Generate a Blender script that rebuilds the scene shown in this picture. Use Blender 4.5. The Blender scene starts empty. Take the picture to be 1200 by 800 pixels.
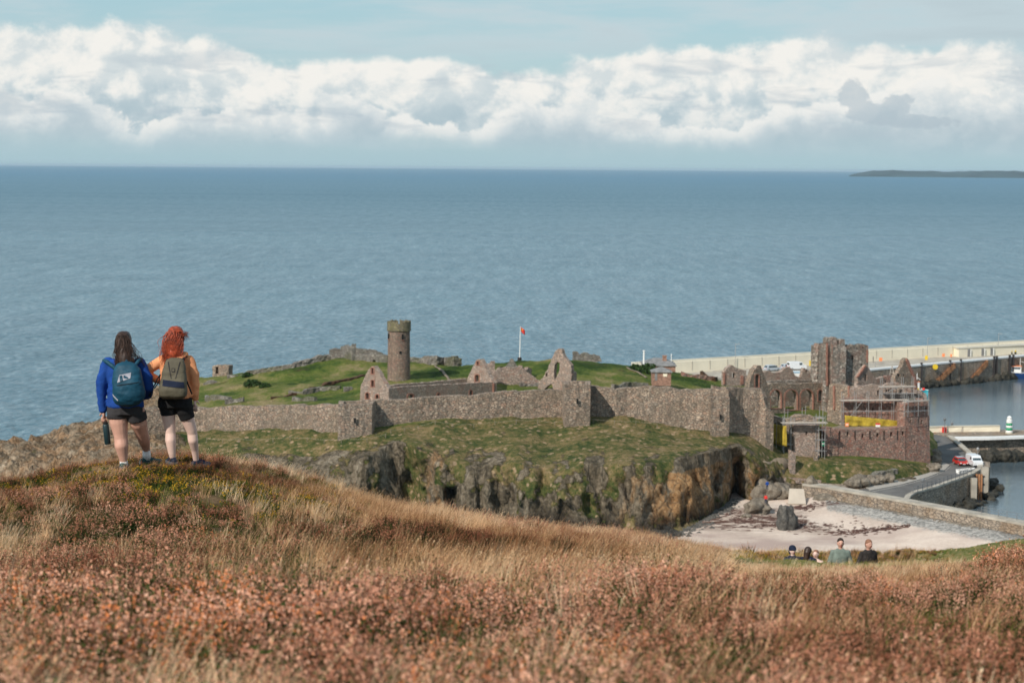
import bpy, bmesh, math, random
import numpy as np
from mathutils import Vector, Matrix, noise as mn
from mathutils.bvhtree import BVHTree
from mathutils.geometry import tessellate_polygon
random.seed(7); RNG = np.random.default_rng(11)
S = bpy.context.scene; COL = S.collection
R = math.radians
# ------------------------------------------------------------------ camera
F = 2400.0; H = 60.0
PITCH = math.atan((400-196.6)/F); ROLL = R(0.43)
fw = Vector((0, math.cos(PITCH), -math.sin(PITCH)))
r0 = Vector((1, 0, 0)); u0 = r0.cross(fw)
rt = r0*math.cos(ROLL)+u0*math.sin(ROLL); up = u0*math.cos(ROLL)-r0*math.sin(ROLL)
EYE = Vector((0, 0, H))
cam = bpy.data.cameras.new('camera'); co = bpy.data.objects.new('camera', cam); COL.objects.link(co)
co.matrix_world = Matrix((( rt.x, up.x, -fw.x, 0), (rt.y, up.y, -fw.y, 0), (rt.z, up.z, -fw.z, H), (0, 0, 0, 1)))
cam.lens = 72; cam.sensor_width = 36; cam.clip_start = 0.3; cam.clip_end = 200000
cam.dof.use_dof = True; cam.dof.focus_distance = 30; cam.dof.aperture_fstop = 4.0
S.camera = co
# ------------------------------------------------------------------ light
SUN_EL = 36; SUN_AZ = -143           # degrees, clockwise from +Y: behind the camera and to the left
sdir = Vector((math.sin(R(SUN_AZ))*math.cos(R(SUN_EL)), math.cos(R(SUN_AZ))*math.cos(R(SUN_EL)), math.sin(R(SUN_EL))))
sl = bpy.data.lights.new('sun', 'SUN'); sl.energy = 4.2; sl.angle = R(0.6); sl.color = (1.0, 0.93, 0.83)
so = bpy.data.objects.new('sun', sl); COL.objects.link(so); so.rotation_euler = sdir.to_track_quat('Z', 'Y').to_euler(); so.location = (-50, -50, 120)
S.view_settings.view_transform = 'Standard'; S.view_settings.look = 'None'; S.view_settings.exposure = 0.0; S.view_settings.gamma = 1.0

# node helper -------------------------------------------------------
class NT:
    def __init__(s, tree): s.t = tree; s.n = tree.nodes; s.l = tree.links
    def new(s, ty, **kw):
        n = s.n.new(ty)
        for k, v in kw.items(): setattr(n, k, v)
        return n
    def put(s, sock, v):
        if isinstance(v, bpy.types.NodeSocket): s.l.new(v, sock)
        elif v is not None:
            if isinstance(v, (tuple, list)) and sock.type == 'RGBA' and len(v) == 3: v = (*v, 1)
            sock.default_value = v
    def m(s, op, a, b=None, c=None, clamp=False):
        n = s.new('ShaderNodeMath', operation=op, use_clamp=clamp)
        for i, v in enumerate((a, b, c)):
            if v is not None: s.put(n.inputs[i], v)
        return n.outputs[0]
    def vm(s, op, a, b=None):
        n = s.new('ShaderNodeVectorMath', operation=op); s.put(n.inputs[0], a)
        if b is not None: s.put(n.inputs[1], b)
        return n.outputs['Value'] if op in ('DOT_PRODUCT', 'LENGTH') else n.outputs[0]
    def noise(s, vec, scale, detail=5, rough=.55, dist=0):
        n = s.new('ShaderNodeTexNoise'); s.put(n.inputs['Vector'], vec); n.inputs['Scale'].default_value = scale
        n.inputs['Detail'].default_value = detail; n.inputs['Roughness'].default_value = rough; n.inputs['Distortion'].default_value = dist
        return n.outputs['Fac']
    def vor(s, vec, scale, feat='F1', out='Color', rnd=1):
        n = s.new('ShaderNodeTexVoronoi', feature=feat); s.put(n.inputs['Vector'], vec); n.inputs['Scale'].default_value = scale
        n.inputs['Randomness'].default_value = rnd
        return n.outputs[out]
    def ss(s, v, a, b, lo=0., hi=1.):
        n = s.new('ShaderNodeMapRange', interpolation_type='SMOOTHSTEP'); s.put(n.inputs[0], v)
        n.inputs[1].default_value = a; n.inputs[2].default_value = b; n.inputs[3].default_value = lo; n.inputs[4].default_value = hi
        return n.outputs[0]
    def mix(s, f, a, b, mode='MIX'):
        n = s.new('ShaderNodeMix', data_type='RGBA', blend_type=mode); s.put(n.inputs[0], f); s.put(n.inputs[6], a); s.put(n.inputs[7], b)
        return n.outputs[2]
    def ramp(s, f, stops, interp='LINEAR'):
        n = s.new('ShaderNodeValToRGB'); n.color_ramp.interpolation = interp; s.put(n.inputs[0], f); e = n.color_ramp.elements
        while len(e) < len(stops): e.new(.5)
        for i, (p, c) in enumerate(stops):
            e[i].position = p; e[i].color = (*c, 1) if isinstance(c, (tuple, list)) else (c, c, c, 1)
        return n.outputs[0]
    def sep(s, v):
        n = s.new('ShaderNodeSeparateXYZ'); s.put(n.inputs[0], v); return n.outputs
    def scale(s, v, xyz):
        n = s.new('ShaderNodeMapping'); s.put(n.inputs[0], v); n.inputs['Scale'].default_value = xyz; return n.outputs[0]
    def bump(s, h, strength=.5, dist=.1, nrm=None):
        n = s.new('ShaderNodeBump'); s.put(n.inputs['Height'], h); n.inputs['Strength'].default_value = strength; n.inputs['Distance'].default_value = dist
        if nrm is not None: s.put(n.inputs['Normal'], nrm)
        return n.outputs[0]

# ------------------------------------------------------------------ world: physical sky with a bank of cloud over the horizon
W = bpy.data.worlds.new("World"); S.world = W; W.use_nodes = True
g = NT(W.node_tree); g.n.clear()
sky = g.new('ShaderNodeTexSky', sky_type='NISHITA', sun_disc=False)
sky.sun_elevation = R(SUN_EL); sky.sun_rotation = R(SUN_AZ); sky.altitude = 60; sky.air_density = 1.0; sky.dust_density = 0.6; sky.ozone_density = 1.5
WS = 0.10
tc = g.new('ShaderNodeTexCoord'); d = g.vm('NORMALIZE', tc.outputs['Generated']); dx, dy, dz = g.sep(d)
az = g.m('ARCTAN2', dx, dy)
U = g.m('MULTIPLY', az, F); V = g.m('MULTIPLY', g.m('ARCSINE', dz), F)       # in photo pixels from the centre line and the horizon
def cl(r, g_, b): return (r/WS, g_/WS, b/WS)
base = g.mix(0.80, sky.outputs[0], g.ramp(g.m('DIVIDE', V, 1600, clamp=True), [(0, cl(.40, .585, .665)), (.04, cl(.44, .61, .67)), (.12, cl(.38, .60, .68)), (.35, cl(.26, .46, .62)), (1, cl(.14, .30, .52))]))
vs = g.scale(d, (1, 1, 1.25))
n1 = g.noise(vs, 27, 13, .58, .12)
n1b = g.noise(g.vm('ADD', vs, (-.0065, 0, .0075)), 27, 13, .58, .12)
n2 = g.noise(vs, 70, 6, .6)
top = g.m('MULTIPLY', g.ramp(g.m('MULTIPLY_ADD', U, 1/1400, .5, clamp=True),
     [(.0, .14), (.07, .160), (.17, .158), (.24, .150), (.33, .126), (.44, .122), (.52, .120), (.60, .138), (.68, .150), (.78, .150), (1, .145)], 'EASE'), 1000)
edge = g.m('ADD', g.m('MULTIPLY', g.m('SUBTRACT', n1, .5), 80), g.m('SUBTRACT', top, V))
c1 = g.ss(edge, -2, 13)
base_fade = g.ss(g.m('ADD', V, g.m('MULTIPLY', g.m('SUBTRACT', g.noise(g.scale(d, (1, 1, 5)), 14, 5), .5), 60)), 6, 42)
c1 = g.m('MULTIPLY', c1, base_fade)
lit = g.ss(g.m('SUBTRACT', n1, n1b), -.10, .09)
hgt = g.ss(g.m('ADD', V, g.m('MULTIPLY', g.m('SUBTRACT', n1, .5), 130)), 34, 98)
bright = g.m('ADD', g.m('MULTIPLY', lit, .42), g.m('MULTIPLY', hgt, .62), clamp=True)
ccol = g.ramp(bright, [(0, cl(.43, .545, .60)), (.3, cl(.50, .60, .645)), (.58, cl(.63, .70, .72)), (.8, cl(.80, .82, .80)), (1, cl(.90, .885, .84))])
# thin grey sheets above
n3 = g.noise(g.scale(d, (1, 1, 6.5)), 7, 7, .56, .2)
c2 = g.m('MULTIPLY', g.ss(n3, .36, .58), g.ss(V, 95, 160)); c2 = g.m('MULTIPLY', c2, .85)
sheet = g.mix(g.ss(n3, .5, .75), cl(.56, .66, .70), cl(.50, .58, .62))
# grey streaks and small towers in front of the white bank
n4 = g.noise(g.scale(d, (1, 1, 4.5)), 17, 6, .55, .3)
c3 = g.m('MULTIPLY', g.ss(n4, .52, .66), g.m('MULTIPLY', g.ss(V, 20, 60), g.ss(V, 150, 105))); c3 = g.m('MULTIPLY', c3, .62)
def blob(u, v, ru, rv):
    a = g.m('POWER', g.m('DIVIDE', g.m('SUBTRACT', U, u), ru), 2.); b = g.m('POWER', g.m('DIVIDE', g.m('SUBTRACT', V, v), rv), 2.)
    return g.m('EXPONENT', g.m('MULTIPLY', g.m('ADD', a, b), -1.))
tw = None
for b in [(392, 86, 18, 20), (410, 66, 30, 15), (440, 74, 22, 14), (455, 56, 70, 9)]:
    q = blob(*b); tw = q if tw is None else g.m('MAXIMUM', tw, q)
ctw = g.ss(g.m('ADD', tw, g.m('MULTIPLY', g.m('SUBTRACT', g.noise(vs, 85, 8, .62), .5), 1.5)), .36, .56)
nF = g.noise(g.vm('ADD', vs, (3.1, 1.7, .4)), 44, 12, .60, .1); nL = g.noise(g.scale(d, (1, 1, .6)), 9, 3, .5)
edF = g.m('ADD', g.m('MULTIPLY', g.m('SUBTRACT', nF, .5), 105), g.m('SUBTRACT', g.m('MULTIPLY_ADD', g.m('SUBTRACT', nL, .5), 260, 76), V))
cF = g.m('MULTIPLY', g.ss(edF, 0, 9), base_fade); nFb = g.noise(g.vm('ADD', vs, (3.094, 1.7, .407)), 44, 12, .60, .1)
bF = g.m('ADD', g.m('MULTIPLY', g.ss(edF, 62, 4), .72), g.m('MULTIPLY', g.ss(g.m('SUBTRACT', nF, nFb), -.10, .12), .38), clamp=True)
colF = g.ramp(bF, [(0, cl(.45, .555, .61)), (.35, cl(.52, .61, .655)), (.62, cl(.66, .72, .74)), (.85, cl(.80, .82, .805)), (1, cl(.87, .87, .84))])
c = g.mix(c2, base, sheet); c = g.mix(c1, c, ccol); c = g.mix(g.m('MULTIPLY', cF, .9), c, colF); c = g.mix(c3, c, cl(.46, .55, .61)); c = g.mix(g.m('MULTIPLY', ctw, .62), c, cl(.43, .52, .58))
low = g.ss(V, 52, 3); c = g.mix(g.m('MULTIPLY', low, .72), c, cl(.40, .57, .635))
under = g.ss(V, -2, -30); c = g.mix(under, c, cl(.12, .2, .25))
bg = g.new('ShaderNodeBackground'); g.put(bg.inputs[0], c); bg.inputs[1].default_value = WS
g.l.new(bg.outputs[0], g.new('ShaderNodeOutputWorld').inputs[0])

# ------------------------------------------------------------------ helpers
def ray(px, py): return fw+rt*((px-600)/F)-up*((py-400)/F)
def PZ(px, py, z): r = ray(px, py); return EYE+r*((z-H)/r.z)
def PY(px, py, y): r = ray(px, py); return EYE+r*(y/r.y)
def proj(p):
    v = Vector(p)-EYE; dd = v.dot(fw); return 600+F*v.dot(rt)/dd, 400-F*v.dot(up)/dd
def plan(px, py, z): p = PZ(px, py, z); return (p.x, p.y)
def hsh(i, j, k, s):
    n = (i*73856093) ^ (j*19349663) ^ (k*83492791) ^ (s*2654435761); n = (n ^ (n >> 13))*1274126177 & 0x7fffffff; n = (n ^ (n >> 16))
    return (n & 0xffff)/65535.
def vnoise(x, y, z=0., seed=0):
    x, y, z = np.broadcast_arrays(np.asarray(x, float), np.asarray(y, float), np.asarray(z, float))
    i, j, k = np.floor(x).astype(np.int64), np.floor(y).astype(np.int64), np.floor(z).astype(np.int64)
    a, b, c = x-i, y-j, z-k; a = a*a*(3-2*a); b = b*b*(3-2*b); c = c*c*(3-2*c); o = 0
    for di in (0, 1):
        for dj in (0, 1):
            for dk in (0, 1):
                o = o+hsh(i+di, j+dj, k+dk, seed)*(a if di else 1-a)*(b if dj else 1-b)*(c if dk else 1-c)
    return o*2-1
def fbm(x, y, z=0., seed=0, oct=4, gain=.5):
    o, am, fr = 0, 1., 1.
    for q in range(oct): o = o+am*vnoise(np.asarray(x)*fr, np.asarray(y)*fr, np.asarray(z)*fr, seed+q); am *= gain; fr *= 2.03
    return o
def prop(o, label=None, cat=None, group=None, kind=None):
    if label: o['label'] = label
    if cat: o['category'] = cat
    if group: o['group'] = group
    if kind: o['kind'] = kind
    return o
def thing(name, label, cat, loc, group=None, rz=0):
    o = bpy.data.objects.new(name, None); COL.objects.link(o); o.location = loc; o.rotation_euler.z = rz; o.empty_display_size = .5
    return prop(o, label, cat, group)
def raw(name, vs, fs, mat, parent=None, smooth=False, local=False, loc=None):
    """verts in world metres unless local; origin at the parent's or at loc"""
    vs = [tuple(v) for v in vs]
    me = bpy.data.meshes.new(name)
    off = Vector((0, 0, 0))
    if parent is not None and not local: off = parent_world(parent)
    elif loc is not None: off = Vector(loc)
    me.from_pydata([(v[0]-off.x, v[1]-off.y, v[2]-off.z) for v in vs], [], fs)
    if smooth: me.polygons.foreach_set('use_smooth', [True]*len(me.polygons))
    me.materials.append(mat); me.update()
    o = bpy.data.objects.new(name, me); COL.objects.link(o)
    if parent is not None: o.parent = parent
    elif loc is not None and not local: o.location = off
    return o
def parent_world(p):
    v = Vector((0, 0, 0))
    while p is not None: v = v+Vector(p.location); p = p.parent
    return v
class MB:
    """collects simple shapes into one mesh"""
    def __init__(s): s.v = []; s.f = []
    def add(s, vs, fs): k = len(s.v); s.v += [tuple(v) for v in vs]; s.f += [tuple(i+k for i in f) for f in fs]; return s
    def box(s, c, size, rz=0, bevel=0):
        x, y, z = [q/2 for q in size]; cs, sn = math.cos(rz), math.sin(rz)
        vs = [(a*x, b*y, e*z) for e in (-1, 1) for a, b in ((-1, -1), (1, -1), (1, 1), (-1, 1))]
        vs = [(c[0]+a*cs-b*sn, c[1]+a*sn+b*cs, c[2]+e) for a, b, e in vs]
        return s.add(vs, [(3, 2, 1, 0), (4, 5, 6, 7), (0, 1, 5, 4), (1, 2, 6, 5), (2, 3, 7, 6), (3, 0, 4, 7)])
    def tube(s, p, q, r, r2=None, n=6, caps=True):
        p, q = Vector(p), Vector(q); r2 = r if r2 is None else r2; d = (q-p).normalized()
        a = d.orthogonal().normalized(); b = d.cross(a); vs = []
        for o, rr in ((p, r), (q, r2)):
            for i in range(n): t = 2*math.pi*i/n; vs.append(o+a*rr*math.cos(t)+b*rr*math.sin(t))
        fs = [(i, (i+1) % n, n+(i+1) % n, n+i) for i in range(n)]
        if caps: fs += [tuple(range(n-1, -1, -1)), tuple(range(n, 2*n))]
        return s.add(vs, fs)
    def lathe(s, c, prof, n=20, jit=0, sx=1, sy=1):
        vs = []; 
        for r, z in prof:
            for i in range(n):
                t = 2*math.pi*i/n; rr = r*(1+jit*random.uniform(-1, 1)); vs.append((c[0]+rr*math.cos(t)*sx, c[1]+rr*math.sin(t)*sy, c[2]+z))
        m = len(prof); fs = [(k*n+i, k*n+(i+1) % n, (k+1)*n+(i+1) % n, (k+1)*n+i) for k in range(m-1) for i in range(n)]
        fs += [tuple(range(n-1, -1, -1)), tuple(range((m-1)*n, m*n))]
        return s.add(vs, fs)
    def ell(s, c, r, n=12, m=8, rot=None):
        vs = []
        for k in range(m+1):
            ph = math.pi*k/m
            for i in range(n):
                t = 2*math.pi*i/n; v = Vector((r[0]*math.sin(ph)*math.cos(t), r[1]*math.sin(ph)*math.sin(t), r[2]*math.cos(ph)))
                if rot is not None: v = rot @ v
                vs.append(Vector(c)+v)
        return s.add(vs, [(k*n+i, (k+1)*n+i, (k+1)*n+(i+1) % n, k*n+(i+1) % n) for k in range(m) for i in range(n)])
    def cap(s, p, q, r, r2, n=12): s.tube(p, q, r, r2, n); s.ell(p, (r,)*3, n, 8); return s.ell(q, (r2,)*3, n, 8)
    def prism(s, pts, z0, z1):
        n = len(pts); a = sum(pts[i][0]*pts[(i+1) % n][1]-pts[(i+1) % n][0]*pts[i][1] for i in range(n))
        if a < 0: pts = pts[::-1]
        return s.add([(x, y, z0) for x, y in pts]+[(x, y, z1) for x, y in pts], [tuple(range(n-1, -1, -1)), tuple(range(n, 2*n))]+[(i, (i+1) % n, n+(i+1) % n, n+i) for i in range(n)])
    def build(s, name, mat, parent=None, smooth=False, **k): return raw(name, s.v, s.f, mat, parent, smooth, **k)
def remesh(mb, vox, smooth=4):
    me = bpy.data.meshes.new('t'); me.from_pydata(mb.v, [], mb.f)
    bm = bmesh.new(); bm.from_mesh(me); bmesh.ops.remove_doubles(bm, verts=bm.verts, dist=1e-5); bmesh.ops.recalc_face_normals(bm, faces=bm.faces); bm.to_mesh(me); bm.free()
    o = bpy.data.objects.new('t', me); COL.objects.link(o)
    md = o.modifiers.new('r', 'REMESH'); md.mode = 'VOXEL'; md.voxel_size = vox
    if smooth: sm = o.modifiers.new('s', 'SMOOTH'); sm.factor = .5; sm.iterations = smooth
    dg = bpy.context.evaluated_depsgraph_get(); ev = o.evaluated_get(dg); m2 = ev.to_mesh()
    v = np.empty(len(m2.vertices)*3); m2.vertices.foreach_get('co', v); v = v.reshape(-1, 3); f = [tuple(p.vertices) for p in m2.polygons]
    ev.to_mesh_clear(); bpy.data.objects.remove(o); bpy.data.meshes.remove(me)
    return v, f

# ------------------------------------------------------------------ materials
def mat(name, col=(.5, .5, .5), rough=.8, var=.12, vscale=3., metal=0, bump=0, bscale=20, spec=.3, coords='Object'):
    m = bpy.data.materials.new(name); m.use_nodes = True; q = NT(m.node_tree); b = q.n['Principled BSDF']
    tcn = q.new('ShaderNodeTexCoord').outputs[coords]
    n = q.noise(tcn, vscale, 5, .6); v = q.ss(n, .3, .7)
    c = q.mix(v, tuple(x*(1-var) for x in col), tuple(min(1, x*(1+var)) for x in col)); q.put(b.inputs['Base Color'], c)
    b.inputs['Roughness'].default_value = rough; b.inputs['Metallic'].default_value = metal; b.inputs['Specular IOR Level'].default_value = spec
    if bump: q.put(b.inputs['Normal'], q.bump(q.noise(tcn, bscale, 5, .6), bump, .02))
    return m
def stone(name, cols, mortar=(.16, .14, .12), size=.5, patch=((.2, .17, .13), .35), red=0, zs=1.5, stain=.35):
    """rubble masonry: irregular stones, recessed joints, weathered patches"""
    m = bpy.data.materials.new(name); m.use_nodes = True; q = NT(m.node_tree); b = q.n['Principled BSDF']
    tcn = q.new('ShaderNodeTexCoord').outputs['Object']
    warp = q.vm('SCALE', q.new('ShaderNodeTexNoise').outputs['Color'])
    wn = q.new('ShaderNodeTexNoise'); q.put(wn.inputs['Vector'], tcn); wn.inputs['Scale'].default_value = .8
    v = q.vm('ADD', tcn, q.vm('MULTIPLY', wn.outputs['Color'], (.5, .5, .5))); v = q.scale(v, (1, 1, zs))
    ccell = q.sep(q.vor(v, 1/size))[0]; ccell2 = q.sep(q.vor(v, 1/size))[1]
    col = q.ramp(ccell, [(i/(len(cols)-1), c) for i, c in enumerate(cols)], 'LINEAR')
    col = q.mix(q.m('MULTIPLY', ccell2, .5), col, q.mix(1, col, (1.45, 1.4, 1.35), 'MULTIPLY'))
    edge = q.vor(v, 1/size, 'DISTANCE_TO_EDGE', 'Distance'); j = q.ss(edge, .02, .10)
    col = q.mix(j, mortar, col)
    big = q.ss(q.noise(tcn, .18, 6, .62), .46, .62); col = q.mix(q.m('MULTIPLY', big, patch[1]), col, patch[0])
    fine = q.noise(tcn, 5, 6, .7); col = q.mix(.45, col, q.mix(1, col, q.ramp(fine, [(.25, .35), (.75, 1.6)]), 'MULTIPLY'))
    st = q.ss(q.noise(q.scale(tcn, (1, 1, .22)), .9, 5, .65), .5, .72); col = q.mix(q.m('MULTIPLY', st, stain), col, (.075, .07, .06))
    pale = q.ss(q.noise(tcn, 1.3, 4, .6), .62, .72); col = q.mix(q.m('MULTIPLY', pale, .45), col, (.50, .46, .40))
    if red: rr = q.ss(q.noise(tcn, .5, 5, .65), .5, .62); col = q.mix(q.m('MULTIPLY', rr, red), col, (.30, .115, .075))
    q.put(b.inputs['Base Color'], col); b.inputs['Roughness'].default_value = .95; b.inputs['Specular IOR Level'].default_value = .15
    hh = q.m('ADD', q.m('MULTIPLY', j, .7), q.m('MULTIPLY', fine, .5)); q.put(b.inputs['Normal'], q.bump(hh, .9, .12))
    return m
GREY = [(.17, .155, .135), (.30, .27, .235), (.235, .19, .155), (.37, .33, .28), (.27, .20, .16), (.21, .20, .18)]
M = {}
M['wall'] = stone('rubble_wall_stone', [tuple(v*k for v,k in zip(c,(1.20,1.08,.99))) for c in GREY], size=.52, stain=.5, mortar=(.15, .125, .10), patch=((.19, .155, .115), .5))
M['wall_red'] = stone('red_sandstone_rubble', [(.29, .155, .12), (.37, .22, .175), (.23, .165, .14), (.42, .29, .23), (.33, .15, .115)], mortar=(.16, .12, .10), size=.5, patch=((.2, .15, .12), .3), red=.35)
M['wall_pink'] = stone('church_stone', [(.31, .235, .195), (.40, .31, .26), (.27, .22, .19), (.45, .36, .30), (.34, .22, .17)], size=.5, red=.2, stain=.2, mortar=(.22, .18, .15), patch=((.30, .24, .19), .4))
M['tower'] = stone('round_tower_stone', [(.22, .155, .12), (.29, .21, .16), (.19, .145, .115), (.26, .155, .12)], size=.5, red=.12, patch=((.20, .17, .12), .45))
M['keep'] = stone('keep_stone', [(.15, .14, .12), (.30, .27, .235), (.23, .175, .145), (.44, .40, .35), (.28, .24, .20)], size=.62, red=.25, stain=.6, patch=((.13, .115, .09), .6))
M['lichen'] = stone('lichen_covered_stone', [(.17, .15, .09), (.24, .21, .13), (.14, .12, .085)], size=.5, patch=((.14, .14, .06), .6))
M['dressed'] = mat('red_sandstone_dressing', (.29, .145, .105), .9, .3, 2.5, bump=.4)
M['tump'] = stone('field_rubble', [(.13, .125, .11), (.22, .21, .19), (.17, .15, .13), (.27, .25, .22)], size=.7, patch=((.12, .12, .06), .6), zs=1.2)
M['harbour'] = stone('harbour_masonry', [(.30, .245, .19), (.38, .31, .245), (.24, .20, .16)], size=.9, zs=2, patch=((.25, .16, .09), .5), stain=.5)
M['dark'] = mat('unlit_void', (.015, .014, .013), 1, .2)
M['concrete'] = mat('pale_concrete', (.55, .51, .42), .9, .10, .25, bump=.2)
M['concrete2'] = mat('weathered_concrete', (.40, .36, .30), .92, .25, .4, bump=.3)
M['cream'] = mat('cream_parapet', (.80, .73, .58), .9, .08, .12, bump=.15)
M['white'] = mat('white_paint', (.78, .78, .76), .6, .06)
M['whitecar'] = mat('white_car_paint', (.72, .74, .76), .25, .03, spec=.5)
M['silver'] = mat('silver_car_paint', (.42, .46, .50), .3, .03, spec=.5)
M['redcar'] = mat('red_car_paint', (.55, .03, .02), .25, .05, spec=.5)
M['glass'] = mat('dark_car_glass', (.03, .05, .06), .1, .1, spec=.7)
M['tyre'] = mat('black_rubber', (.02, .02, .02), .8, .1)
M['lamp_red'] = mat('red_lamp_lens', (.5, .02, .02), .3, .1)
M['lamp_white'] = mat('clear_lamp_lens', (.8, .8, .78), .2, .05)
M['slate'] = mat('grey_slate_roof', (.22, .215, .21), .7, .25, 1.2, bump=.3)
M['brick'] = mat('red_brick', (.29, .17, .125), .9, .3, 3, bump=.3)
M['steel'] = mat('galvanised_tube', (.36, .35, .34), .45, .15, metal=.3)
M['board'] = mat('scaffold_board', (.50, .44, .38), .85, .2, 1.5)
M['net'] = mat('yellow_debris_netting', (.40, .29, .035), .8, .35, .9, bump=.5, bscale=3)
M['green'] = mat('green_paint', (.02, .30, .14), .6, .1)
M['orange'] = mat('orange_sign', (.80, .25, .10), .7, .08)
M['red'] = mat('red_sign', (.65, .04, .03), .7, .1)
M['blue'] = mat('navy_hull_paint', (.015, .05, .16), .4, .15)
M['teal'] = mat('turquoise_hull_paint', (.02, .28, .34), .5, .2)
M['yellow'] = mat('yellow_paint', (.70, .48, .03), .6, .1)
M['timber'] = mat('wet_dark_timber', (.035, .03, .03), .7, .4, 2)
M['rust'] = mat('rusty_ochre_stone', (.36, .17, .08), .95, .4, .8, bump=.5, bscale=4)
M['rope'] = mat('pale_rope', (.34, .30, .23), .9, .1)
M['post'] = mat('weathered_post', (.20, .17, .13), .9, .3)
M['rail'] = mat('grey_railing', (.16, .17, .18), .6, .2)
M['kerb'] = mat('stone_kerb', (.38, .35, .31), .9, .15)
M['path'] = mat('gravel_path', (.23, .18, .13), 1, .25, .8, bump=.4)

def terr_mat(name, fn):
    m = bpy.data.materials.new(name); m.use_nodes = True; q = NT(m.node_tree); b = q.n['Principled BSDF']
    tcn = q.new('ShaderNodeTexCoord').outputs['Object']; b.inputs['Roughness'].default_value = .97; b.inputs['Specular IOR Level'].default_value = .1
    col, hh, bs, bd = fn(q, tcn); q.put(b.inputs['Base Color'], col)
    q.put(b.inputs['Normal'], q.bump(hh, bs, bd)); return m
def f_isle(q, t):
    at = lambda n: q.new('ShaderNodeAttribute', attribute_name=n).outputs['Fac']
    rock, mead, och, wet = at('rock'), at('meadow'), at('ochre'), at('wet')
    x, y, z = q.sep(t)
    # rock
    rn = q.noise(q.scale(t, (1, 1, .35)), .35, 8, .65, .6); rn2 = q.noise(t, 1.6, 8, .7)
    rc = q.ramp(q.m('MULTIPLY_ADD', rn2, .5, q.m('MULTIPLY', rn, .5)), [(.34, (.026, .022, .016)), (.45, (.105, .085, .058)), (.54, (.215, .175, .125)), (.68, (.40, .345, .265))])
    oc = q.ss(q.m('ADD', q.noise(q.scale(t, (1, 1, .3)), .45, 6, .6), q.m('MULTIPLY', och, .24)), .58, .74)
    rc = q.mix(q.m('MULTIPLY', oc, q.m('MULTIPLY', och, .95)), rc, q.ramp(rn2, [(.3, (.13, .065, .028)), (.5, (.34, .19, .085)), (.7, (.46, .32, .18))]))
    cr = q.vor(q.scale(t, (1, 1, .3)), .55, 'DISTANCE_TO_EDGE', 'Distance'); rc = q.mix(q.ss(cr, .0, .05, .45, 1), (.05, .045, .038), rc)
    pl = at('pale'); rc = q.mix(pl, rc, q.mix(q.ss(q.noise(t, .25, 5, .6), .4, .62), q.mix(1, rc, (1.5, 1.42, 1.38), 'MULTIPLY'), q.mix(1, rc, (1.45, 1.12, .9), 'MULTIPLY')))
    rc = q.mix(wet, rc, q.mix(1, rc, (.28, .28, .30), 'MULTIPLY'))
    # rough grass: dark green, olive and pale dead tufts
    gn = q.noise(t, .22, 5, .6); gm = q.noise(t, 1.1, 4, .65); tf = q.vor(t, .75, 'F1', 'Distance')
    gc = q.ramp(q.m('ADD', q.m('MULTIPLY', gn, .5), q.m('MULTIPLY', gm, .5)), [(.38, (.028, .045, .014)), (.46, (.075, .080, .027)), (.54, (.15, .115, .05)), (.64, (.23, .165, .09))])
    tn = q.m('MULTIPLY', q.ss(tf, .36, .18), q.ss(q.noise(t, .5, 4, .6), .40, .52)); gc = q.mix(q.m('MULTIPLY', tn, .8), gc, (.36, .25, .16))
    gc = q.mix(q.ss(q.noise(t, 3.1, 3, .6), .56, .66), gc, (.025, .05, .012))
    # close meadow turf
    mc = q.ramp(q.m('MULTIPLY_ADD', q.noise(t, .09, 5, .6), .7, q.m('MULTIPLY', q.noise(t, 1.4, 4, .7), .3)), [(.40, (.024, .045, .010)), (.47, (.060, .090, .017)), (.535, (.115, .125, .032)), (.60, (.20, .165, .075)), (.68, (.29, .21, .12))])
    mc = q.mix(q.ss(q.noise(q.scale(t, (.35, 1, 1)), .35, 5, .65), .60, .67), mc, (.055, .045, .02))
    gc = q.mix(mead, gc, mc)
    rk = q.ss(q.m('ADD', rock, q.m('MULTIPLY', q.m('SUBTRACT', q.noise(t, .28, 8, .68), .5), 2.4)), .40, .56)
    col = q.mix(rk, gc, rc)
    hh = q.m('ADD', q.m('MULTIPLY', rn2, q.m('ADD', rk, .25)), q.m('MULTIPLY', q.m('MULTIPLY', q.ss(cr, 0, .1), rk), .35))
    return col, hh, .9, .55
M['isle'] = terr_mat('island_turf_and_rock', f_isle)
def f_fore(q, t):
    n = q.noise(t, 1.2, 6, .6); n2 = q.noise(t, 9, 5, .7)
    c = q.ramp(q.m('ADD', q.m('MULTIPLY', n, .6), q.m('MULTIPLY', n2, .4)), [(.35, (.03, .022, .012)), (.5, (.095, .06, .03)), (.62, (.17, .11, .06))])
    c = q.mix(q.new('ShaderNodeAttribute', attribute_name='lawn').outputs['Fac'], c, q.ramp(n, [(.35, (.10, .12, .03)), (.6, (.24, .20, .075))]))
    return c, n2, .8, .05
M['fore'] = terr_mat('heath_soil', f_fore)
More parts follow.
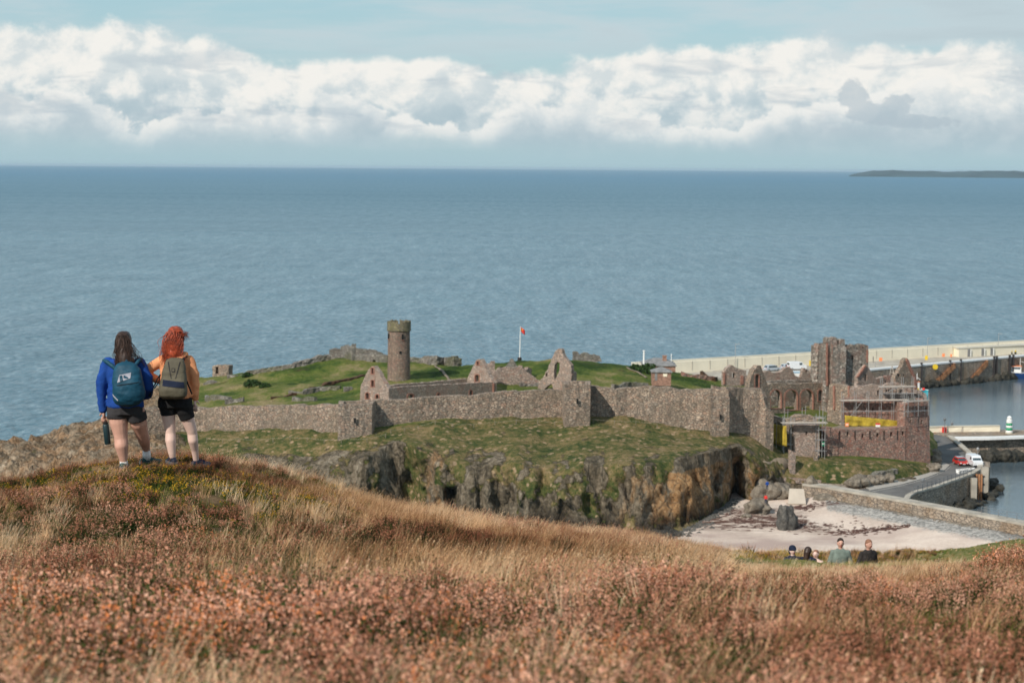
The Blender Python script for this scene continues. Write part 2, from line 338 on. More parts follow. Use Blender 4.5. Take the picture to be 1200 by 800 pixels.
def f_sand(q, t):
    n = q.noise(t, .12, 6, .6); n2 = q.noise(t, 2, 6, .7); x, y, z = q.sep(t)
    c = q.ramp(q.m('ADD', q.m('MULTIPLY', n, .6), q.m('MULTIPLY', n2, .4)), [(.32, (.42, .33, .27)), (.5, (.60, .49, .41)), (.68, (.72, .62, .53))])
    c = q.mix(q.ss(q.noise(q.scale(t, (.5, 1, 1)), .06, 4, .5), .52, .62), c, (.42, .32, .275))
    peb = q.new('ShaderNodeAttribute', attribute_name='pebble').outputs['Fac']
    pc = q.ramp(q.sep(q.vor(t, 2.5))[0], [(0, (.17, .165, .155)), (.5, (.31, .295, .27)), (1, (.46, .43, .39))])
    c = q.mix(q.ss(q.m('ADD', peb, q.m('MULTIPLY', q.m('SUBTRACT', n2, .5), .8)), .4, .6), c, pc)
    wd = q.new('ShaderNodeAttribute', attribute_name='weed').outputs['Fac']
    wn = q.m('MULTIPLY', q.ss(q.noise(q.scale(t, (.30, 1.0, 1)), .55, 7, .72), .44, .52), q.ss(q.noise(q.scale(t, (.4, 1, 1)), .15, 4, .6), .30, .44))
    c = q.mix(q.m('MULTIPLY', wn, wd, clamp=True), c, (.11, .060, .045))
    return c, n2, .5, .12
M['sand'] = terr_mat('pale_sand', f_sand)
M['kelp'] = mat('dark_kelp_rock', (.035, .032, .024), .7, .6, 1.5, bump=.9, bscale=3)
M['rock'] = terr_mat('grey_boulder', lambda q, t: (q.ramp(q.m('ADD', q.m('MULTIPLY', q.noise(t, .8, 7, .65), .6), q.m('MULTIPLY', q.noise(t, 4, 6, .7), .4)), [(.3, (.06, .052, .043)), (.5, (.19, .16, .125)), (.65, (.36, .31, .25))]), q.noise(t, 2, 7, .7), .9, .25))
M['greyrock'] = terr_mat('dark_grey_boulder', lambda q, t: (q.ramp(q.m('ADD', q.m('MULTIPLY', q.noise(t, .8, 7, .65), .6), q.m('MULTIPLY', q.noise(t, 4, 6, .7), .4)), [(.3, (.03, .03, .028)), (.5, (.095, .09, .082)), (.66, (.22, .205, .18))]), q.noise(t, 2, 7, .7), .9, .25))
M['darkrock'] = terr_mat('dark_wet_rock', lambda q, t: (q.ramp(q.m('ADD', q.m('MULTIPLY', q.noise(t, .6, 7, .65), .6), q.m('MULTIPLY', q.noise(t, 3, 6, .7), .4)), [(.3, (.015, .015, .015)), (.5, (.05, .047, .042)), (.68, (.14, .125, .10))]), q.noise(t, 2, 7, .7), .9, .3))
M['asphalt'] = terr_mat('grey_asphalt', lambda q, t: (q.ramp(q.noise(t, .25, 6, .6), [(.35, (.115, .112, .108)), (.65, (.175, .168, .16))]), q.noise(t, 20, 3, .6), .2, .02))
# sea
m = bpy.data.materials.new('sea_water'); m.use_nodes = True; q = NT(m.node_tree); b = q.n['Principled BSDF']; M['sea'] = m
t = q.new('ShaderNodeTexCoord').outputs['Object']; x, y, z = q.sep(t)
dist = q.vm('LENGTH', t)
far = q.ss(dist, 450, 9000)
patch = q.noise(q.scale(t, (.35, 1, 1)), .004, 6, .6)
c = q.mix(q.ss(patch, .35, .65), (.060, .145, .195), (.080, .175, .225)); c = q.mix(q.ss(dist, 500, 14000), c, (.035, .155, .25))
ripple_shade = q.m('ADD', q.m('MULTIPLY', q.noise(q.scale(t, (1, .32, 1)), .47, 6, .66, .2), .66), q.m('MULTIPLY', q.noise(q.scale(t, (1, .16, 1)), .10, 6, .66, .2), .34)); c = q.mix(q.m('MULTIPLY', q.ss(ripple_shade, .52, .62), .8), c, (.035, .095, .13))  # wave shading painted into the base colour as dark ripples
c = q.mix(q.m('MULTIPLY', q.ss(ripple_shade, .48, .38), .7), c, (.24, .35, .40))  # pale ripples painted in as well, for wave contrast
calm = q.new('ShaderNodeAttribute', attribute_name='calm').outputs['Fac']
c = q.mix(calm, c, (.10, .155, .185))
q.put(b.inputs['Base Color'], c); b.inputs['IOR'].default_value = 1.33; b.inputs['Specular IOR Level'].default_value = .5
q.put(b.inputs['Roughness'], q.ss(dist, 300, 5000, .22, .42)); q.put(b.inputs['Specular IOR Level'], q.m('MULTIPLY', q.ss(ripple_shade, .57, .445, .12, .78), q.ss(q.noise(q.scale(t, (.22, 1, 1)), .0045, 5, .6), .34, .62, .72, 1.12)))  # reflection weakened on the dark ripples, standing in for wave slope
w1 = q.noise(q.scale(t, (1, .45, 1)), .30, 6, .62, .4); w2 = q.noise(q.scale(t, (1, .4, 1)), .05, 4, .55)
hh = q.m('ADD', q.m('MULTIPLY', w1, 1.0), q.m('MULTIPLY', w2, 1.6)); hh = q.m('MULTIPLY', hh, q.ss(dist, 7000, 1500))
q.put(b.inputs['Normal'], q.bump(hh, .75, 2.6))

# ------------------------------------------------------------------ sea
def grid_mesh(name, P, mat_, attrs=None, kind='structure', smooth=True):
    nr, nc = P.shape[:2]; me = bpy.data.meshes.new(name)
    idx = np.arange(nr*nc).reshape(nr, nc); q_ = np.stack([idx[:-1, :-1], idx[:-1, 1:], idx[1:, 1:], idx[1:, :-1]], -1).reshape(-1, 4)
    me.vertices.add(nr*nc); me.vertices.foreach_set('co', P.reshape(-1).astype(np.float32))
    me.loops.add(q_.size); me.loops.foreach_set('vertex_index', q_.reshape(-1).astype(np.int32))
    me.polygons.add(len(q_)); me.polygons.foreach_set('loop_start', np.arange(0, q_.size, 4, dtype=np.int32)); me.polygons.foreach_set('loop_total', np.full(len(q_), 4, np.int32))
    me.update(calc_edges=True); me.validate()
    if smooth: me.polygons.foreach_set('use_smooth', [True]*len(me.polygons))
    for k, a in (attrs or {}).items(): at = me.attributes.new(k, 'FLOAT', 'POINT'); at.data.foreach_set('value', np.clip(a, 0, 1).reshape(-1).astype(np.float32))
    me.materials.append(mat_); o = bpy.data.objects.new(name, me); COL.objects.link(o)
    if kind: o['kind'] = kind
    return o
rad = np.concatenate([[40], np.geomspace(150, 85000, 100)]); ang = np.linspace(0, 2*np.pi, 241)
RR, AA = np.meshgrid(rad, ang, indexing='ij')
X, Y = RR*np.sin(AA), RR*np.cos(AA)
pxs = 600+F*X/np.maximum(Y, 1)
calm = ((pxs > 1085) & (Y > 0) & (Y < 566)).astype(float)
sea = grid_mesh('sea', np.stack([X, Y, -0.0*X], -1), M['sea'], {'calm': calm*0})
sea.data.flip_normals()
# ------------------------------------------------------------------ far headland
def headland():
    n = 140; rows = []
    zz = [(-5, 0), (1.0, 0), (.45, 1), (0, 2)]
    P = np.zeros((6, n, 3))
    for i in range(n):
        px = 992+i*4.2; t = i/(n-1); D0 = 19500-2500*t
        h = (6+56*min(1, (i/7)**.7))*(1+.03*math.sin(i*.17)+.03*math.sin(i*.61)) + 4*float(fbm(i*.15, 3))
        x = (px-600)/F*D0
        for k, (yy, f_) in enumerate([(0, -.05), (30, .35), (500, .8), (1200, 1), (2200, .9), (4000, -.05)]): P[k, i] = (x*(1+yy/D0), D0+yy, h*f_*(1+.06*float(vnoise(i*.5, k))))
    return grid_mesh('headland', P, mat('distant_headland', (.045, .075, .085), 1, .3, .002))
headland()
# ------------------------------------------------------------------ island terrain, lofted through surveyed profiles
def at_y0(px, D): return ((px-600)/F*D, D)
def smooth_cols(A, k):
    if k < 1: return A
    ker = np.exp(-.5*(np.arange(-3*k, 3*k+1)/k)**2); ker /= ker.sum(); pad = np.pad(A, ((3*k, 3*k),)+((0, 0),)*(A.ndim-1), 'edge')
    return np.stack([np.apply_along_axis(lambda v: np.convolve(v, ker, 'valid'), 0, pad.reshape(len(pad), -1))]).reshape(A.shape)
# px: foot of cliff, cliff edge, wall foot, middle of the meadow, skyline   (photo row, height)
ISLE = {
 -260: [(620, -1), (590, 1), (570, 2), (558, 1), (550, -.5)],
 -100: [(620, 0), (580, 2), (558, 3), (545, 2.5), (537, .6)],
 0:   [(620, 0), (575, 3), (550, 5), (536, 4), (524, 2)],
 60:  [(620, 0), (578, 4), (547, 7), (527, 6), (510, 3.5)],
 110: [(620, 0), (580, 5), (545, 9), (518, 8), (500, 5)],
 150: [(620, 0), (575, 6), (528, 10.5), (488, 10), (478, 9)],
 200: [(620, 0), (570, 7), (508, 12), (470, 12), (448, 12.5)],
 260: [(620, 0), (560, 8), (504, 13), (460, 14), (439, 15)],
 340: [(620, 0), (550, 9), (504, 14), (450, 16), (431, 18)],
 400: [(618, 0), (542, 10.5), (510, 14), (445, 17), (418, 19.5)],
 430: [(618, 0), (534, 12), (514, 13.8), (446, 17.5), (419, 19.5)],
 452: [(616, 0), (520, 13.2), (509, 14.2), (461, 17.1), (420, 19.5)],
 475: [(606, 0), (517, 13.8), (504, 14.8), (460, 17.3), (421, 19.5)],
 500: [(612, 0), (524, 13.3), (499, 15.3), (460, 17.3), (423, 19.5)],
 530: [(622, 0), (536, 12), (495, 15.7), (460, 17.1), (424, 19.6)],
 560: [(622, 0), (536, 12), (490, 16), (461, 16.8), (422, 20)],
 610: [(625, 0), (542, 11.8), (489, 16), (460, 16.6), (417, 20.5)],
 650: [(625, .5), (546, 11.5), (488, 16), (458, 16.8), (419, 20.5)],
 675: [(625, 1), (546, 11.5), (491, 16), (454, 17.4), (422, 20)],
 720: [(625, 1), (543, 11.8), (490, 16), (450, 17.8), (424, 19.3)],
 760: [(623, 1), (543, 12), (496, 15.2), (450, 17.3), (429, 18.3)],
 800: [(613, 2), (536, 12.3), (503, 14.2), (450, 16.2), (436, 17)],
 830: [(600, 2.3), (528, 12.6), (509, 13.6), (453, 15.3), (441, 15.8)],
 850: [(592, 2.5), (527, 11.9), (513, 13.1), (458, 14.8), (446, 15)],
 862: [(577, 2.5), (524, 12), (513, 12.8), (459, 14.5), (447, 14.8)],
 875: [(588, 2.5), (530, 11), (514, 12.2), (462, 14), (448, 14)],
 895: [(584, 2.8), (540, 9.6), (517, 11.3), (478, 12.2), (452, 13)],
 915: [(576, 3), (553, 6.6), (535, 9), (486, 12), (456, 12.6)],
 940: [(575, 3.2), (563, 5), (540, 8), (490, 12), (460, 12)],
 1000: [(572, 3.8), (563, 5), (543, 7.5), (497, 11), (465, 11)],
 1050: [(570, 4.1), (560, 4.8), (547, 6.5), (505, 9.5), (475, 9)],
 1088: [(561, 4.2), (555, 4.6), (548, 5.4), (520, 7), (496, 5)],
 1101: [(556, 4.2), (553, 4.2), (549, 4.2), (530, 4.2), (512, 4.2)],
 1112: [(556, -3), (553, -3), (549, -3), (530, -3), (512, -3)]}
kp = np.array(sorted(ISLE)); KN = []
for k in kp:
    nodes = [PZ(k, *n) for n in ISLE[k]]; n1, n3, n4, n6, n7 = nodes
    n1 = n1+Vector((0, -2.5 if 380<k<850 else 0, 0)); pts = [n1+Vector((0, -9, -3.5-n1.z*.0)), n1, n1.lerp(n3, .5), n3, n4]
    n5 = n4+(n6-n4)*.10; n5.z = n4.z+(n6.z-n4.z)*.3+.2
    if k >= 905 and k < 1095: n5 = n4+(n6-n4)*.30; n5.z = n4.z+.2
    pts += [n5, n6, n7, n7+Vector((n7.x*.03, 16, -n7.z*.35-1)), n7+Vector((n7.x*.08, 42, -n7.z-5))]
    KN.append([tuple(p) for p in pts])
KN = np.array(KN); cols = np.concatenate([np.arange(-260, 360, 4.), np.arange(360, 920, 2.2), np.arange(920, 1113, 3.)])
Cc = np.stack([[np.interp(cols, kp, KN[:, a, b]) for b in range(3)] for a in range(KN.shape[1])], 0).transpose(2, 0, 1)    # col,node,xyz
Cs = smooth_cols(Cc, 2)
jx = fbm(cols/45, 3.3, 0, 17, 3)*((cols > 240) & (cols < 905)); jz = fbm(cols/36, 7.3, 0, 19, 2)*((cols > 240) & (cols < 905))
Cs[:, 3, 1] += 1.8*jx; Cs[:, 3, 2] += .9*jz-.3; Cs[:, 2, 1] += 1.5*fbm(cols/12, 1.3, 0, 27, 3)*((cols > 240) & (cols < 905)); Cs[:, 2, 2] += 1.2*jx
segs = [6, 26, 26, 44, 5, 50, 34, 12, 6]; rows = []; sid = []
for a, n in enumerate(segs):
    for i in range(n+(a == len(segs)-1)):
        t = i/n; rows.append(Cs[:, a]*(1-t)+Cs[:, a+1]*t); sid.append(a+t)
P = np.array(rows); sid = np.array(sid)[:, None]+0*P[:, :, 0]; PXC = cols[None, :]+0*sid
# soften the profile along the rows except at the cliff
def blur_rows(A, k): return smooth_cols(A, k)
B3 = blur_rows(P, 3); wgt = np.clip((sid-3.1)*1.5, 0, 1)[..., None]; P = P*(1-wgt)+B3*wgt
x, y, z = P[..., 0], P[..., 1], P[..., 2]
steep = np.clip(1-np.abs(sid-2.05)/1.25, 0, 1)**.6
rb = fbm(x/9, z/26, 1.3, 3, 4)                               # buttresses and clefts
rb2 = 1-2*np.abs(fbm(x/3.4+.15*z, z/9, 4.4, 9, 4)); rb3 = fbm(x/1.3, z/3.2, y/2, 21, 3)
seag = np.exp(-((PXC-488)/16)**2)
rb4 = 1-2*np.abs(fbm(x/1.5+.2*z, z/4, 8.4, 15, 3)); out = steep*(1.9*rb+1.5*rb2+.6*rb3+.55*rb4)
for cx, w_, dep, zt in [(531, 6.5, 5.0, 8.0), (545, 3.8, 4.0, 4.6), (862, 4.5, 3.5, 10.5), (757, 4, 1.8, 6), (838, 3, 1.5, 8), (706, 4, 1.5, 6), (800, 3, 1.6, 7)]:
    out = out-dep*np.exp(-((PXC-cx)/w_)**4)*np.clip((zt-z)/1.5, 0, 1)*steep
P[..., 1] -= out; P[..., 0] += steep*.5*fbm(z/3, y/3, x/3, 31, 3)
P[..., 2] += steep*.7*fbm(x/2.5, y/2.5, 0, 41, 3)*np.clip(z/3, 0, 1)
gr = np.clip((sid-2.9), 0, 1)*np.clip(4.9-sid, 0, 1); P[..., 2] += gr*(.40*fbm(x/3.2, y/3.2, 0, 51, 4)) 
md = np.clip((sid-5.2)*2, 0, 1)*np.clip((8-sid), 0, 1); P[..., 2] += md*(.55*fbm(x/11, y/11, 0, 61, 4)+.22*fbm(x/2.2, y/2.2, 0, 63, 3))
left = np.clip((235-PXC)/60, 0, 1); P[..., 2] += left*np.clip(sid-1, 0, 1)*np.clip(7.9-sid, 0, 1)*(1.3*(1-2*np.abs(fbm(x/8, y/11, 0, 71, 5)))+.8*(1-2*np.abs(fbm(x/2.2, y/3, 0, 77, 4))))
x, y, z = P[..., 0], P[..., 1], P[..., 2]
# attributes
dzz = np.gradient(z, axis=0); dyy = np.gradient(y, axis=0); slope = np.abs(dzz)/(np.abs(dyy)+np.abs(dzz)+1e-3)
rock = np.clip(.1+.95*steep+.35*np.clip(3.6-sid,0,1)*(sid>2.5), 0, 1)*(sid < 3.7)
rock = np.maximum(rock, left*.95*(sid < 7.6)*np.clip(1.15-.5*np.exp(-((PXC-125)/22)**2)*np.exp(-((sid-4.2)/.7)**2), 0, 1))
rock = rock-1.0*np.clip(fbm(PXC/20, sid*1.5, 0, 117, 3)+.12+.35*np.exp(-((PXC-640)/60)**2)+.25*np.exp(-((PXC-420)/60)**2), 0, 1)*np.clip((sid-1.5), 0, .8)*(sid < 3.5)*(PXC > 240)
rock = np.where((PXC > 905) & (sid > 2.6), rock*.25, rock); rock = np.maximum(rock, (sid > 7.35)*.8)
lowleft = np.clip((460-PXC)/30, 0, 1)*(PXC > 250)*(sid > 2.4)*(sid < 3.45); rock = np.maximum(rock, lowleft*.62)
mead = np.clip((sid-4.6)*4, 0, 1)*(PXC > 225)
green = np.exp(-((PXC-487)/13)**2)*(sid > 1.3)*(sid < 3)+np.exp(-((PXC-693)/13)**2)*np.exp(-((z-5.5)/2.4)**2)*(sid < 3); rock = rock*np.clip(1-green*1.0, 0, 1)
och = (np.exp(-((PXC-800)/75)**2)*(z > 2.5)*(z < 10.2)+.8*np.exp(-((PXC-512)/14)**2)+.8*np.exp(-((PXC-885)/18)**2)*(z < 8.5))*(sid < 3.3)
wet = np.clip((4.4+.8*fbm(x/4, 0, 0, 5)-z)/1.6, 0, 1)*(PXC > 470)*(PXC < 872)*(sid < 3)
isle = grid_mesh('island_ground', P, M['isle'], {'pale': left, 'rock': rock, 'meadow': mead, 'ochre': och, 'wet': wet})
def bvh(o):
    me = o.data; return BVHTree.FromPolygons([v.co.copy() for v in me.vertices], [tuple(p.vertices) for p in me.polygons])
BI = bvh(isle)
def zi(x, y, d=0.):
    h = BI.ray_cast(Vector((x, y, 200)), Vector((0, 0, -1))); return h[0].z if h[0] else d
def hitI(px, py):
    """the island point seen at a photo pixel"""
    h = BI.ray_cast(EYE, ray(px, py).normalized()); return h[0]
# ------------------------------------------------------------------ beach
bc = np.arange(690, 1560, 5.); brs = [(760, -2.5), (690, -.3), (640, 1.0), (620, 1.6), (600, 2.3), (585, 2.9), (570, 3.3), (545, 4.0)]
Pb = []
for i in range(len(brs)-1):
    for t in np.arange(0, 1, 1/10.): Pb.append([tuple(PZ(c, *brs[i])*(1-t)+PZ(c, *brs[i+1])*t) for c in bc])
Pb = np.array(Pb); pyb = np.array([[proj(p)[1] for p in r_] for r_ in Pb[:, ::4]]).repeat(4, 1)[:, :len(bc)]
x, y = Pb[..., 0], Pb[..., 1]; Pb[..., 2] += .18*fbm(x/9, y/9, 0, 5, 4)-np.clip((762-bc[None, :])/60, 0, 1)*5
seawl = lambda px: 568+(px-960)*.165
pxb = bc[None, :]+0*pyb; mrk = pyb-(seawl(pxb)+14+(pxb-960)*.06)
wl = np.array([plan(px_, 568+(px_-960)*.178+3, 5.3) for px_ in np.arange(955, 1500, 6)])
behind = (pxb > 945) & (Pb[..., 1] > np.interp(Pb[..., 0], wl[:, 0], wl[:, 1]))
dW = np.min(np.hypot(Pb[..., 0][..., None]-wl[:, 0], Pb[..., 1][..., None]-wl[:, 1]), -1); inn = (pxb > 945)
Pb[..., 2] = np.where(inn, np.maximum(Pb[..., 2], 3.5-dW*.16), Pb[..., 2]); Pb[..., 2] = np.where(behind & (dW > 1.5), -3, Pb[..., 2]); mrk = dW*1.15*inn+99*(~inn)
sand = grid_mesh('beach_sand', Pb, M['sand'], {'pebble': np.clip(1.05-mrk/10, 0, 1)*(pxb > 968), 'weed': (mrk > 16)*1.5*np.exp(-((pyb-(611+.012*(pxb-900)))/9)**2)+.5*np.exp(-((pyb-596)/4.)**2)})
BS = bvh(sand)
def zs(x, y):
    h = BS.ray_cast(Vector((x, y, 100)), Vector((0, 0, -1))); return h[0].z if h[0] else 0
# ------------------------------------------------------------------ foreground heath hill: height tables by photo column (row at each distance)
FD = [6.5, 9, 12, 17, 24, 30, 40, 50, 65, 80]
FT = {0: [800, 735, 692, 632, 567, 578, 650, 730, 900, 1000], 150: [800, 735, 690, 616, 546, 546, 596, 680, 850, 960], 225: [800, 735, 688, 612, 546, 542, 580, 655, 820, 940],
 300: [800, 730, 682, 614, 560, 548, 575, 640, 800, 920], 375: [800, 730, 680, 617, 577, 568, 585, 640, 780, 900], 450: [800, 728, 678, 626, 598, 590, 603, 645, 760, 880],
 600: [800, 728, 680, 640, 623, 617, 624, 645, 700, 830], 720: [800, 728, 682, 648, 634, 629, 629, 640, 664, 760], 800: [800, 728, 684, 655, 643, 640, 637, 636, 639, 680], 880: [800, 732, 696, 676, 664, 655, 655, 668, 641, 668],
 950: [800, 734, 700, 679, 661, 650, 672, 712, 647, 655], 1030: [800, 734, 700, 680, 662, 650, 672, 712, 650, 652], 1100: [800, 734, 700, 680, 662, 650, 668, 705, 648, 634], 1200: [800, 730, 696, 674, 660, 652, 652, 656, 633, 625], 1320: [800, 720, 676, 650, 640, 640, 640, 635, 622, 616]}
fk = np.array(sorted(FT)); fcols = np.arange(-700, 1960, 9.)
drows = np.concatenate([[0.4, 2, 4], np.geomspace(6.5, 80, 190), [90, 110, 140, 175, 210]])
base_z = np.zeros((len(FD), len(fk)))
for j, k in enumerate(fk):
    for i, dd in enumerate(FD): base_z[i, j] = PY(k, FT[k][i], dd).z
FZ = np.zeros((len(drows), len(fcols)))
for j, c_ in enumerate(fcols):
    col = [np.interp(c_, fk, base_z[i]) for i in range(len(FD))]
    FZ[:, j] = np.interp(drows, [0, 3]+FD+[110, 160, 215], [58.5, 58.45]+col+[30 if c_ < 700 else 34, 13, -3])
def sm(A, k): return smooth_cols(smooth_cols(A, k).T.copy(), k).T
FZ = sm(FZ, 4)
DD = drows[:, None]+0*FZ; UU = (fcols[None, :]-600)/F*(1+0*FZ); XX = UU*DD; zfix = .05*fbm(XX/.9, DD/.9, 0, 81, 4)+.10*fbm(XX/3, DD/3, 0, 82, 3)+.05*(1-np.abs(fbm(XX/1.6, DD/2.2, 0, 86, 2)))*(DD > 9)
FZ = FZ+zfix*np.clip(DD/12, .3, 1.0)-np.interp(DD, [4, 8, 14, 22, 60, 90], [.17, .20, .16, .10, .10, .10])
for cx_, cy_ in [at_y0(150, 23.6), at_y0(165, 24.3), at_y0(207, 23.7)]: FZ += .02*np.exp(-((XX-cx_)**2+(DD-cy_)**2)/1.0)
lawn = np.clip(np.exp(-((UU*F+600-1020)/170)**4)*np.exp(-((DD-33)/12)**4)+(DD > 58)*(UU*F+600 > 1080), 0, 1)
heath = grid_mesh('heath_ground', np.stack([XX, DD, FZ], -1), M['fore'], {'lawn': lawn})
BF = bvh(heath)
def zf(x, y):
    h = BF.ray_cast(Vector((x, y, 200)), Vector((0, 0, -1))); return h[0].z if h[0] else 0
# ------------------------------------------------------------------ ruin builders
def resample(pts, step):
    pts = [np.array(p, float) for p in pts]; out = []
    for a, b in zip(pts[:-1], pts[1:]):
        n = max(1, int(round(np.linalg.norm((b-a)[:2])/step)))
        out += [a+(b-a)*i/n for i in range(n)]
    return out+[pts[-1]]
def ragwall(name, pts, thick, mt, parent=None, step=.6, rag=.22, jit=.07, closed=False, seed=0, nv=5, loc=None):
    """masonry run: pts = (x, y, z0, z1) along its front line; thickness goes to the left of travel (away from the camera when travelling +x)"""
    if closed: pts = list(pts)+[pts[0]]
    c = np.array(resample(pts, step)); n = len(c); d = np.gradient(c[:, :2], axis=0)
    if closed: c = c[:-1]; n -= 1; d = np.roll(c[:, :2], -1, 0)-np.roll(c[:, :2], 1, 0)
    d /= np.linalg.norm(d, axis=1)[:, None]+1e-9; nr = np.stack([-d[:, 1], d[:, 0]], 1); s_ = np.arange(n)*step
    top = c[:, 3]+rag*np.clip(fbm(s_/2.1, seed*7.3, .5, 3, 3), -1.3, 1.)
    prof = [(0, i/nv) for i in range(nv+1)]+[(1, 1-i/nv) for i in range(nv+1)]; vs = []; L = len(prof)
    for i in range(n):
        for k, (o, h) in enumerate(prof):
            zz = c[i, 2]+(top[i]-c[i, 2])*h; j = jit*random.uniform(-1, 1)
            off = o*thick+j; vs.append((c[i, 0]+nr[i, 0]*off, c[i, 1]+nr[i, 1]*off, zz+(j if 0 < h < 1 else 0)))
    fs = []
    for i in range(n if closed else n-1):
        a, b2 = i*L, ((i+1) % n)*L
        fs += [(a+k, b2+k, b2+(k+1) % L, a+(k+1) % L) for k in range(L)]
    if not closed: fs += [tuple(range(L)), tuple(reversed(range((n-1)*L, n*L)))]
    return raw(name, vs, fs, mt, parent, loc=loc)
def pxwall(keys):
    o = []
    for px, pyb, zb, pyt in keys: p = PZ(px, pyb, zb); o.append((p.x, p.y, zb-1.6, PY(px, pyt, p.y).z))
    return o
def at_y(px, D): return ((px-600)/F*D*1.0035, D)
def rag_outline(o, step=2.2, amp=.55, seed=0, keep_bottom=None):
    out = []; n = len(o)
    for i in range(n):
        a, b = np.array(o[i], float), np.array(o[(i+1) % n], float); L = np.linalg.norm(b-a); k = max(1, int(L/step))
        for j in range(k):
            p = a+(b-a)*j/k
            if j and amp and not (keep_bottom and p[1] > keep_bottom): p = p+RNG.uniform(-amp, amp, 2)
            out.append(tuple(p))
    return out
def facade(name, outline, holes, A, B, thick, mt, parent=None, amp=.5, loc=None, step=2.2):
    A3, B3 = Vector((*A, 0)), Vector((*B, 0)); e = (B3-A3).normalized(); nrm = Vector((-e.y, e.x, 0))
    if nrm.dot(A3) < 0: nrm = -nrm
    def pt(p):
        r = ray(*p); t = (A3-Vector((0, 0, 0))).dot(nrm)/r.dot(nrm); return EYE+r*t
    loops = [rag_outline(outline, step=step, amp=amp)]+[rag_outline(h, step=1.4, amp=amp*.25) for h in holes]
    w = [[pt(p) for p in lp] for lp in loops]; flat = [[Vector(((p-A3).dot(e), p.z, 0)) for p in lp] for lp in w]
    tri = tessellate_polygon(flat); allp = [p for lp in w for p in lp]; n = len(allp)
    vs = [p for p in allp]+[p+nrm*thick for p in allp]; fs = [tuple(t) for t in tri]+[tuple(i+n for i in reversed(t)) for t in tri]
    k = 0
    for lp in w:
        m = len(lp); fs += [(k+i, k+(i+1) % m, n+k+(i+1) % m, n+k+i) for i in range(m)]; k += m
    me = bpy.data.meshes.new(name); off = parent_world(parent) if parent is not None else Vector((A[0], A[1], min(v.z for v in vs)))
    me.from_pydata([tuple(Vector(v)-off) for v in vs], [], fs)
    bm = bmesh.new(); bm.from_mesh(me); bmesh.ops.recalc_face_normals(bm, faces=bm.faces); bm.to_mesh(me); bm.free(); me.materials.append(mt)
    o = bpy.data.objects.new(name, me); COL.objects.link(o)
    if parent is not None: o.parent = parent
    else: o.location = off
    return o
def surround(hole, A, B, parent, grow=1.35, mt=None, name='window_surround', depth=.35):
    cx = sum(p[0] for p in hole)/len(hole); cy = sum(p[1] for p in hole)/len(hole)
    A2 = Vector(A)-Vector(A).normalized()*.12; B2 = Vector(B)-Vector(B).normalized()*.12
    w = grow
    out = [(cx+(p[0]-cx)*(1+w/max(1.2, abs(p[0]-cx)+.01)) if abs(p[0]-cx) > .2 else p[0], cy+(p[1]-cy)*(1+w*.7/max(1.5, abs(p[1]-cy)))) for p in hole]
    return facade(name, out, [hole], A2, B2, depth, mt or M['dressed'], parent, amp=.12, step=3)
def arch(cx, half, ytop, spring, bottom, n=5, pointed=True):
    o = [(cx-half, bottom), (cx-half, spring)]
    for i in range(1, n): t = i/n; o.append((cx-half*math.cos(t*math.pi/2)**(1.25 if pointed else 1), spring-(spring-ytop)*math.sin(t*math.pi/2)))
    o.append((cx, ytop))
    for i in range(n-1, 0, -1): t = i/n; o.append((cx+half*math.cos(t*math.pi/2)**(1.25 if pointed else 1), spring-(spring-ytop)*math.sin(t*math.pi/2)))
    return o+[(cx+half, spring), (cx+half, bottom)]
def rect(x0, y0, x1, y1): return [(x0, y1), (x0, y0), (x1, y0), (x1, y1)]
def base_at(px, D, z=None): p = at_y(px, D); return Vector((p[0], p[1], zi(*p, 12) if z is None else z))

# ------------------------------------------------------------------ curtain wall and its towers
def wsec(keys, label, thick=1.4, mt='wall', ledge=None, seed=1):
    pts = pxwall(keys); m = pts[len(pts)//2]; t = thing('curtain_wall', label, 'castle wall', (m[0], m[1], m[2]+1.6), 'sections of the castle curtain wall')
    ragwall('masonry', pts, thick, M[mt], t, seed=seed, rag=.28)
    if ledge:
        lp = [(x+0*x, y-.38, z0, z0+1.6+(z1-z0-1.6)*ledge) for x, y, z0, z1 in pts]; ragwall('lower_course', lp, .36, M[mt], t, seed=seed+3, rag=.08)
    return t
wsec([(168, 512, 11.6, 479), (205, 506.5, 12.2, 477), (235, 504, 12.6, 478), (300, 504, 13.4, 476), (360, 505, 13.9, 475), (398, 508, 14, 474)], 'long low western section of grey curtain wall behind the two walkers', ledge=.42, seed=1)
wsec([(432, 505, 14.3, 470), (480, 499, 15, 467), (520, 494.5, 15.4, 464.5), (560, 490, 16, 462), (610, 488, 16.1, 458.5), (664, 487.5, 16.1, 456)], 'grey curtain wall section rising between the two square wall towers', ledge=.5, seed=4)
wsec([(688, 488, 16.1, 453), (700, 489, 16, 452), (712, 489, 16, 455), (722, 490, 15.9, 457), (735, 491.5, 15.6, 454), (760, 494.5, 15.3, 453), (800, 500, 14.5, 456), (853, 508, 13.5, 456)], 'tall grey curtain wall section above the ochre cliff face', seed=8)
wsec([(850, 508, 13.3, 454), (870, 511, 12.5, 455), (890, 517, 11.5, 456), (897, 521, 11, 476), (906, 527, 10, 484)], 'short grey curtain wall section stepping down beside the netted gatehouse', seed=12)
ww = thing('parapet_wall', 'thin upper parapet of grey stone on the curtain wall before the arcade', 'wall', base_at(860, 366, 15))
ragwall('masonry', [(*at_y(837, 366.5), 13.5, PY(837, 452.5, 366).z), (*at_y(890, 371), 13.5, PY(890, 455, 371).z)], .9, M['wall'], ww, rag=.12)
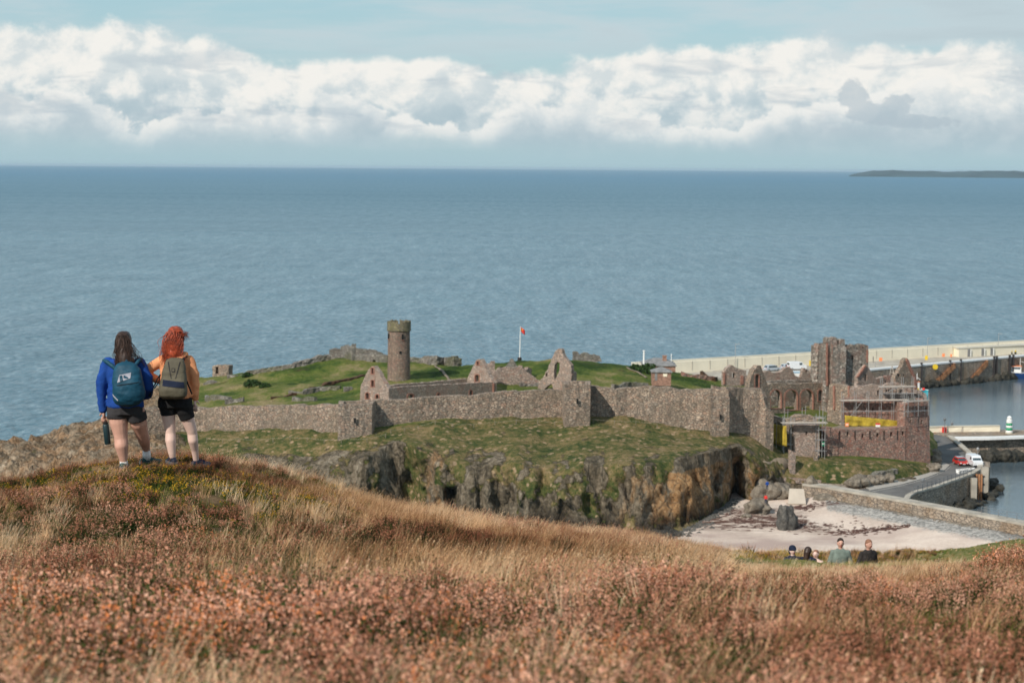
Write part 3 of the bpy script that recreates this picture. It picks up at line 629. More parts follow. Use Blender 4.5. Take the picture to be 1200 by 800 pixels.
def wtower(px0, px1, pyb, zb, pyt, pro, label, batter=.3, seed=2):
    a = PZ(px0, pyb, zb); b = PZ(px1, pyb-.5, zb); y = a.y; zt = PY((px0+px1)/2, pyt, y).z
    t = thing('wall_tower', label, 'wall tower', ((a.x+b.x)/2, y+pro/2, zb), 'square towers on the castle curtain wall')
    q_ = [(a.x, a.y), (b.x, b.y), (b.x+.25, b.y+pro+1.4), (a.x-.2, a.y+pro+1.4)]
    ragwall('masonry', [(*p, zb-1.5, zt) for p in q_], .9, M['wall'], t, closed=True, rag=.16, seed=seed)
    ib = MB().prism([(p[0]*.6+q_[(i+2) % 4][0]*.4*1.0, p[1]*.6+q_[(i+2) % 4][1]*.4) for i, p in enumerate(q_)], zb, zt-.5)
    ix = [(a.x+.5, a.y+.5), (b.x-.5, b.y+.5), (b.x-.4, b.y+pro+.6), (a.x+.4, a.y+pro+.6)]
    MB().prism(ix, zb, zt-.45).build('infill', M['tump'], t)
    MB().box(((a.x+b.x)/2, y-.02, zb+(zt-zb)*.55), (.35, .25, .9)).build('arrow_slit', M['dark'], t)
    return t
wtower(396, 436, 515.5, 13.4, 473.5, 4.0, 'square wall tower on the left with two shallow crenels', seed=2)
wtower(661, 691.5, 494, 16.1, 450.5, 4.5, 'square wall tower in the middle of the curtain wall, above the green meadow edge', seed=5)
wtower(833, 854.5, 515.5, 12.6, 466, 4.5, 'narrow square wall tower on the right, above the cleft in the cliff', seed=9)

# ------------------------------------------------------------------ round tower
D = 402; c0 = base_at(467.5, D); zt = PY(467.5, 375.5, D).z; zc = PY(467.5, 387.5, D).z; R0 = 13.1/F*D
t = thing('round_tower', 'tall round sandstone tower with a crenellated top beside the roofless church', 'tower', c0)
mb = MB(); hh = zc-c0.z; prof = [(R0*1.03, -1.5), (R0*1.03, 0)]+[(R0*(1.03-.05*k/12), hh*k/12) for k in range(1, 13)]
mb.lathe((c0.x, c0.y, c0.z), prof, 40, .006); mb.build('shaft', M['tower'], t)
MB().lathe((c0.x, c0.y, zc), [(R0*1.0, -.05), (R0*1.09, .05), (R0*1.09, .28), (R0*.95, .3)], 40).build('string_course', M['lichen'], t)
mb = MB(); n = 44; hp = zt-zc-.3
for i in range(n):
    a0, a1 = 2*math.pi*i/n, 2*math.pi*(i+1)/n; low = (i % 11) == 0
    h = hp*(.5 if low else random.uniform(.86, 1.02)); ro, ri = R0*1.065, R0*.86
    q_ = [(c0.x+r*math.cos(a), c0.y+r*math.sin(a)) for r, a in ((ro, a0), (ro, a1), (ri, a1), (ri, a0))]
    mb.prism(q_, zc+.28, zc+.3+h)
mb.build('battlement', M['lichen'], t)
MB().lathe((c0.x, c0.y, zc), [(R0*.9, .2), (R0*.9, .5)], 24).build('roof_slab', M['lichen'], t)
def tslot(ang, z0, h, w):
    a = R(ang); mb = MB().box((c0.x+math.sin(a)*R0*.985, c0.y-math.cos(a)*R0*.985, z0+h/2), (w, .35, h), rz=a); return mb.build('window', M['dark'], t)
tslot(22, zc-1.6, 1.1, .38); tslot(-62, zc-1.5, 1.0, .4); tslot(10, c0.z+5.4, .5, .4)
for ang, z0 in ((22, zc-1.6), (-62, zc-1.5)):
    a = R(ang); MB().box((c0.x+math.sin(a)*R0*1.0, c0.y-math.cos(a)*R0*1.0, z0-.08), (.6, .3, .14), rz=a).build('sill', M['dressed'], t)

# ------------------------------------------------------------------ roofless church
A, B, C_, E_ = at_y(455.5, 372), at_y(578, 392), at_y(423, 377.5), at_y(547, 397.5)
t = thing('roofless_church', 'roofless stone church with two standing gables before the round tower', 'church ruin', base_at(500, 384))
w1 = [rect(435.2, 431, 437.6, 438), rect(435, 445.5, 438, 453), arch(430.3, 1.9, 460, 462, 467), arch(441.8, 1.6, 462, 464, 470)]
facade('gable_wall', [(422.6, 484), (422.6, 452), (426, 445), (431, 434), (435, 429.3), (438.5, 428.5), (443, 435), (450, 447), (455, 456), (455.5, 486)], w1, C_, A, .9, M['wall_pink'], t)
for h in w1: surround(h, C_, A, t, 1.1)
wn = [arch(481.5, 2.8, 461.8, 464, 468.5), arch(514, 1.5, 460.5, 462, 466), arch(552, 1.6, 457, 459, 463)]
facade('nave_wall', [(455.5, 486), (455.5, 454.8), (480, 452.5), (510, 451), (547, 449), (560, 448.5), (578, 448), (578, 474)], wn, A, B, .9, M['wall_pink'], t, amp=.35)
surround(wn[0], A, B, t, 1.7); surround(wn[2], A, B, t, .8)
for h in wn[1:2]: surround(h, A, B, t, .8)
A2, B2 = (C_[0], C_[1]), E_
facade('nave_wall', [(424, 484), (426, 458), (466, 450.5), (500, 448), (547, 443.5), (547, 466)], [], A2, B2, .9, M['wall_pink'], t, amp=.35)
w3 = [rect(558.4, 423.5, 561, 427.5), arch(558.8, 2.2, 438.8, 441, 447)]
facade('gable_wall', [(547, 470), (547, 446), (550, 438), (556, 426), (559, 421), (563, 420.5), (568, 429), (574, 441), (578, 448.5), (578, 476)], w3, E_, B, .9, M['wall_pink'], t)
for h in w3: surround(h, E_, B, t, 1.0)
facade('quoin', [(576.2, 462), (576.6, 448.5), (578.4, 449.5), (578.2, 462.5)], [], Vector(E_)*.9996, Vector(B)*.9996, .3, M['dressed'], t, amp=.1)

# other ruins of the island
def ruin(name, label, outline, holes, D0, D1, mt='wall_pink', thick=1.0, back=None, grow=0, cat='ruin', group=None, z=None):
    px0 = min(p[0] for p in outline); px1 = max(p[0] for p in outline); A, B = at_y(px0, D0), at_y(px1, D1)
    t = thing(name, label, cat, base_at((px0+px1)/2, (D0+D1)/2, z), group)
    facade('masonry', outline, holes, A, B, thick, M[mt], t, amp=.55)
    if grow:
        for h in holes: surround(h, A, B, t, grow)
    if back:      # return walls going back: (px, D, depth, dx)
        for px, D0_, dep, dx, ht in back:
            p = at_y(px, D0_); z0 = zi(*p, 12); ragwall('return_wall', [(p[0]+.0, p[1]+.2, z0-1, z0+ht), (p[0]+dx, p[1]+dep, z0-1, z0+ht*.7)], .8, M[mt], t, rag=.4)
    return t
ruin('ruined_range', 'low ruined range with a sloping broken top right of the church', [(578, 466), (578, 437), (584, 431.5), (598, 430), (611, 431), (618, 436), (626, 441), (635, 449), (645, 452.5), (653, 453), (653, 466)], [], 401, 404, back=[(580, 402, 6, -1, 4.0), (612, 403, 6, 2, 3.5)])
ruin('small_gable', 'small pale pointed gable showing behind the ruined range', [(591, 436), (592, 430), (599, 420.5), (601, 420.5), (607, 430), (607, 436)], [], 411, 411, 'tump')
ruin('broken_gable', 'jagged gable with a large arched opening, standing left of the middle wall tower', [(630, 462), (631, 446), (637, 441), (641, 434), (646, 421), (651, 411), (655, 408.5), (658, 409), (661, 418), (665, 423), (669.5, 428), (670, 462), (650, 462), (646, 449)], [[(650, 445), (649, 436), (650, 427), (653, 423.5), (656, 425.5), (655.5, 434), (652.5, 441)], [(639, 441), (640, 436), (641.5, 437), (641, 441)]], 398, 394, back=[(668, 395, 5, 1.5, 4.2)])
ruin('broken_wall', 'low broken wall on the skyline right of the jagged gable', [(672, 424), (672, 412.3), (677, 412), (679, 416), (684, 413.5), (689, 413.5), (692, 415.5), (697, 415), (703, 417), (705.5, 424)], [], 431, 432, 'tump')
ruin('farmstead_ruin', 'blocky grey ruined building with a dark doorway on the skyline left of the round tower', [(416, 436), (416, 416), (423, 415), (440, 415.5), (454, 416.5), (454, 434)], [arch(438.5, 2, 421.5, 423, 428)], 428, 426, 'tump', back=[(417, 428, 7, -3, 3.2)])
ruin('rubble_wall_end', 'pale broken masonry at the highest point of the far shore wall', [(386, 424), (386, 410), (391, 408.5), (400, 409), (412, 408), (424, 409), (438, 410), (448, 414), (454, 417), (454, 424)], [], 436, 437, 'tump', thick=1.6)
ruin('watch_tower_stump', 'square stump of a small watchtower at the left end of the island', [(249, 446), (249, 429), (251, 428), (262, 428), (268, 428.5), (268, 446)], [rect(252.5, 429.5, 256, 438)], 441, 440, 'wall', thick=2.2)
ruin('rubble_bank', 'dark rubble wall stump left of the watchtower stump', [(236, 463), (238, 449), (244, 446), (252, 447), (261, 448), (261, 462)], [], 428, 428, 'tump', thick=1.5)
def shorewall(name, keys, label, ht, thick=1.2, rag=.35, mt='tump'):
    pts = []
    for px, py in keys:
        h = None; q0 = py+ht*.5
        for dy in range(0, 40):
            h = hitI(px, q0+dy*.7)
            if h is not None: break
        if h is None: continue
        pts.append((h.x, h.y, h.z-1.0, max(h.z+.5, PY(px, py, h.y).z)))
    m_ = pts[len(pts)//2]; t = thing(name, label, 'wall', (m_[0], m_[1], m_[2]+1)); ragwall('masonry', pts, thick, M[mt], t, rag=rag, jit=.14); return t
shorewall('shore_wall', [(266, 441), (290, 436), (318, 430), (345, 425.5), (370, 419), (388, 414.5)], 'long dry rubble wall along the far skyline of the green meadow', 5)
shorewall('shore_wall', [(480, 420), (488, 418), (500, 418.5), (512, 417.5), (520, 419), (524, 418), (532, 417.5), (541, 420)], 'rubble wall on the skyline just right of the round tower', 5)
def lowwall(keys, label, name='foundation_wall', ht=.7, thick=.8, mt='tump', cat='wall', rag=.25):
    pts = []
    for px, py in keys:
        h = hitI(px, py)
        if h is not None: pts.append((h.x, h.y, h.z-.4, h.z+ht))
    if len(pts) < 2: return
    t = thing(name, label, cat, pts[0][:2]+(pts[0][2]+.4,), 'low walls and foundations in the castle meadow'); ragwall('masonry', pts, thick, M[mt], t, rag=rag, jit=.12, nv=2); return t
lowwall([(338, 463), (355, 462), (375, 458), (398, 456)], 'low grey foundation wall in the meadow below the brown ditch')
lowwall([(342, 470), (352, 470), (368, 470)], 'short stub of pale foundation wall just above the curtain wall')
lowwall([(404, 459), (413, 456)], 'small pale lump of masonry in the meadow left of the church gable')
lowwall([(264, 474), (274, 472), (285, 470.5)], 'leaning slab of old wall at the left end of the meadow', ht=.9)
lowwall([(240, 470), (252, 469), (268, 471)], 'broken rocky wall base at the left end of the meadow', ht=1.0)
lowwall([(610, 453), (622, 452.5), (640, 453)], 'low stones at the foot of the jagged gable', ht=.6)
lowwall([(720, 457), (740, 454), (760, 455)], 'low broken wall just behind the curtain wall by the grey sheeting', ht=1.0)
lowwall([(800, 441), (820, 444), (838, 446)], 'red rubble wall beside the brown hedge', mt='wall_red', ht=.8)

# flagpole with flag, masts
c = hitI(609, 416.5) or base_at(609, 430); zt = PY(610.5, 382.5, c.y).z
t = thing('flagpole', 'white flagpole flying a small red flag on top of the island', 'flagpole', c)
MB().tube(c+Vector((0, 0, -.3)), Vector((c.x+.15, c.y, zt)), .11, .07, 8).build('pole', M['white'], t)
MB().lathe((c.x, c.y, c.z), [(.45, -.2), (.45, .9), (.3, 1.0)], 10).build('plinth', M['timber'], t)
vs, fs = [], []
for i in range(9):
    for k in range(5): vs.append((c.x+.18+i*.115, c.y+.10*math.sin(i*.9)+.02*k, zt-.05-k*.25-i*.10+.05*math.sin(i*1.3)))
fs = [(i*5+k, i*5+k+1, i*5+5+k+1, i*5+5+k) for i in range(8) for k in range(4)]
fl = raw('flag', vs, fs, M['red'], t, True); sm_ = fl.modifiers.new('s', 'SOLIDIFY'); sm_.thickness = .02
mb = MB(); mb.add([(v[0], v[1]-.03, v[2]) for v in [vs[6*1+4], vs[16], vs[18], vs[8]]], [(0, 1, 2, 3)]); 
raw('flag_emblem', [(c.x+.34, c.y+.02, zt-.42), (c.x+.62, c.y+.02, zt-.62), (c.x+.70, c.y+.02, zt-.95), (c.x+.42, c.y+.02, zt-.78)], [(0, 1, 2, 3)], M['yellow'], t)
def mast(px, py0, py1, D, w, label, mt='white'):
    z1 = PY(px, py0, D).z; p = at_y(px, D); z0 = max(zi(*p, 5)-1, PY(px, py1+12, D).z)
    t = thing('mast', label, 'mast', (p[0], p[1], z0)); MB().tube((p[0], p[1], z0), (p[0], p[1], z1), w, w*.9, 8).build('pole', M[mt], t); MB().lathe((p[0], p[1], z1-.05), [(w*1.4, 0), (w*1.4, .12), (w*.4, .2)], 8).build('cap', M[mt], t)
mast(754.8, 411, 424, 440, .20, 'short thick white mast on the skyline left of the slate roof')
mast(787, 415.5, 424, 442, .10, 'thin pale mast on the skyline right of the brick chimney')
# brick house with slate roof behind the hill and the little hut
def hiphouse(name, label, x0, x1, pyw, pye, pyr, D, dep, walls, ridge=.35):
    a, b = at_y(x0, D), at_y(x1, D); z0 = PY(x0, pyw, D).z; z1 = PY(x0, pye, D).z; z2 = PY(x0, pyr, D+dep/2).z
    t = thing(name, label, 'house' if dep > 5 else 'hut', ((a[0]+b[0])/2, D+dep/2, z0)); mb = MB()
    mb.box(((a[0]+b[0])/2, D+dep/2, (z0-1+z1)/2), (b[0]-a[0], dep, z1-z0+1)); mb.build('wall', walls, t)
    o = .25; x_0, x_1, y0, y1 = a[0]-o, b[0]+o, D-o, D+dep+o; rx = (x_1-x_0)*(1-ridge)/2; ym = (y0+y1)/2
    v = [(x_0, y0, z1), (x_1, y0, z1), (x_1, y1, z1), (x_0, y1, z1), (x_0+rx, ym, z2), (x_1-rx, ym, z2), (x_0, y0, z1-.15), (x_1, y0, z1-.15), (x_1, y1, z1-.15), (x_0, y1, z1-.15)]
    rf = raw('roof', v, [(0, 1, 5, 4), (1, 2, 5), (2, 3, 4, 5), (3, 0, 4), (6, 7, 1, 0), (7, 8, 2, 1), (8, 9, 3, 2), (9, 6, 0, 3), (9, 8, 7, 6)], M['slate'], t)
    return t, a, b, z0, z1, z2, rf
t, a, b, z0, z1, z2, rf = hiphouse('slate_roofed_house', 'hip roofed slate house peeping over the grass bank with a brick chimney', 755, 792, 436, 428, 419, 438, 9, M['brick'], .3)
cx = at_y(779, 441)[0]; zt = PY(779, 416.8, 441).z
MB().box((cx, 441, zt-1.5), (.85, .7, 3.0)).box((cx, 441, zt), (1.0, .85, .2)).build('chimney', M['brick'], rf)
t, a, b, z0, z1, z2, rf = hiphouse('brick_hut', 'small red brick hut with a grey hipped roof behind the curtain wall', 765, 787, 446, 435.5, 429.6, 404, 3.6, M['brick'], .1)
for px in (769.3,): p = at_y(px, 404); MB().box((p[0], 403.98, (z0+z1)/2-.1), (.5, .1, z1-z0-.3)).build('door', M['slate'], t)
p = at_y(780, 404); MB().box((p[0], 403.98, (z0+z1)/2+.25), (.8, .1, .55)).build('window', M['cream'], t)
ruin('ruined_house', 'red edged ruined house with a broken pointed front left of the cathedral', [(848.5, 452), (848.5, 436), (852, 431), (857, 427.5), (861, 430), (867, 432), (874.5, 434), (875, 452)], [rect(858, 437, 861.5, 443)], 397, 399, back=[(874, 399, 6, 1.5, 3.4)])
for x0, x1, n_ in ((848.2, 849.9, 0), (868.5, 871.5, 1)):
    facade('quoin', rect(x0, 437 if n_ == 0 else 440, x1, 450), [], Vector(at_y(848.5, 397))*.9994, Vector(at_y(875, 399))*.9994, .3, M['dressed'], bpy.data.objects['ruined_house'], amp=.15)
# ------------------------------------------------------------------ cathedral ruin with the arcade
def cath():
    t = thing('cathedral_ruin', 'roofless cathedral with a row of three red edged pointed arches', 'cathedral ruin', base_at(930, 412))
    # west gable with lancet
    A, B = at_y(877, 384), at_y(903, 388)
    h = arch(887.5, 2.3, 438.5, 441.5, 453.5)
    facade('gable_wall', [(878, 482), (878, 452), (880, 443), (884, 433), (888.5, 427.8), (891.5, 428), (895, 437), (899, 449), (902.5, 460), (903, 486)], [h], A, B, 1.2, M['wall'], t); surround(h, A, B, t, .9)
    A, B = at_y(899, 404), at_y(972, 413)
    hs = [arch(909.5, 6.2, 456.5, 464, 478.2), arch(927.5, 7.2, 456.5, 464, 480), arch(945.7, 7.2, 456, 464, 480.3), arch(961.5, 2.5, 456.7, 459.5, 470)]
    facade('arcade_wall', [(899, 486), (899, 452), (906, 448.5), (925, 450), (945, 449), (960, 448.5), (972, 449), (972, 492)], hs, A, B, 1.1, M['wall'], t, amp=.4)
    for h in hs[:3]: surround(h, A, B, t, 1.15, name='arch_surround')
    surround(hs[3], A, B, t, .9)
    # vegetation on the wall head and the far nave wall seen through the arches
    A, B = at_y(897, 413), at_y(975, 421)
    facade('nave_wall', [(897, 486), (897, 447), (910, 446), (940, 445.5), (975, 446), (975, 486)], [], A, B, 1.1, M['keep'], t)
    A, B = at_y(893, 421), at_y(962, 427)
    facade('ruined_wall', [(894, 452), (895, 436), (900, 434), (906, 437), (915, 436), (920, 431), (925, 429.5), (929, 433), (932, 440), (939, 442), (942, 431), (946, 433), (950, 436), (953, 430), (957, 424), (962, 420), (962, 452)], [rect(944, 433.5, 946.4, 436)], A, B, .9, M['wall_pink'], t)
    A, B = at_y(957, 414), at_y(969, 417)
    h = arch(965.5, 3.0, 440.5, 443, 448)
    facade('ruined_wall', [(958, 452), (958, 420), (959.6, 403), (961, 402), (962, 405), (964, 403.5), (969, 406.5), (969, 452)], [h, rect(962, 423, 964, 428.5)], A, B, 1.2, M['keep'], t)
    # keep: tall broken tower
    Dk = 409
    k = thing('ruined_keep', 'tallest ruined tower of the castle with a ragged ivy stained top and red quoins', 'castle keep', base_at(988, Dk+4))
    A, B = at_y(968, Dk), at_y(1018, Dk+3.5)
    hs = [rect(1008.4, 426.5, 1011.5, 433), rect(998, 416, 1000.5, 421.5), rect(974, 470, 976.5, 478), rect(979.3, 438, 980.8, 441)]
    facade('front_wall', [(968, 498), (968.5, 430), (968.8, 396.8), (971, 395), (972.5, 398.5), (975, 398.5), (976, 395.5), (978.8, 394.8), (981, 396), (981.3, 403), (984, 403.5), (984.2, 398), (990, 397.5), (990.6, 408), (993, 408.5), (993.5, 405), (996, 404), (996.3, 408), (999, 408), (999.3, 403.5), (1003, 404), (1003.3, 408.5), (1006, 408), (1006.3, 404), (1010, 403), (1010.3, 408), (1013, 408), (1013.3, 403.5), (1017.5, 405), (1017.6, 440), (1018, 500)], hs, A, B, 1.5, M['keep'], k, amp=.45)
    z0 = k.location.z-2
    def zz(px, py, D): return PY(px, py, D).z
    b = at_y(1017.4, Dk+3.5); a = at_y(968.6, Dk)
    ragwall('side_wall', [(a[0]+.1, a[1]+.5, z0, zz(968, 401, Dk)), (a[0]-1.2, a[1]+9, z0, zz(968, 412, Dk))][::-1], 1.3, M['keep'], k, rag=.5)
    ragwall('side_wall', [(b[0]-.1, b[1]+.5, z0, zz(1017, 408, Dk+3)), (b[0]+.6, b[1]+9, z0, zz(1017, 415, Dk+3))], 1.3, M['keep'], k, rag=.5)
    ragwall('rear_wall', [(a[0]-1.2, a[1]+9, z0, zz(968, 412, Dk)), (b[0]+.6, b[1]+9, z0, zz(1017, 416, Dk))], 1.3, M['keep'], k, rag=.6)
    # projecting stair turret and quoins
    A2, B2 = Vector(at_y(976, Dk-.75)), Vector(at_y(992, Dk-.1))
    ragwall('stair_turret', [(A2.x, A2.y, z0, zz(976, 404, Dk)), (B2.x, B2.y, z0, zz(990, 405, Dk)), ], 2.2, M['keep'], k, rag=.3)
    for x0, x1, y0, y1, dd in ((968.6, 970.4, 402, 452, -.4), (975.6, 977.0, 405, 476, -1.25), (974.7, 976.2, 455, 479, -1.25), (989.6, 990.8, 408, 440, -.8), (1016, 1017.6, 410, 425, -.3)):
        facade('quoin', rect(x0, y0, x1, y1), [], at_y(968, Dk+dd), at_y(1018, Dk+3.5+dd), .25, M['dressed'], k, amp=.25)
cath()
# gate range right of the keep
def gaterange():
    t = thing('gatehouse_chapel', 'ruined chapel range with a tall narrow gable above the scaffold deck', 'castle building', base_at(1040, 392, 9))
    z0 = 6
    zz = lambda px, py, D: PY(px, py, D).z
    # wall left of the range, between keep and scaffold
    A, B = at_y(968, 398), at_y(1003, 392)
    hs = [arch(987.5, 1.9, 471.5, 474, 484)]
    facade('masonry', [(968, 500), (972, 450), (979, 449), (990, 452), (1003, 453), (1003, 505)], hs, A, B, 1.2, M['wall'], t)
    for x0 in (993.5, 976): facade('quoin', rect(x0, 452, x0+1.7, 480), [], Vector(at_y(968, 397.6)), Vector(at_y(1003, 391.6)), .3, M['dressed'], t, amp=.3)
    # main block below the deck: front face
    A, B = at_y(989, 384), at_y(1064, 386)
    hs = [rect(1022, 478, 1024, 481.5), rect(1047, 484, 1049, 487)]
    facade('front_wall', [(989, 512), (989, 467), (1000, 466), (1040, 469), (1064, 472), (1064, 512)], hs, A, B, 1.5, M['wall_red'], t, amp=.3)
    # upper storey
    A, B = at_y(998, 388), at_y(1066, 390)
    hs = [rect(1045.5, 456, 1047.5, 466), rect(1053, 456.5, 1057.5, 461.5), rect(1038, 456, 1043, 459.5), rect(1072, 461, 1074, 464), rect(1028, 457, 1030, 463)]
    facade('upper_wall', [(998, 478), (998, 456), (1006, 452), (1014, 452), (1023, 450), (1035, 452), (1041, 449), (1052, 448), (1064, 452), (1070, 456), (1078, 457), (1086, 462), (1086, 480)], hs[:3]+hs[3:], A, B, 1.2, M['wall_pink'], t, amp=.4)
    # small gable
    A, B = at_y(1004, 396), at_y(1027, 399)
    facade('gable_wall', [(1004, 472), (1005, 441), (1009, 436), (1014.5, 427.5), (1017, 428.5), (1020, 434), (1024, 441), (1027, 444), (1035, 441), (1037, 448), (1037, 472)], [arch(1014.5, 1.6, 438, 440, 446)], A, B, .9, M['wall_pink'], t)
    facade('coping', [(1004.6, 441.5), (1014.3, 427.8), (1015.6, 429), (1006, 442.5)], [], Vector(A)*.999, Vector(B)*.999, .4, M['dressed'], t, amp=.15)
    facade('masonry', [(1027, 472), (1027, 445), (1040, 440), (1052, 440), (1052, 472)], [], at_y(1027, 400), at_y(1052, 402), 1, M['wall_red'], t)
    # tall gable
    A, B = at_y(1047, 392), at_y(1075, 396)
    hs = [rect(1062, 422.2, 1064.2, 425), rect(1052, 438, 1054.5, 441.5), rect(1058.5, 438, 1060, 441)]
    facade('gable_wall', [(1048, 470), (1049, 442), (1054, 434), (1058, 427), (1061, 420.5), (1063, 419.3), (1065, 422), (1069, 433), (1073, 442), (1075, 448), (1075, 472)], hs, A, B, 1.0, M['wall'], t)
    facade('coping', [(1063, 419.6), (1064.6, 421.5), (1073, 441), (1075.2, 447), (1075.2, 457.5), (1072, 457.5), (1071.6, 444), (1062.5, 423)], [], Vector(A)*.999, Vector(B)*.999, .4, M['dressed'], t, amp=.25)
    p = at_y(1074.5, 396); ragwall('return_wall', [(p[0], p[1], z0, zz(1075, 448, 396)), (p[0]+1.5, p[1]+6, z0, zz(1075, 449, 396))], .9, M['wall_red'], t)
    # right hand tower
    w = thing('corner_tower', 'battered corner tower at the right end of the red curtain wall', 'castle tower', base_at(1076, 378, 5.4))
    A, B = at_y(1059, 376.6), at_y(1090, 380)
    hs = [rect(1066, 492, 1068, 496), rect(1079, 492, 1080.8, 497), rect(1071, 516, 1072.5, 520), rect(1084, 477, 1085.6, 482)]
    facade('front_wall', [(1059, 556), (1060, 500), (1061, 474), (1066, 471.5), (1072, 470), (1080, 470.5), (1087, 469), (1089, 473), (1089.5, 500), (1090.5, 556)], hs, A, B, 1.6, M['wall_red'], w, amp=.4)
    b = at_y(1090, 380); a = at_y(1060, 377.5)
    ragwall('side_wall', [(b[0]-.6, b[1]+.9, 3, zz(1088, 471, 380)), (b[0]+1, b[1]+12, 3, zz(1088, 474, 380))], 1.3, M['wall_red'], w, rag=.4)
    ragwall('side_wall', [(a[0]+1.6, a[1]+.8, 3, zz(1060, 476, 377)), (a[0]+1.2, a[1]+9, 3, zz(1060, 476, 377))], 1.3, M['wall_red'], w, rag=.2)
    MB().prism([(a[0]+1.5, a[1]+1), (b[0]-.9, b[1]+1), (b[0], b[1]+11), (a[0]+1.2, a[1]+9)], 3, zz(1075, 474, 378)).build('infill', M['tump'], w)
    # long red wall
    r_ = thing('red_curtain_wall', 'tall red sandstone curtain wall with a row of small square loopholes', 'castle wall', base_at(1010, 373, 7))
    A, B = at_y(966, 371), at_y(1061, 376.8)
    hs = [rect(x-1.4, y-2.4, x+1.4, y+2.4) for x, y in ((993.5, 508), (1011, 510.5), (1028.5, 509.5), (1044.5, 508.7), (1058, 507.5))]
    facade('masonry', [(966, 556), (966, 501), (975, 500.5), (976.5, 503), (985, 502.5), (1002, 503.5), (1020, 502.5), (1037, 502.5), (1050, 501), (1061, 499), (1061, 560)], hs, A, B, 1.7, M['wall_red'], r_, amp=.3)
    for x in (984, 1002, 1019.5, 1036, 1052): 
        facade('crenel_slot', rect(x-.35, 504.5, x+.35, 515), [], Vector(A)*.9997, Vector(B)*.9997, .3, M['dark'], r_, amp=0)
    fillz = zz(1000, 505, 373)
    fl = thing('court_fill', 'gravel terrace behind the red curtain wall', 'terrace', (at_y(1020, 380)[0], 380, 5))
    MB().prism([at_y(969, 372.6), at_y(1060, 378.4), at_y(1064, 388), at_y(990, 384.5), at_y(969, 378)], 5, fillz-.25).build('paving', M['path'], fl)
gaterange()
# ------------------------------------------------------------------ scaffolds
def scaffold(label, A, B, z0, z1, n, lifts, depth, decks=(), group='scaffolds round the gatehouse', top=1.1, brace=True):
    A, B = Vector((*A, 0)), Vector((*B, 0)); e = (B-A); nn = Vector((-e.y, e.x, 0)).normalized()*depth
    t = thing('scaffold', label, 'scaffold', (A.x, A.y, z0), group)
    for i in range(n):
        for k in (0, 1):
            p = A+e*i/(n-1)+nn*k; j = random.uniform(-.2, .5)
            MB().tube((p.x, p.y, z0), (p.x, p.y, z1+top+j), .055, n=5).build('upright', M['steel'], t)
    for zl in lifts:
        for k in (0, 1):
            p, q_ = A+nn*k, B+nn*k; d_ = e.normalized()*.4
            MB().tube((p.x-d_.x, p.y-d_.y, zl), (q_.x+d_.x, q_.y+d_.y, zl), .05, n=5).build('ledger', M['steel'], t)
    for zl in decks:
        for w in range(4):
            p = A-e.normalized()*.5+nn*(w*.27); q_ = B+e.normalized()*.5+nn*(w*.27); mb = MB(); dl = (q_-p); f = nn*.24
            vs = [p, q_, q_+f, p+f]; vs = [(v.x, v.y, zl+.05) for v in vs]+[(v.x, v.y, zl+.11) for v in vs]
            mb.add(vs, [(3, 2, 1, 0), (4, 5, 6, 7), (0, 1, 5, 4), (1, 2, 6, 5), (2, 3, 7, 6), (3, 0, 4, 7)]); mb.build('deck_board', M['board'], t)
        p, q_ = A-nn.normalized()*.06, B-nn.normalized()*.06
        MB().add([(p.x, p.y, zl+.05), (q_.x, q_.y, zl+.05), (q_.x, q_.y, zl+.30), (p.x, p.y, zl+.30), (p.x, p.y+.04, zl+.05), (q_.x, q_.y+.04, zl+.05), (q_.x, q_.y+.04, zl+.30), (p.x, p.y+.04, zl+.30)], [(0, 1, 2, 3), (7, 6, 5, 4), (3, 2, 6, 7), (0, 4, 5, 1), (1, 5, 6, 2), (0, 3, 7, 4)]).build('toe_board', M['board'], t)
    if brace:
        p, q_ = A+e*.02, A+e*(1.5/(n-1)); MB().tube((p.x, p.y-.08, lifts[0]), (q_.x, q_.y-.08, lifts[-1]), .045, n=5).build('brace', M['steel'], t)
    return t
zz = lambda px, py, D: PY(px, py, D).z
s1 = scaffold('main scaffold wrapped with yellow netting above the red wall', at_y(990, 382.2), at_y(1064, 383.8), zz(1020, 503, 383), zz(1020, 470, 383), 6, [zz(1020, y, 383) for y in (496, 482, 469.5)], 1.2, [zz(1020, 469.5, 383)], top=1.5)
s2 = scaffold('scaffold deck returning round the corner tower', at_y(1066, 375.2), at_y(1090, 377.8), zz(1075, 488, 376), zz(1075, 470, 376), 3, [zz(1075, y, 376) for y in (482, 470)], 1.0, [zz(1075, 471, 376)], top=1.0, brace=False)
s3 = scaffold('upper scaffold deck below the tall narrow gable', at_y(1035, 386.4), at_y(1072, 387.4), zz(1050, 469, 387), zz(1050, 453, 387), 4, [zz(1050, y, 387) for y in (461, 453.5)], 1.0, [zz(1050, 453.5, 387)], top=1.6)
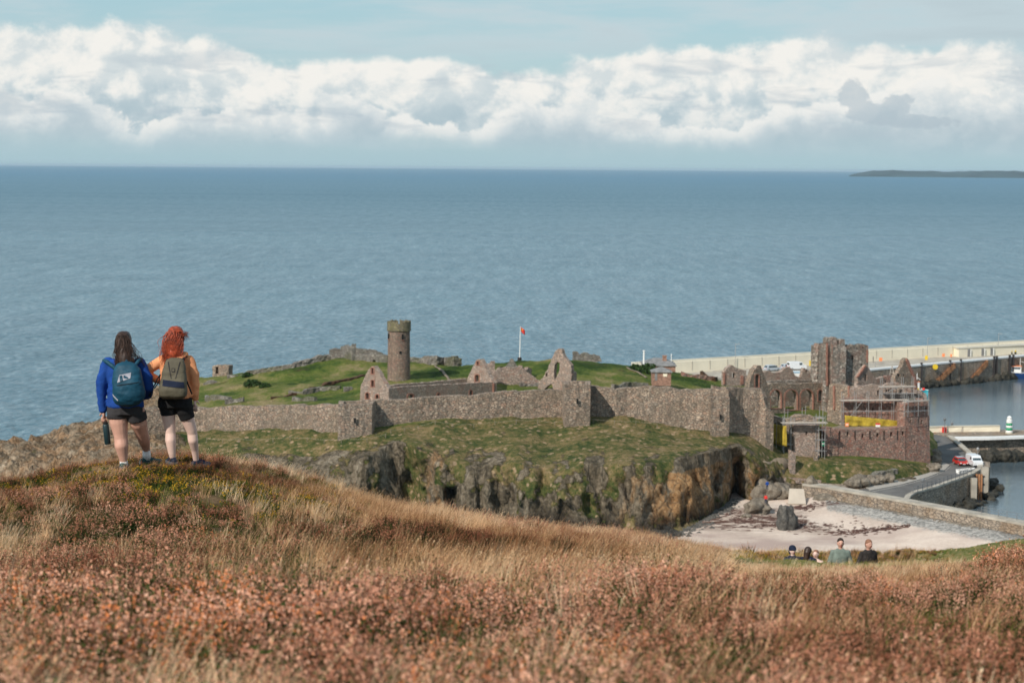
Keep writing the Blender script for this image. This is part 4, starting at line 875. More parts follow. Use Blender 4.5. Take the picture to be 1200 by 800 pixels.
def netting(name, label, quad, D0, D1, parent, mt='net'):
    A, B = at_y(quad[0][0], D0), at_y(quad[1][0], D1)
    A3 = Vector((*A, 0)); B3 = Vector((*B, 0)); nrm = Vector((-(B3-A3).y, (B3-A3).x, 0)).normalized(); vs = []; nu, nv = 46, 10
    for i in range(nu+1):
        for k in range(nv+1):
            u, v = i/nu, k/nv
            a = Vector(quad[0]).lerp(Vector(quad[1]), u); b = Vector(quad[3]).lerp(Vector(quad[2]), u); p = a.lerp(b, v)
            r = ray(p.x, p.y); q_ = EYE+r*(A3.dot(nrm)/r.dot(nrm)); q_ = q_-nrm*(.10*math.sin(u*34+v*2)+.07*mn.noise((u*9, v*4, 1)))*(.4+v); vs.append(tuple(q_))
    fs = [(i*(nv+1)+k, i*(nv+1)+k+1, (i+1)*(nv+1)+k+1, (i+1)*(nv+1)+k) for i in range(nu) for k in range(nv)]
    o = raw(name, vs, fs, M[mt], parent, True); md = o.modifiers.new('s', 'SOLIDIFY'); md.thickness = .03; return o
netting('debris_netting', '', [(990, 486.5), (1064, 494), (1064, 500.5), (990, 499)], 381.7, 383.3, s1)
def sign(px0, py0, px1, py1, D, label, mt, stripe=None):
    a = PY(px0, py1, D); b = PY(px1, py0, D)
    t = thing('sign', label, 'sign', (a.x, D, a.z)); MB().box(((a.x+b.x)/2, D, (a.z+b.z)/2), (b.x-a.x, .06, b.z-a.z)).build('panel', M[mt], t)
    if stripe:
        col, f0, f1, x0, x1 = stripe; MB().box((a.x+(b.x-a.x)*(x0+x1)/2, D-.04, a.z+(b.z-a.z)*(f0+f1)/2), ((b.x-a.x)*(x1-x0), .02, (b.z-a.z)*(f1-f0))).build('print', M[col], t)
    return t
sign(990.5, 495, 994.8, 499.6, 381, 'plain orange sign board at the left end of the yellow netting', 'orange', ('cream', .35, .65, .15, .85))
sign(1026, 495.6, 1031.5, 500.3, 381.6, 'white sign with a red heading on the yellow netting', 'white', ('red', .6, 1.0, 0, 1))
sign(962.2, 517, 967, 522.3, 369.6, 'green sign with a white band on the gate scaffold', 'green', ('white', .4, .62, .15, .85))
# gate tower with its wrap-around scaffold
def gatetower():
    t = thing('gate_tower', 'square stone gate tower under a scaffold deck with one small window', 'castle tower', base_at(945, 369, 7.5))
    A, B = at_y(930, 368), at_y(960.5, 368.8)
    hs = [rect(944, 505.6, 946.3, 509.6)]
    facade('front_wall', [(930, 548), (930, 498), (960.5, 497), (960.5, 548)], hs, A, B, 1.2, M['wall_pink'], t, amp=.2)
    a, b = A, B; z0 = 5.5; z1 = zz(945, 498, 368)
    ragwall('side_wall', [(a[0]-3.0, a[1]+7, z0, z1), (a[0]+.0, a[1]+.4, z0, z1)], 1.0, M['wall'], t, rag=.1)
    ragwall('side_wall', [(b[0]-.1, b[1]+.4, z0, z1), (b[0]+1.0, b[1]+8, z0, z1)], 1.0, M['wall_red'], t, rag=.1)
    MB().prism([(a[0]+.4, a[1]+.8), (b[0]-.8, b[1]+.8), (b[0], b[1]+7), (a[0]-2.2, a[1]+6.5)], z0, z1-.1).build('infill', M['tump'], t)
    s = scaffold('scaffold with a pale deck wrapped round the gate tower', at_y(921, 366.2), at_y(969, 367.0), zz(945, 498, 366), zz(945, 496, 366), 5, [zz(945, 497, 366)], 1.1, [zz(945, 496.5, 366)], top=.7, brace=False)
    scaffold('scaffold bay standing on the grass right of the gate tower', at_y(961.5, 367.6), at_y(969, 368), zz(945, 545, 366), zz(945, 496, 366), 2, [zz(945, y, 366) for y in (530, 517, 505)], 1.1, [], top=1.0, brace=False)
    scaffold('scaffold bay at the left side of the gate tower behind the yellow net', at_y(921, 367.4), at_y(929, 367.4), zz(945, 540, 366), zz(945, 496, 366), 2, [zz(945, y, 366) for y in (522, 508)], 1.1, [], top=.6, brace=False)
    s4 = scaffold('rear scaffold run with tall poles before the cathedral lawn', at_y(904, 372), at_y(966, 376), zz(945, 506, 374), zz(945, 489, 374), 4, [zz(945, 490, 374)], 1.2, [zz(945, 492, 374)], top=1.6, brace=False)
    # masonry stacked on the deck
    q_ = thing('deck_masonry', 'pale rubble wall top standing on the gate scaffold deck', 'masonry', (at_y(935, 370)[0], 370, zz(945, 495, 370)))
    ragwall('masonry', [(*at_y(906, 371.5), zz(910, 495, 371), zz(910, 488, 371)), (*at_y(925, 370.5), zz(930, 495, 370), zz(930, 490, 370)), (*at_y(938, 370.5), zz(940, 495, 370), zz(940, 486.5, 370)), (*at_y(952, 370.8), zz(950, 495, 370), zz(950, 487.5, 370)), (*at_y(960, 371), zz(950, 495, 370), zz(960, 491, 370))], 1.2, M['wall'], q_, rag=.25)
    netting('debris_netting', '', [(903.5, 496), (921.5, 499), (921.5, 523), (903.5, 519)], 372, 366.2, s)
    for px in (912, 919): p = at_y(px, 369); MB().tube((p[0], p[1], zz(px, 528, 369)), (p[0], p[1], zz(px, 495, 369)), .05, n=5).build('upright', M['steel'], s)
    # thin stone pinnacle and bush below
    st = thing('stone_pillar', 'leaning stub of pale pink masonry standing in the grass below the gate tower', 'pillar', base_at(932, 361, 6.3))
    ragwall('masonry', [(*at_y(928.6, 361), 4.5, zz(932, 528.5, 361)), (*at_y(935, 361.3), 4.5, zz(932, 530, 361))], .9, M['wall_pink'], st, rag=.3)
    sb = thing('buttress', 'sloping pale buttress at the foot of the gate tower', 'buttress', base_at(961, 366, 7))
    mb = MB(); p0 = at_y(956.5, 364.5); p1 = at_y(964, 364.8); zt_, zb_ = zz(960, 530, 366), 6.2
    mb.add([(p0[0], p0[1], zb_), (p1[0], p1[1], zb_), (p1[0], p1[1]+3, zb_), (p0[0], p0[1]+3, zb_), (p0[0]+.3, p0[1]+1.6, zt_), (p1[0]-.5, p1[1]+1.6, zt_), (p1[0]-.5, p1[1]+3, zt_), (p0[0]+.3, p0[1]+3, zt_)], [(3, 2, 1, 0), (4, 5, 6, 7), (0, 1, 5, 4), (1, 2, 6, 5), (2, 3, 7, 6), (3, 0, 4, 7)]); mb.build('masonry', M['wall'], sb)
gatetower()
# ------------------------------------------------------------------ quays, roads and walls of the harbour
def slab(name, pxs_, z, depth, mt, kind='structure', label=None, cat=None):
    pts = [plan(px, py, z) for px, py in pxs_]; mb = MB(); o = mb.prism(pts, z-depth, z).build(name, M[mt], None, loc=(pts[0][0], pts[0][1], z))
    return prop(o, label, cat, None, kind)
ZR = 4.45
road_out = [(948, 571), (985, 573), (1030, 582.5), (1065, 590), (1068, 582.5), (1075, 577.5), (1090, 574), (1112, 566.5), (1138, 558.5), (1152, 551.5), (1154.5, 546), (1147, 538), (1136, 527.5), (1123, 516.5), (1116, 511), (1104, 505.5), (1086, 507), (1089, 549), (1060, 557), (1020, 565), (985, 563), (960, 562)]
slab('causeway', road_out, ZR, 8, 'harbour')
slab('road', [(1000, 574), (1035, 582), (1062, 588), (1064, 582), (1071, 577), (1087, 573), (1110, 565.5), (1135, 557.5), (1149, 551), (1151, 546.5), (1143, 539), (1131, 528), (1119, 517), (1111, 510.5), (1101, 508), (1093, 509.5), (1098, 525), (1104, 543), (1098, 549), (1080, 556), (1050, 565), (1020, 571)], ZR+.006, .004, 'asphalt')
slab('pavement', [(1013, 569.5), (1050, 562), (1080, 553.5), (1098, 547.5), (1106, 541.5), (1113, 544.5), (1106, 551), (1086, 559), (1055, 567.5), (1020, 574)], ZR+.13, .13, 'kerb')
# road line
slab('yellow_line', [(1022, 575.4), (1055, 568.8), (1087, 560), (1107, 551.8), (1114, 545.6), (1114.3, 545.8), (1107.4, 552.1), (1087.2, 560.4), (1055.2, 569.2), (1022.4, 575.8)], ZR+.012, .003, 'kerb')
def lwall(name, label, pts_px, ztop, zbot, thick, mt, cat='wall', coping=None, cz=.25, rag=.06, rz=None):
    pts = [plan(px, py, ztop) for px, py in pts_px]; t = thing(name, label, cat, (pts[0][0], pts[0][1], zbot))
    ragwall('masonry', [(*p, zbot, ztop-(cz if coping else 0)) for p in pts], thick, M[mt], t, rag=rag, jit=.04, step=1.2)
    if coping: 
        cp = [(p[0], p[1]-.12, ztop-cz, ztop) for p in pts]; ragwall('coping', cp, thick+.25, M[coping], t, rag=.02, jit=.02, step=1.2, nv=1)
    return t
lwall('seawall', 'long sloping seawall with a pale flat top beside the sandy beach', [(940, 566.5), (962, 569), (1000, 576), (1040, 583), (1080, 590.5), (1120, 598), (1160, 605.5), (1200, 613), (1280, 628), (1420, 655)], 5.3, -1.5, 2.2, 'harbour', 'seawall', 'concrete2', .35)
lwall('harbour_parapet', 'low rust streaked parapet curving round the inner harbour road', [(1064, 586), (1068, 579.5), (1075, 575.5), (1095, 570.5), (1115, 563.5), (1138, 555.5), (1150.5, 548.5), (1152.5, 544), (1149, 538.5)], 5.1, -2, .7, 'harbour', 'parapet', 'concrete2', .3)
lwall('harbour_parapet', 'straight pale kerb wall running uphill beside the two cars', [(1149, 539), (1138, 528.5), (1126, 518), (1116, 510)], 4.95, -2, .8, 'harbour', 'parapet', 'concrete2', .25)
slab('harbour_slab', [(1146, 552), (1152, 549), (1160, 547), (1160, 541), (1152, 540)], 4.9, 7.5, 'harbour')
def pier_pile(px, py0, py1, D, r, label, mt='concrete2', cat='pile', grp=None, name='pile'):
    p = at_y(px, D); z1 = zz(px, py0, D); z0 = min(zz(px, py1, D), -.6); t = thing(name, label, cat, (p[0], p[1], z0), grp)
    MB().box((p[0], p[1], (z0+z1)/2), (r, r, z1-z0)).build('shaft', M[mt], t)
    return t
pier_pile(1145.5, 560, 587, 368, 1.0, 'pale concrete fender column below the curved parapet, left one', cat='column', name='concrete_column')
pier_pile(1158, 547, 586, 373, 1.2, 'pale concrete fender column at the corner of the harbour wall', cat='column', name='concrete_column')
# wooden frame between
t = thing('landing_frame', 'rusty timber landing frame between the two concrete columns', 'frame', (*at_y(1152, 372), 0))
for px in (1148.5, 1151.5, 1154.5): p = at_y(px, 372); MB().box((p[0], p[1], 2.0), (.3, .3, 5.5)).build('upright', M['rust'], t)
for zq in (1.2, 2.8, 4.3): a, b = at_y(1145.5, 371.8), at_y(1158, 372.4); MB().tube((a[0], a[1], zq), (b[0], b[1], zq), .14, n=6).build('rail', M['timber'], t)
# inner jetty with the little lighthouse
zj = 4.6
def face_to(py_top, px, z): return PZ(px, py_top, z)
slab('jetty', [(1084, 505), (1110, 511), (1116, 512.5), (1160, 512), (1205, 510.5), (1300, 508), (1300, 500), (1200, 503.5), (1084, 502)], zj, 8, 'harbour')
slab('jetty_edge', [(1115, 513.2), (1160, 512.6), (1205, 511), (1300, 508.4), (1300, 506.8), (1205, 509.6), (1160, 511), (1114, 511.4)], zj+.14, .5, 'white')
lwall('jetty_wall', 'low cream wall along the back of the small jetty', [(1084, 499.6), (1110, 499), (1140, 498.6), (1172, 498.2)], 5.9, 3, .6, 'cream', 'wall', 'concrete', .2, .0)
def kelpmass(name, label, keys, zt, grp=None, mt='kelp', n=26, rr=(.5, 1.3)):
    a = PZ(*keys[0], 0); t = thing(name, label, 'rocks', (a.x, a.y, 0), grp); mb = MB()
    for i in range(n):
        u = random.random()*(len(keys)-1); k = int(u); p = PZ(*keys[k], 0).lerp(PZ(*keys[k+1], 0), u-k); r = random.uniform(*rr)
        mb.ell((p.x+random.uniform(-.8, .8), p.y+random.uniform(-1.5, 1), random.uniform(-.3, zt*.6)), (r, r, r*random.uniform(.6, 1.1)*zt/2), 8, 5, Matrix.Rotation(random.random()*3, 3, 'Z'))
    vs, f = remesh(mb, .28, 1); vs = vs+np.stack([fbm(vs[:, 0]*1.3, vs[:, 1]*1.3, vs[:, 2]*1.3, s, 3)*.28 for s in (1, 2, 3)], 1)
    return raw('rock', vs, f, M[mt], t, True)
kelpmass('kelp_rocks', 'black weed covered rocks at the foot of the small jetty', [(1128, 540), (1150, 541), (1175, 540), (1200, 539), (1225, 539)], 2.6, n=46, rr=(.5, 1.6))
kelpmass('kelp_rocks', 'dark weedy rocks beside the harbour wall corner', [(1112, 600), (1130, 596), (1150, 592), (1160, 583), (1168, 575), (1160, 565)], 1.4, n=46)
kelpmass('kelp_rocks', 'dark weed and stones along the inner harbour wall', [(1080, 585), (1100, 592), (1122, 597), (1140, 590)], 1.2, n=30)
for i, px in enumerate((1158.5, 1174.5, 1181.5)): pier_pile(px, 512.6, 540, 428, .7, ['left dark timber pile on the small jetty face', 'middle dark timber pile on the small jetty face', 'right dark timber pile on the small jetty face'][i], 'timber', 'pile', 'timber piles of the small jetty', 'timber_pile')
# little striped lighthouse
c = PZ(1182.5, 507.2, zj+.05); s_ = c.y/F
t = thing('harbour_light', 'small round harbour light with green and white bands', 'lighthouse', c)
r = 3.9*s_; hs_ = [0, 1.6, 3.2, 4.6*1, ]; Ht = 20.5*s_; n = 5; bands = [(0, .16, 'white'), (.16, .31, 'green'), (.31, .44, 'white'), (.44, .57, 'green'), (.57, .72, 'white')]
for a, b_, mt in bands: MB().lathe(c, [(r*(1-.15*a), Ht*a), (r*(1-.15*b_), Ht*b_)], 20).build('band', M[mt], t, True)
MB().lathe(c, [(r*.98, Ht*.72), (r*.98, Ht*.75), (r*.72, Ht*.755), (r*.72, Ht*.86), (r*.8, Ht*.865), (r*.62, Ht*.93), (r*.3, Ht*.98), (.02, Ht)], 20).build('lantern', M['white'], t, True)
MB().lathe(c, [(r*1.15, -.1), (r*1.15, .25)], 20).build('plinth', M['concrete'], t)
# lamp posts, bollards etc. on the jetty
def lamp(px, pyb, pyt, z, label, mt='rail', head=True, grp='lamp posts of the harbour'):
    c = PZ(px, pyb, z); zt = PY(px, pyt, c.y).z; t = thing('lamp_post', label, 'lamp post', c, grp)
    MB().tube(c, (c.x, c.y, zt), .10, .07, 7).build('pole', M[mt], t)
    if head: MB().lathe((c.x, c.y, zt-.1), [(.08, 0), (.28, .15), (.33, .45), (.20, .62), (.05, .72)], 8).build('lantern', M[mt], t)
    return t
lamp(1106.8, 507, 492.5, zj, 'black lamp post standing behind the red box on the small jetty')
lamp(1115.5, 505, 497.5, zj, 'thin short lamp post behind the small jetty wall')
lamp(1145.5, 539, 527.5, ZR, 'pale post by the quay edge above the white van', 'steel')
lamp(1081.2, 574.5, 564, ZR, 'dark sign post on the inner harbour bend')
c = PZ(1106.5, 506.5, zj); t = thing('lifebuoy_box', 'red box on the small jetty in front of the lamp post', 'box', c)
MB().box((c.x, c.y, c.z+.5), (.8, .6, 1.0)).build('cabinet', M['red'], t); MB().box((c.x, c.y-.02, c.z+1.04), (.9, .7, .08)).build('lid', M['red'], t)
c = PZ(1124.5, 505.5, zj); t = thing('stone_block', 'grey concrete block on the small jetty', 'block', c); MB().box((c.x, c.y, c.z+.6), (1.35, 1.0, 1.2)).build('block', M['concrete2'], t)
c = PZ(1094, 506.2, zj); t = thing('traffic_cone', 'orange traffic cone at the head of the small jetty', 'cone', c); MB().lathe(c, [(.3, .06), (.22, .06), (.05, .7)], 10).build('cone', M['orange'], t); MB().box((c.x, c.y, c.z+.03), (.7, .7, .06)).build('base', M['orange'], t)
# railings on the parapets
def railing(keys, z, label, n, h=1.1):
    pts = [plan(px, py, z) for px, py in keys]; c = resample([(*p, 0) for p in pts], 2.0); t = thing('railing', label, 'railing', (c[0][0], c[0][1], z), 'railings of the harbour')
    for p in c: MB().tube((p[0], p[1], z), (p[0], p[1], z+h), .045, n=5).build('post', M['rail'], t)
    for hh_ in (h, h*.55):
        mb = MB()
        for a, b_ in zip(c[:-1], c[1:]): mb.tube((a[0], a[1], z+hh_), (b_[0], b_[1], z+hh_), .035, n=5, caps=False)
        mb.build('rail', M['rail'], t)
railing([(1070, 577.5), (1092, 571), (1115, 563.3), (1138, 555.3)], 5.1, 'dark railing on the curved inner harbour parapet', 8)
railing([(1150, 601), (1180, 607), (1215, 613.5)], 5.3, 'thin railing along the far side of the seawall top at the frame edge', 8)
# ------------------------------------------------------------------ calm water inside the harbour
m = bpy.data.materials.new('harbour_water'); m.use_nodes = True; q = NT(m.node_tree); b = q.n['Principled BSDF']; t = q.new('ShaderNodeTexCoord').outputs['Object']
q.put(b.inputs['Base Color'], q.mix(q.ss(q.noise(q.scale(t, (.25, 1, 1)), .035, 4), .35, .65), (.07, .095, .11), (.10, .135, .155))); b.inputs['Roughness'].default_value = .12; b.inputs['IOR'].default_value = 1.33
q.put(b.inputs['Normal'], q.bump(q.noise(q.scale(t, (.5, 1, 1)), .7, 4, .6), .30, .30)); M['calm'] = m
bw = lambda s_: (40+(152.5-40)*s_, 532+(610-532)*s_)         # line of the breakwater parapet
hp = [plan(1086, 520, 0), plan(1086, 575, 0), plan(1140, 606, 0), plan(1300, 650, 0), plan(1700, 720, 0), (520, 560), (330, 760), (152, 600), (80, 545)]
hw = MB().add([(x, y, .05) for x, y in hp], [tuple(range(len(hp)))]).build('harbour_water', M['calm'], None, loc=(hp[0][0], hp[0][1], .05)); hw['kind'] = 'structure'
if hw.data.polygons[0].normal.z < 0: hw.data.flip_normals()
# ------------------------------------------------------------------ breakwater
def line_pts(px0, D0, px1, D1, ext):
    a, b = Vector(at_y(px0, D0)), Vector(at_y(px1, D1)); return a, a+(b-a)*ext
pa, pb = line_pts(840, 546, 1200, 610, 1.6); pa = pa+(pa-pb)*.14
fa, fb = line_pts(1020, 550, 1200, 596, 2.2); fa = fa+(fa-fb)*.36
fa = Vector((pa.x-1, pa.y-17)); 
ZD = 6.3; t = thing('breakwater', 'long pale breakwater with a tall cream parapet behind the castle', 'breakwater', (fa.x, fa.y, 0))
f2, f3 = Vector(at_y(1020, 550)), fb
MB().prism([tuple(fa), tuple(f2), tuple(f3), (pb.x+2, pb.y+6), (pa.x, pa.y+6)], -6, ZD).build('quay_deck', M['concrete2'], t)
ragwall('parapet', [(pa.x, pa.y, ZD-.2, 9.25), (pb.x, pb.y, ZD-.2, 9.25)], 2.2, M['cream'], t, step=8, rag=.03, jit=.0)
e = (pb-pa).normalized(); n_ = Vector((-e.y, e.x)); L = (pb-pa).length
ragwall('parapet_step', [(pa.x+n_.x*1.2, pa.y+n_.y*1.2, 8, 9.6), (pb.x+n_.x*1.2, pb.y+n_.y*1.2, 8, 9.6)], 1.6, M['concrete'], t, step=8, rag=.0, jit=.0)
ws = []
k = 0; pr = None
while k*6.0 < L*.62:
    p = pa+e*(k*6.0)-n_*.05; mb_ = MB().box((0, 0, 0), (.12, .08, 2.4), rz=math.atan2(e.y, e.x))
    if pr is None: pr = mb_.build('panel_joint', M['concrete2'], t, local=True)
    else: o2 = pr.copy(); COL.objects.link(o2); o2.parent = t; pr2 = o2
    (pr if k == 0 else o2).location = Vector((p.x, p.y, 8.05))-Vector(t.location); k += 1
ragwall('face_masonry', [(f2.x, f2.y-.15, -2, ZD-.25), (f3.x, f3.y-.15, -2, ZD-.25)], .5, M['harbour'], t, step=3, rag=.0, jit=.05)
ragwall('coping', [(f2.x-14, f2.y-13.2, ZD-.1, ZD+.35), (f2.x, f2.y-.3, ZD-.1, ZD+.35), (f3.x, f3.y-.3, ZD-.1, ZD+.35)], 1.5, M['white'], t, step=6, rag=.0, jit=.02, nv=1)
# low store with three doors against the parapet
a, b_ = Vector(at_y(1124, 591)), Vector(at_y(1218, 607.5))
mb = MB(); mb.prism([tuple(a), tuple(b_), (b_.x-1, b_.y+4), (a.x-1, a.y+5)], ZD, 8.75); st = thing('quay_store', 'long low cream store with three dark doors on the breakwater', 'store', (a.x, a.y, ZD)); mb.build('wall', M['cream'], st)
mb = MB(); d_ = Vector((.35, -.35)); mb.prism([(a.x-.3, a.y-.3), (b_.x+.3, b_.y-.3), (b_.x-1, b_.y+4), (a.x-1, a.y+4.8)], 8.753, 8.95); mb.build('roof', M['concrete'], st)
for i, px in enumerate((1135.3, 1151.3, 1161.6)):
    u = (px-1124)/94; p = a.lerp(b_, u); rz = math.atan2((b_-a).y, (b_-a).x)
    MB().box((p.x, p.y-.04, ZD+1.1), (.95, .16, 2.1), rz=rz).build('door', M['slate'], st); MB().box((p.x-.62, p.y-.1, ZD+1.1), (.14, .2, 2.2), rz=rz).box((p.x+.62, p.y-.0, ZD+1.1), (.14, .2, 2.2), rz=rz).build('door_frame', M['white'], st)
# stairs down the face
for (x0, y0, x1, y1) in ((1119, 424.5, 1091, 444), (1157, 420, 1134, 443)):
    D0 = 550+(x0-1020)/180*46; D1 = 550+(x1-1020)/180*46; st = thing('quay_stair', 'rusty stone stair slanting down the quay face, '+('left one' if x0 < 1130 else 'right one'), 'stair', (*at_y(x1, D1-2), 0), 'stairs of the breakwater')
    N = 12
    for k in range(N):
        u = k/N; px = x1+(x0-x1)*u; Dd = D1+(D0-D1)*u; p = at_y(px, Dd); z1 = max(.4, 0.3+(ZD-.4)*(k+1)/N); p2 = at_y(px+(x0-x1)/N, Dd+(D0-D1)/N)
        MB().prism([(p[0], p[1]-1.8), (p2[0], p2[1]-1.8), (p2[0], p2[1]-.15), (p[0], p[1]-.15)], max(z1-1.6, -1), z1).build('step', M['rust'], st)
k = 0
for px in (1080.5, 1114, 1126.5, 1165.5, 1168.6, 1183.7, 1188):
    Dd = 550+(px-1020)/180*46-1; p = at_y(px, Dd); t2 = thing('fender_pile', f'tall black timber pile on the breakwater face, number {k+1} counted from the left', 'pile', (p[0], p[1], -1), 'timber piles of the breakwater'); k += 1
    t2['label'] = ['single black timber pile nearest the turquoise boat', 'black timber pile between the two rusty stairs, left one', 'black timber pile between the two rusty stairs, right one', 'left pile of the close pair right of the second stair', 'right pile of the close pair right of the second stair', 'black pile just above the bow of the blue boat', 'black pile behind the cabin of the blue boat'][k-1]
    MB().box((p[0], p[1], 2.6), (.5, .5, 8.6)).build('timber', M['timber'], t2); MB().box((p[0], p[1], 7.0), (.62, .62, .3)).build('cap', M['timber'], t2)
t = thing('tide_weed', 'dark weed and ochre boulders along the foot of the breakwater', 'weed', (f2.x, f2.y-2, 0)); mb = MB()
for i in range(120):
    u = random.random()**1.0*.50; p = f2.lerp(f3, u)+Vector((.6, -.8)); rr = random.uniform(.5, 1.5); mb.ell((p.x, p.y, random.uniform(-.3, 1.2)), (rr*1.3, rr*.7, rr), 7, 5)
vs, f = remesh(mb, .4, 1); vs = vs+np.stack([fbm(vs[:, 0], vs[:, 1], vs[:, 2], s_, 3)*.3 for s_ in (1, 2, 3)], 1); raw('weed', vs, f, M['kelp'], t, True)
# ------------------------------------------------------------------ vehicles, boats
def wheel(mb, x, y, r, w): mb.tube((x-w/2, y, r), (x+w/2, y, r), r, n=12)
def car(name, label, c, rz, paint, kind='hatch', L=4.1, Wd=1.75, Hh=1.5, cat='car'):
    t = thing(name, label, cat, c, None, rz); h = Hh
    if kind == 'van': prof = [(-L/2, .35), (-L/2, h*.52), (-L/2+.12, h*.55), (-L/2+.75, h*.62), (-L/2+1.35, h*.97), (-L/2+1.7, h), (L/2-.12, h), (L/2, h*.93), (L/2, .35)]
    else: prof = [(-L/2, .32), (-L/2, h*.45), (-L/2+.15, h*.50), (-L/2+1.05, h*.58), (-L/2+1.65, h*.95), (-L/2+2.0, h), (L/2-.7, h*.98), (L/2-.15, h*.62), (L/2, h*.55), (L/2, .32)]
    n = len(prof); mb = MB(); vs = []; rows = [(-1, .0), (-.96, .03), (0, .03), (.96, .03), (1, .0)]
    for sx, cr in rows:
        for yy, z in prof:
            taper = 1-.16*max(0, (z-h*.55)/(h*.45)) if kind != 'van' else 1-.07*max(0, (z-h*.5)/(h*.5))
            vs.append((sx*Wd/2*taper, yy, z+(cr if z > .5 else 0)))
    fs = [(k*n+i, k*n+(i+1) % n, (k+1)*n+(i+1) % n, (k+1)*n+i) for k in range(4) for i in range(n)]+[tuple(range(n-1, -1, -1)), tuple(range(4*n, 5*n))]
    mb.add(vs, fs); bo = mb.build('body', paint, t, local=True)
    md = bo.modifiers.new('b', 'BEVEL'); md.width = .07; md.segments = 2; md.limit_method = 'ANGLE'
    zc0, zc1 = h*.60, h*.92; yb = L/2
    if kind == 'van':
        MB().add([(-Wd*.43, -L/2+.72, h*.63), (Wd*.43, -L/2+.72, h*.63), (Wd*.40, -L/2+1.27, h*.93), (-Wd*.40, -L/2+1.27, h*.93), (-Wd*.43, -L/2+.8, h*.6), (Wd*.43, -L/2+.8, h*.6), (Wd*.40, -L/2+1.4, h*.9), (-Wd*.40, -L/2+1.4, h*.9)], [(0, 1, 2, 3), (7, 6, 5, 4), (0, 3, 7, 4), (1, 5, 6, 2), (3, 2, 6, 7), (0, 4, 5, 1)]).build('windscreen', M['glass'], t, local=True)
        MB().box((0, L/2+.005, h*.76), (Wd*.72, .05, h*.26)).build('rear_window', M['glass'], t, local=True)
    else:
        MB().add([(-Wd*.43, -L/2+1.0, h*.585), (Wd*.43, -L/2+1.0, h*.585), (Wd*.38, -L/2+1.58, h*.925), (-Wd*.38, -L/2+1.58, h*.925), (-Wd*.43, -L/2+1.15, h*.56), (Wd*.43, -L/2+1.15, h*.56), (Wd*.38, -L/2+1.72, h*.9), (-Wd*.38, -L/2+1.72, h*.9)], [(0, 1, 2, 3), (7, 6, 5, 4), (0, 3, 7, 4), (1, 5, 6, 2), (3, 2, 6, 7), (0, 4, 5, 1)]).build('windscreen', M['glass'], t, local=True)
        MB().add([(-Wd*.40, L/2-.12, h*.64), (Wd*.40, L/2-.12, h*.64), (Wd*.36, L/2-.6, h*.93), (-Wd*.36, L/2-.6, h*.93), (-Wd*.40, L/2-.3, h*.62), (Wd*.40, L/2-.3, h*.62), (Wd*.36, L/2-.8, h*.9), (-Wd*.36, L/2-.8, h*.9)], [(3, 2, 1, 0), (4, 5, 6, 7), (4, 7, 3, 0), (2, 6, 5, 1), (7, 6, 2, 3), (1, 5, 4, 0)]).build('rear_window', M['glass'], t, local=True)
    for sx in (-1, 1):
        y0, y1 = (-L/2+1.2, L/2-.75) if kind != 'van' else (-L/2+1.3, -L/2+2.1)
        MB().box((sx*(Wd/2-.045), (y0+y1)/2, h*.75), (.06, y1-y0, h*.27)).build('side_window', M['glass'], t, local=True)
        for yy in (-L/2+.75, L/2-.75):
            mb = MB(); wheel(mb, sx*(Wd/2-.12), yy, .32, .24); w = mb.build('wheel', M['tyre'], t, local=True); mb = MB(); wheel(mb, sx*(Wd/2-.0), yy, .32, .03); 
            MB().tube((sx*(Wd/2+.0), yy, .32), (sx*(Wd/2+.015), yy, .32), .2, n=10).build('rim', M['steel'], w, local=True)
        MB().box((sx*Wd*.37, -L/2-.01, h*.42), (.3, .08, .16)).build('headlight', M['lamp_white'], t, local=True)
        MB().box((sx*Wd*.40, L/2+.01, h*.50), (.2, .06, .26)).build('tail_light', M['lamp_red'], t, local=True)
        MB().box((sx*(Wd/2+.1), -L/2+1.25, h*.62), (.18, .12, .14)).build('mirror', paint, t, local=True)
    MB().box((0, -L/2-.02, .40), (Wd*.9, .08, .16)).build('bumper', M['tyre'], t, local=True)
    MB().box((0, -L/2-.05, .46), (.5, .04, .12)).build('number_plate', M['white'], t, local=True)
    return t
def groundp(px, py, z): return PZ(px, py, z)
c = PZ(1125.5, 544.6, ZR+.02); car('parked_car', 'small red car with a dark roofline heading down the harbour road', c, R(8), M['redcar'], L=3.9, Wd=1.75, Hh=1.5)
MB().box((0, .35, 1.535), (1.35, 1.5, .03)).build('roof_panel', M['silver'], bpy.data.objects['parked_car'], local=True)
c = PZ(1141.5, 545.8, ZR+.02); car('parked_van', 'white van parked beside the red car on the harbour road', c, R(6), M['whitecar'], 'van', 4.8, 1.9, 2.1, 'van')
c = PZ(904.5, 434.5, ZD); car('parked_car', 'pale silver car parked on the breakwater, leftmost vehicle there', c, R(118), M['silver'], L=4.6, Wd=1.8, Hh=1.65)
c = PZ(924, 432.5, ZD); car('parked_car', 'grey car parked behind the white van on the breakwater', c, R(112), M['silver'], L=4.4, Wd=1.8, Hh=1.5)
c = PZ(933.5, 433.3, ZD); car('parked_van', 'white van parked on the breakwater above the cathedral ruin', c, R(108), M['whitecar'], 'van', 5.0, 1.95, 2.25, 'van')
c = PZ(933, 441, 12.2); c = Vector((*at_y(933, 428), zi(*at_y(933, 428), 12))); t = thing('notice_board', 'pale blue and white notice board between the ruined walls', 'sign', c)
zt_, zb_ = zz(933, 434, 428), zz(933, 441.5, 428)
MB().box((c.x, c.y, (zt_+zb_)/2), (1.95, .1, zt_-zb_)).build('panel', M['white'], t); MB().box((c.x, c.y-.07, zt_-.35), (1.8, .04, .45)).build('print', mat('pale_blue_print', (.35, .5, .62), .6), t)
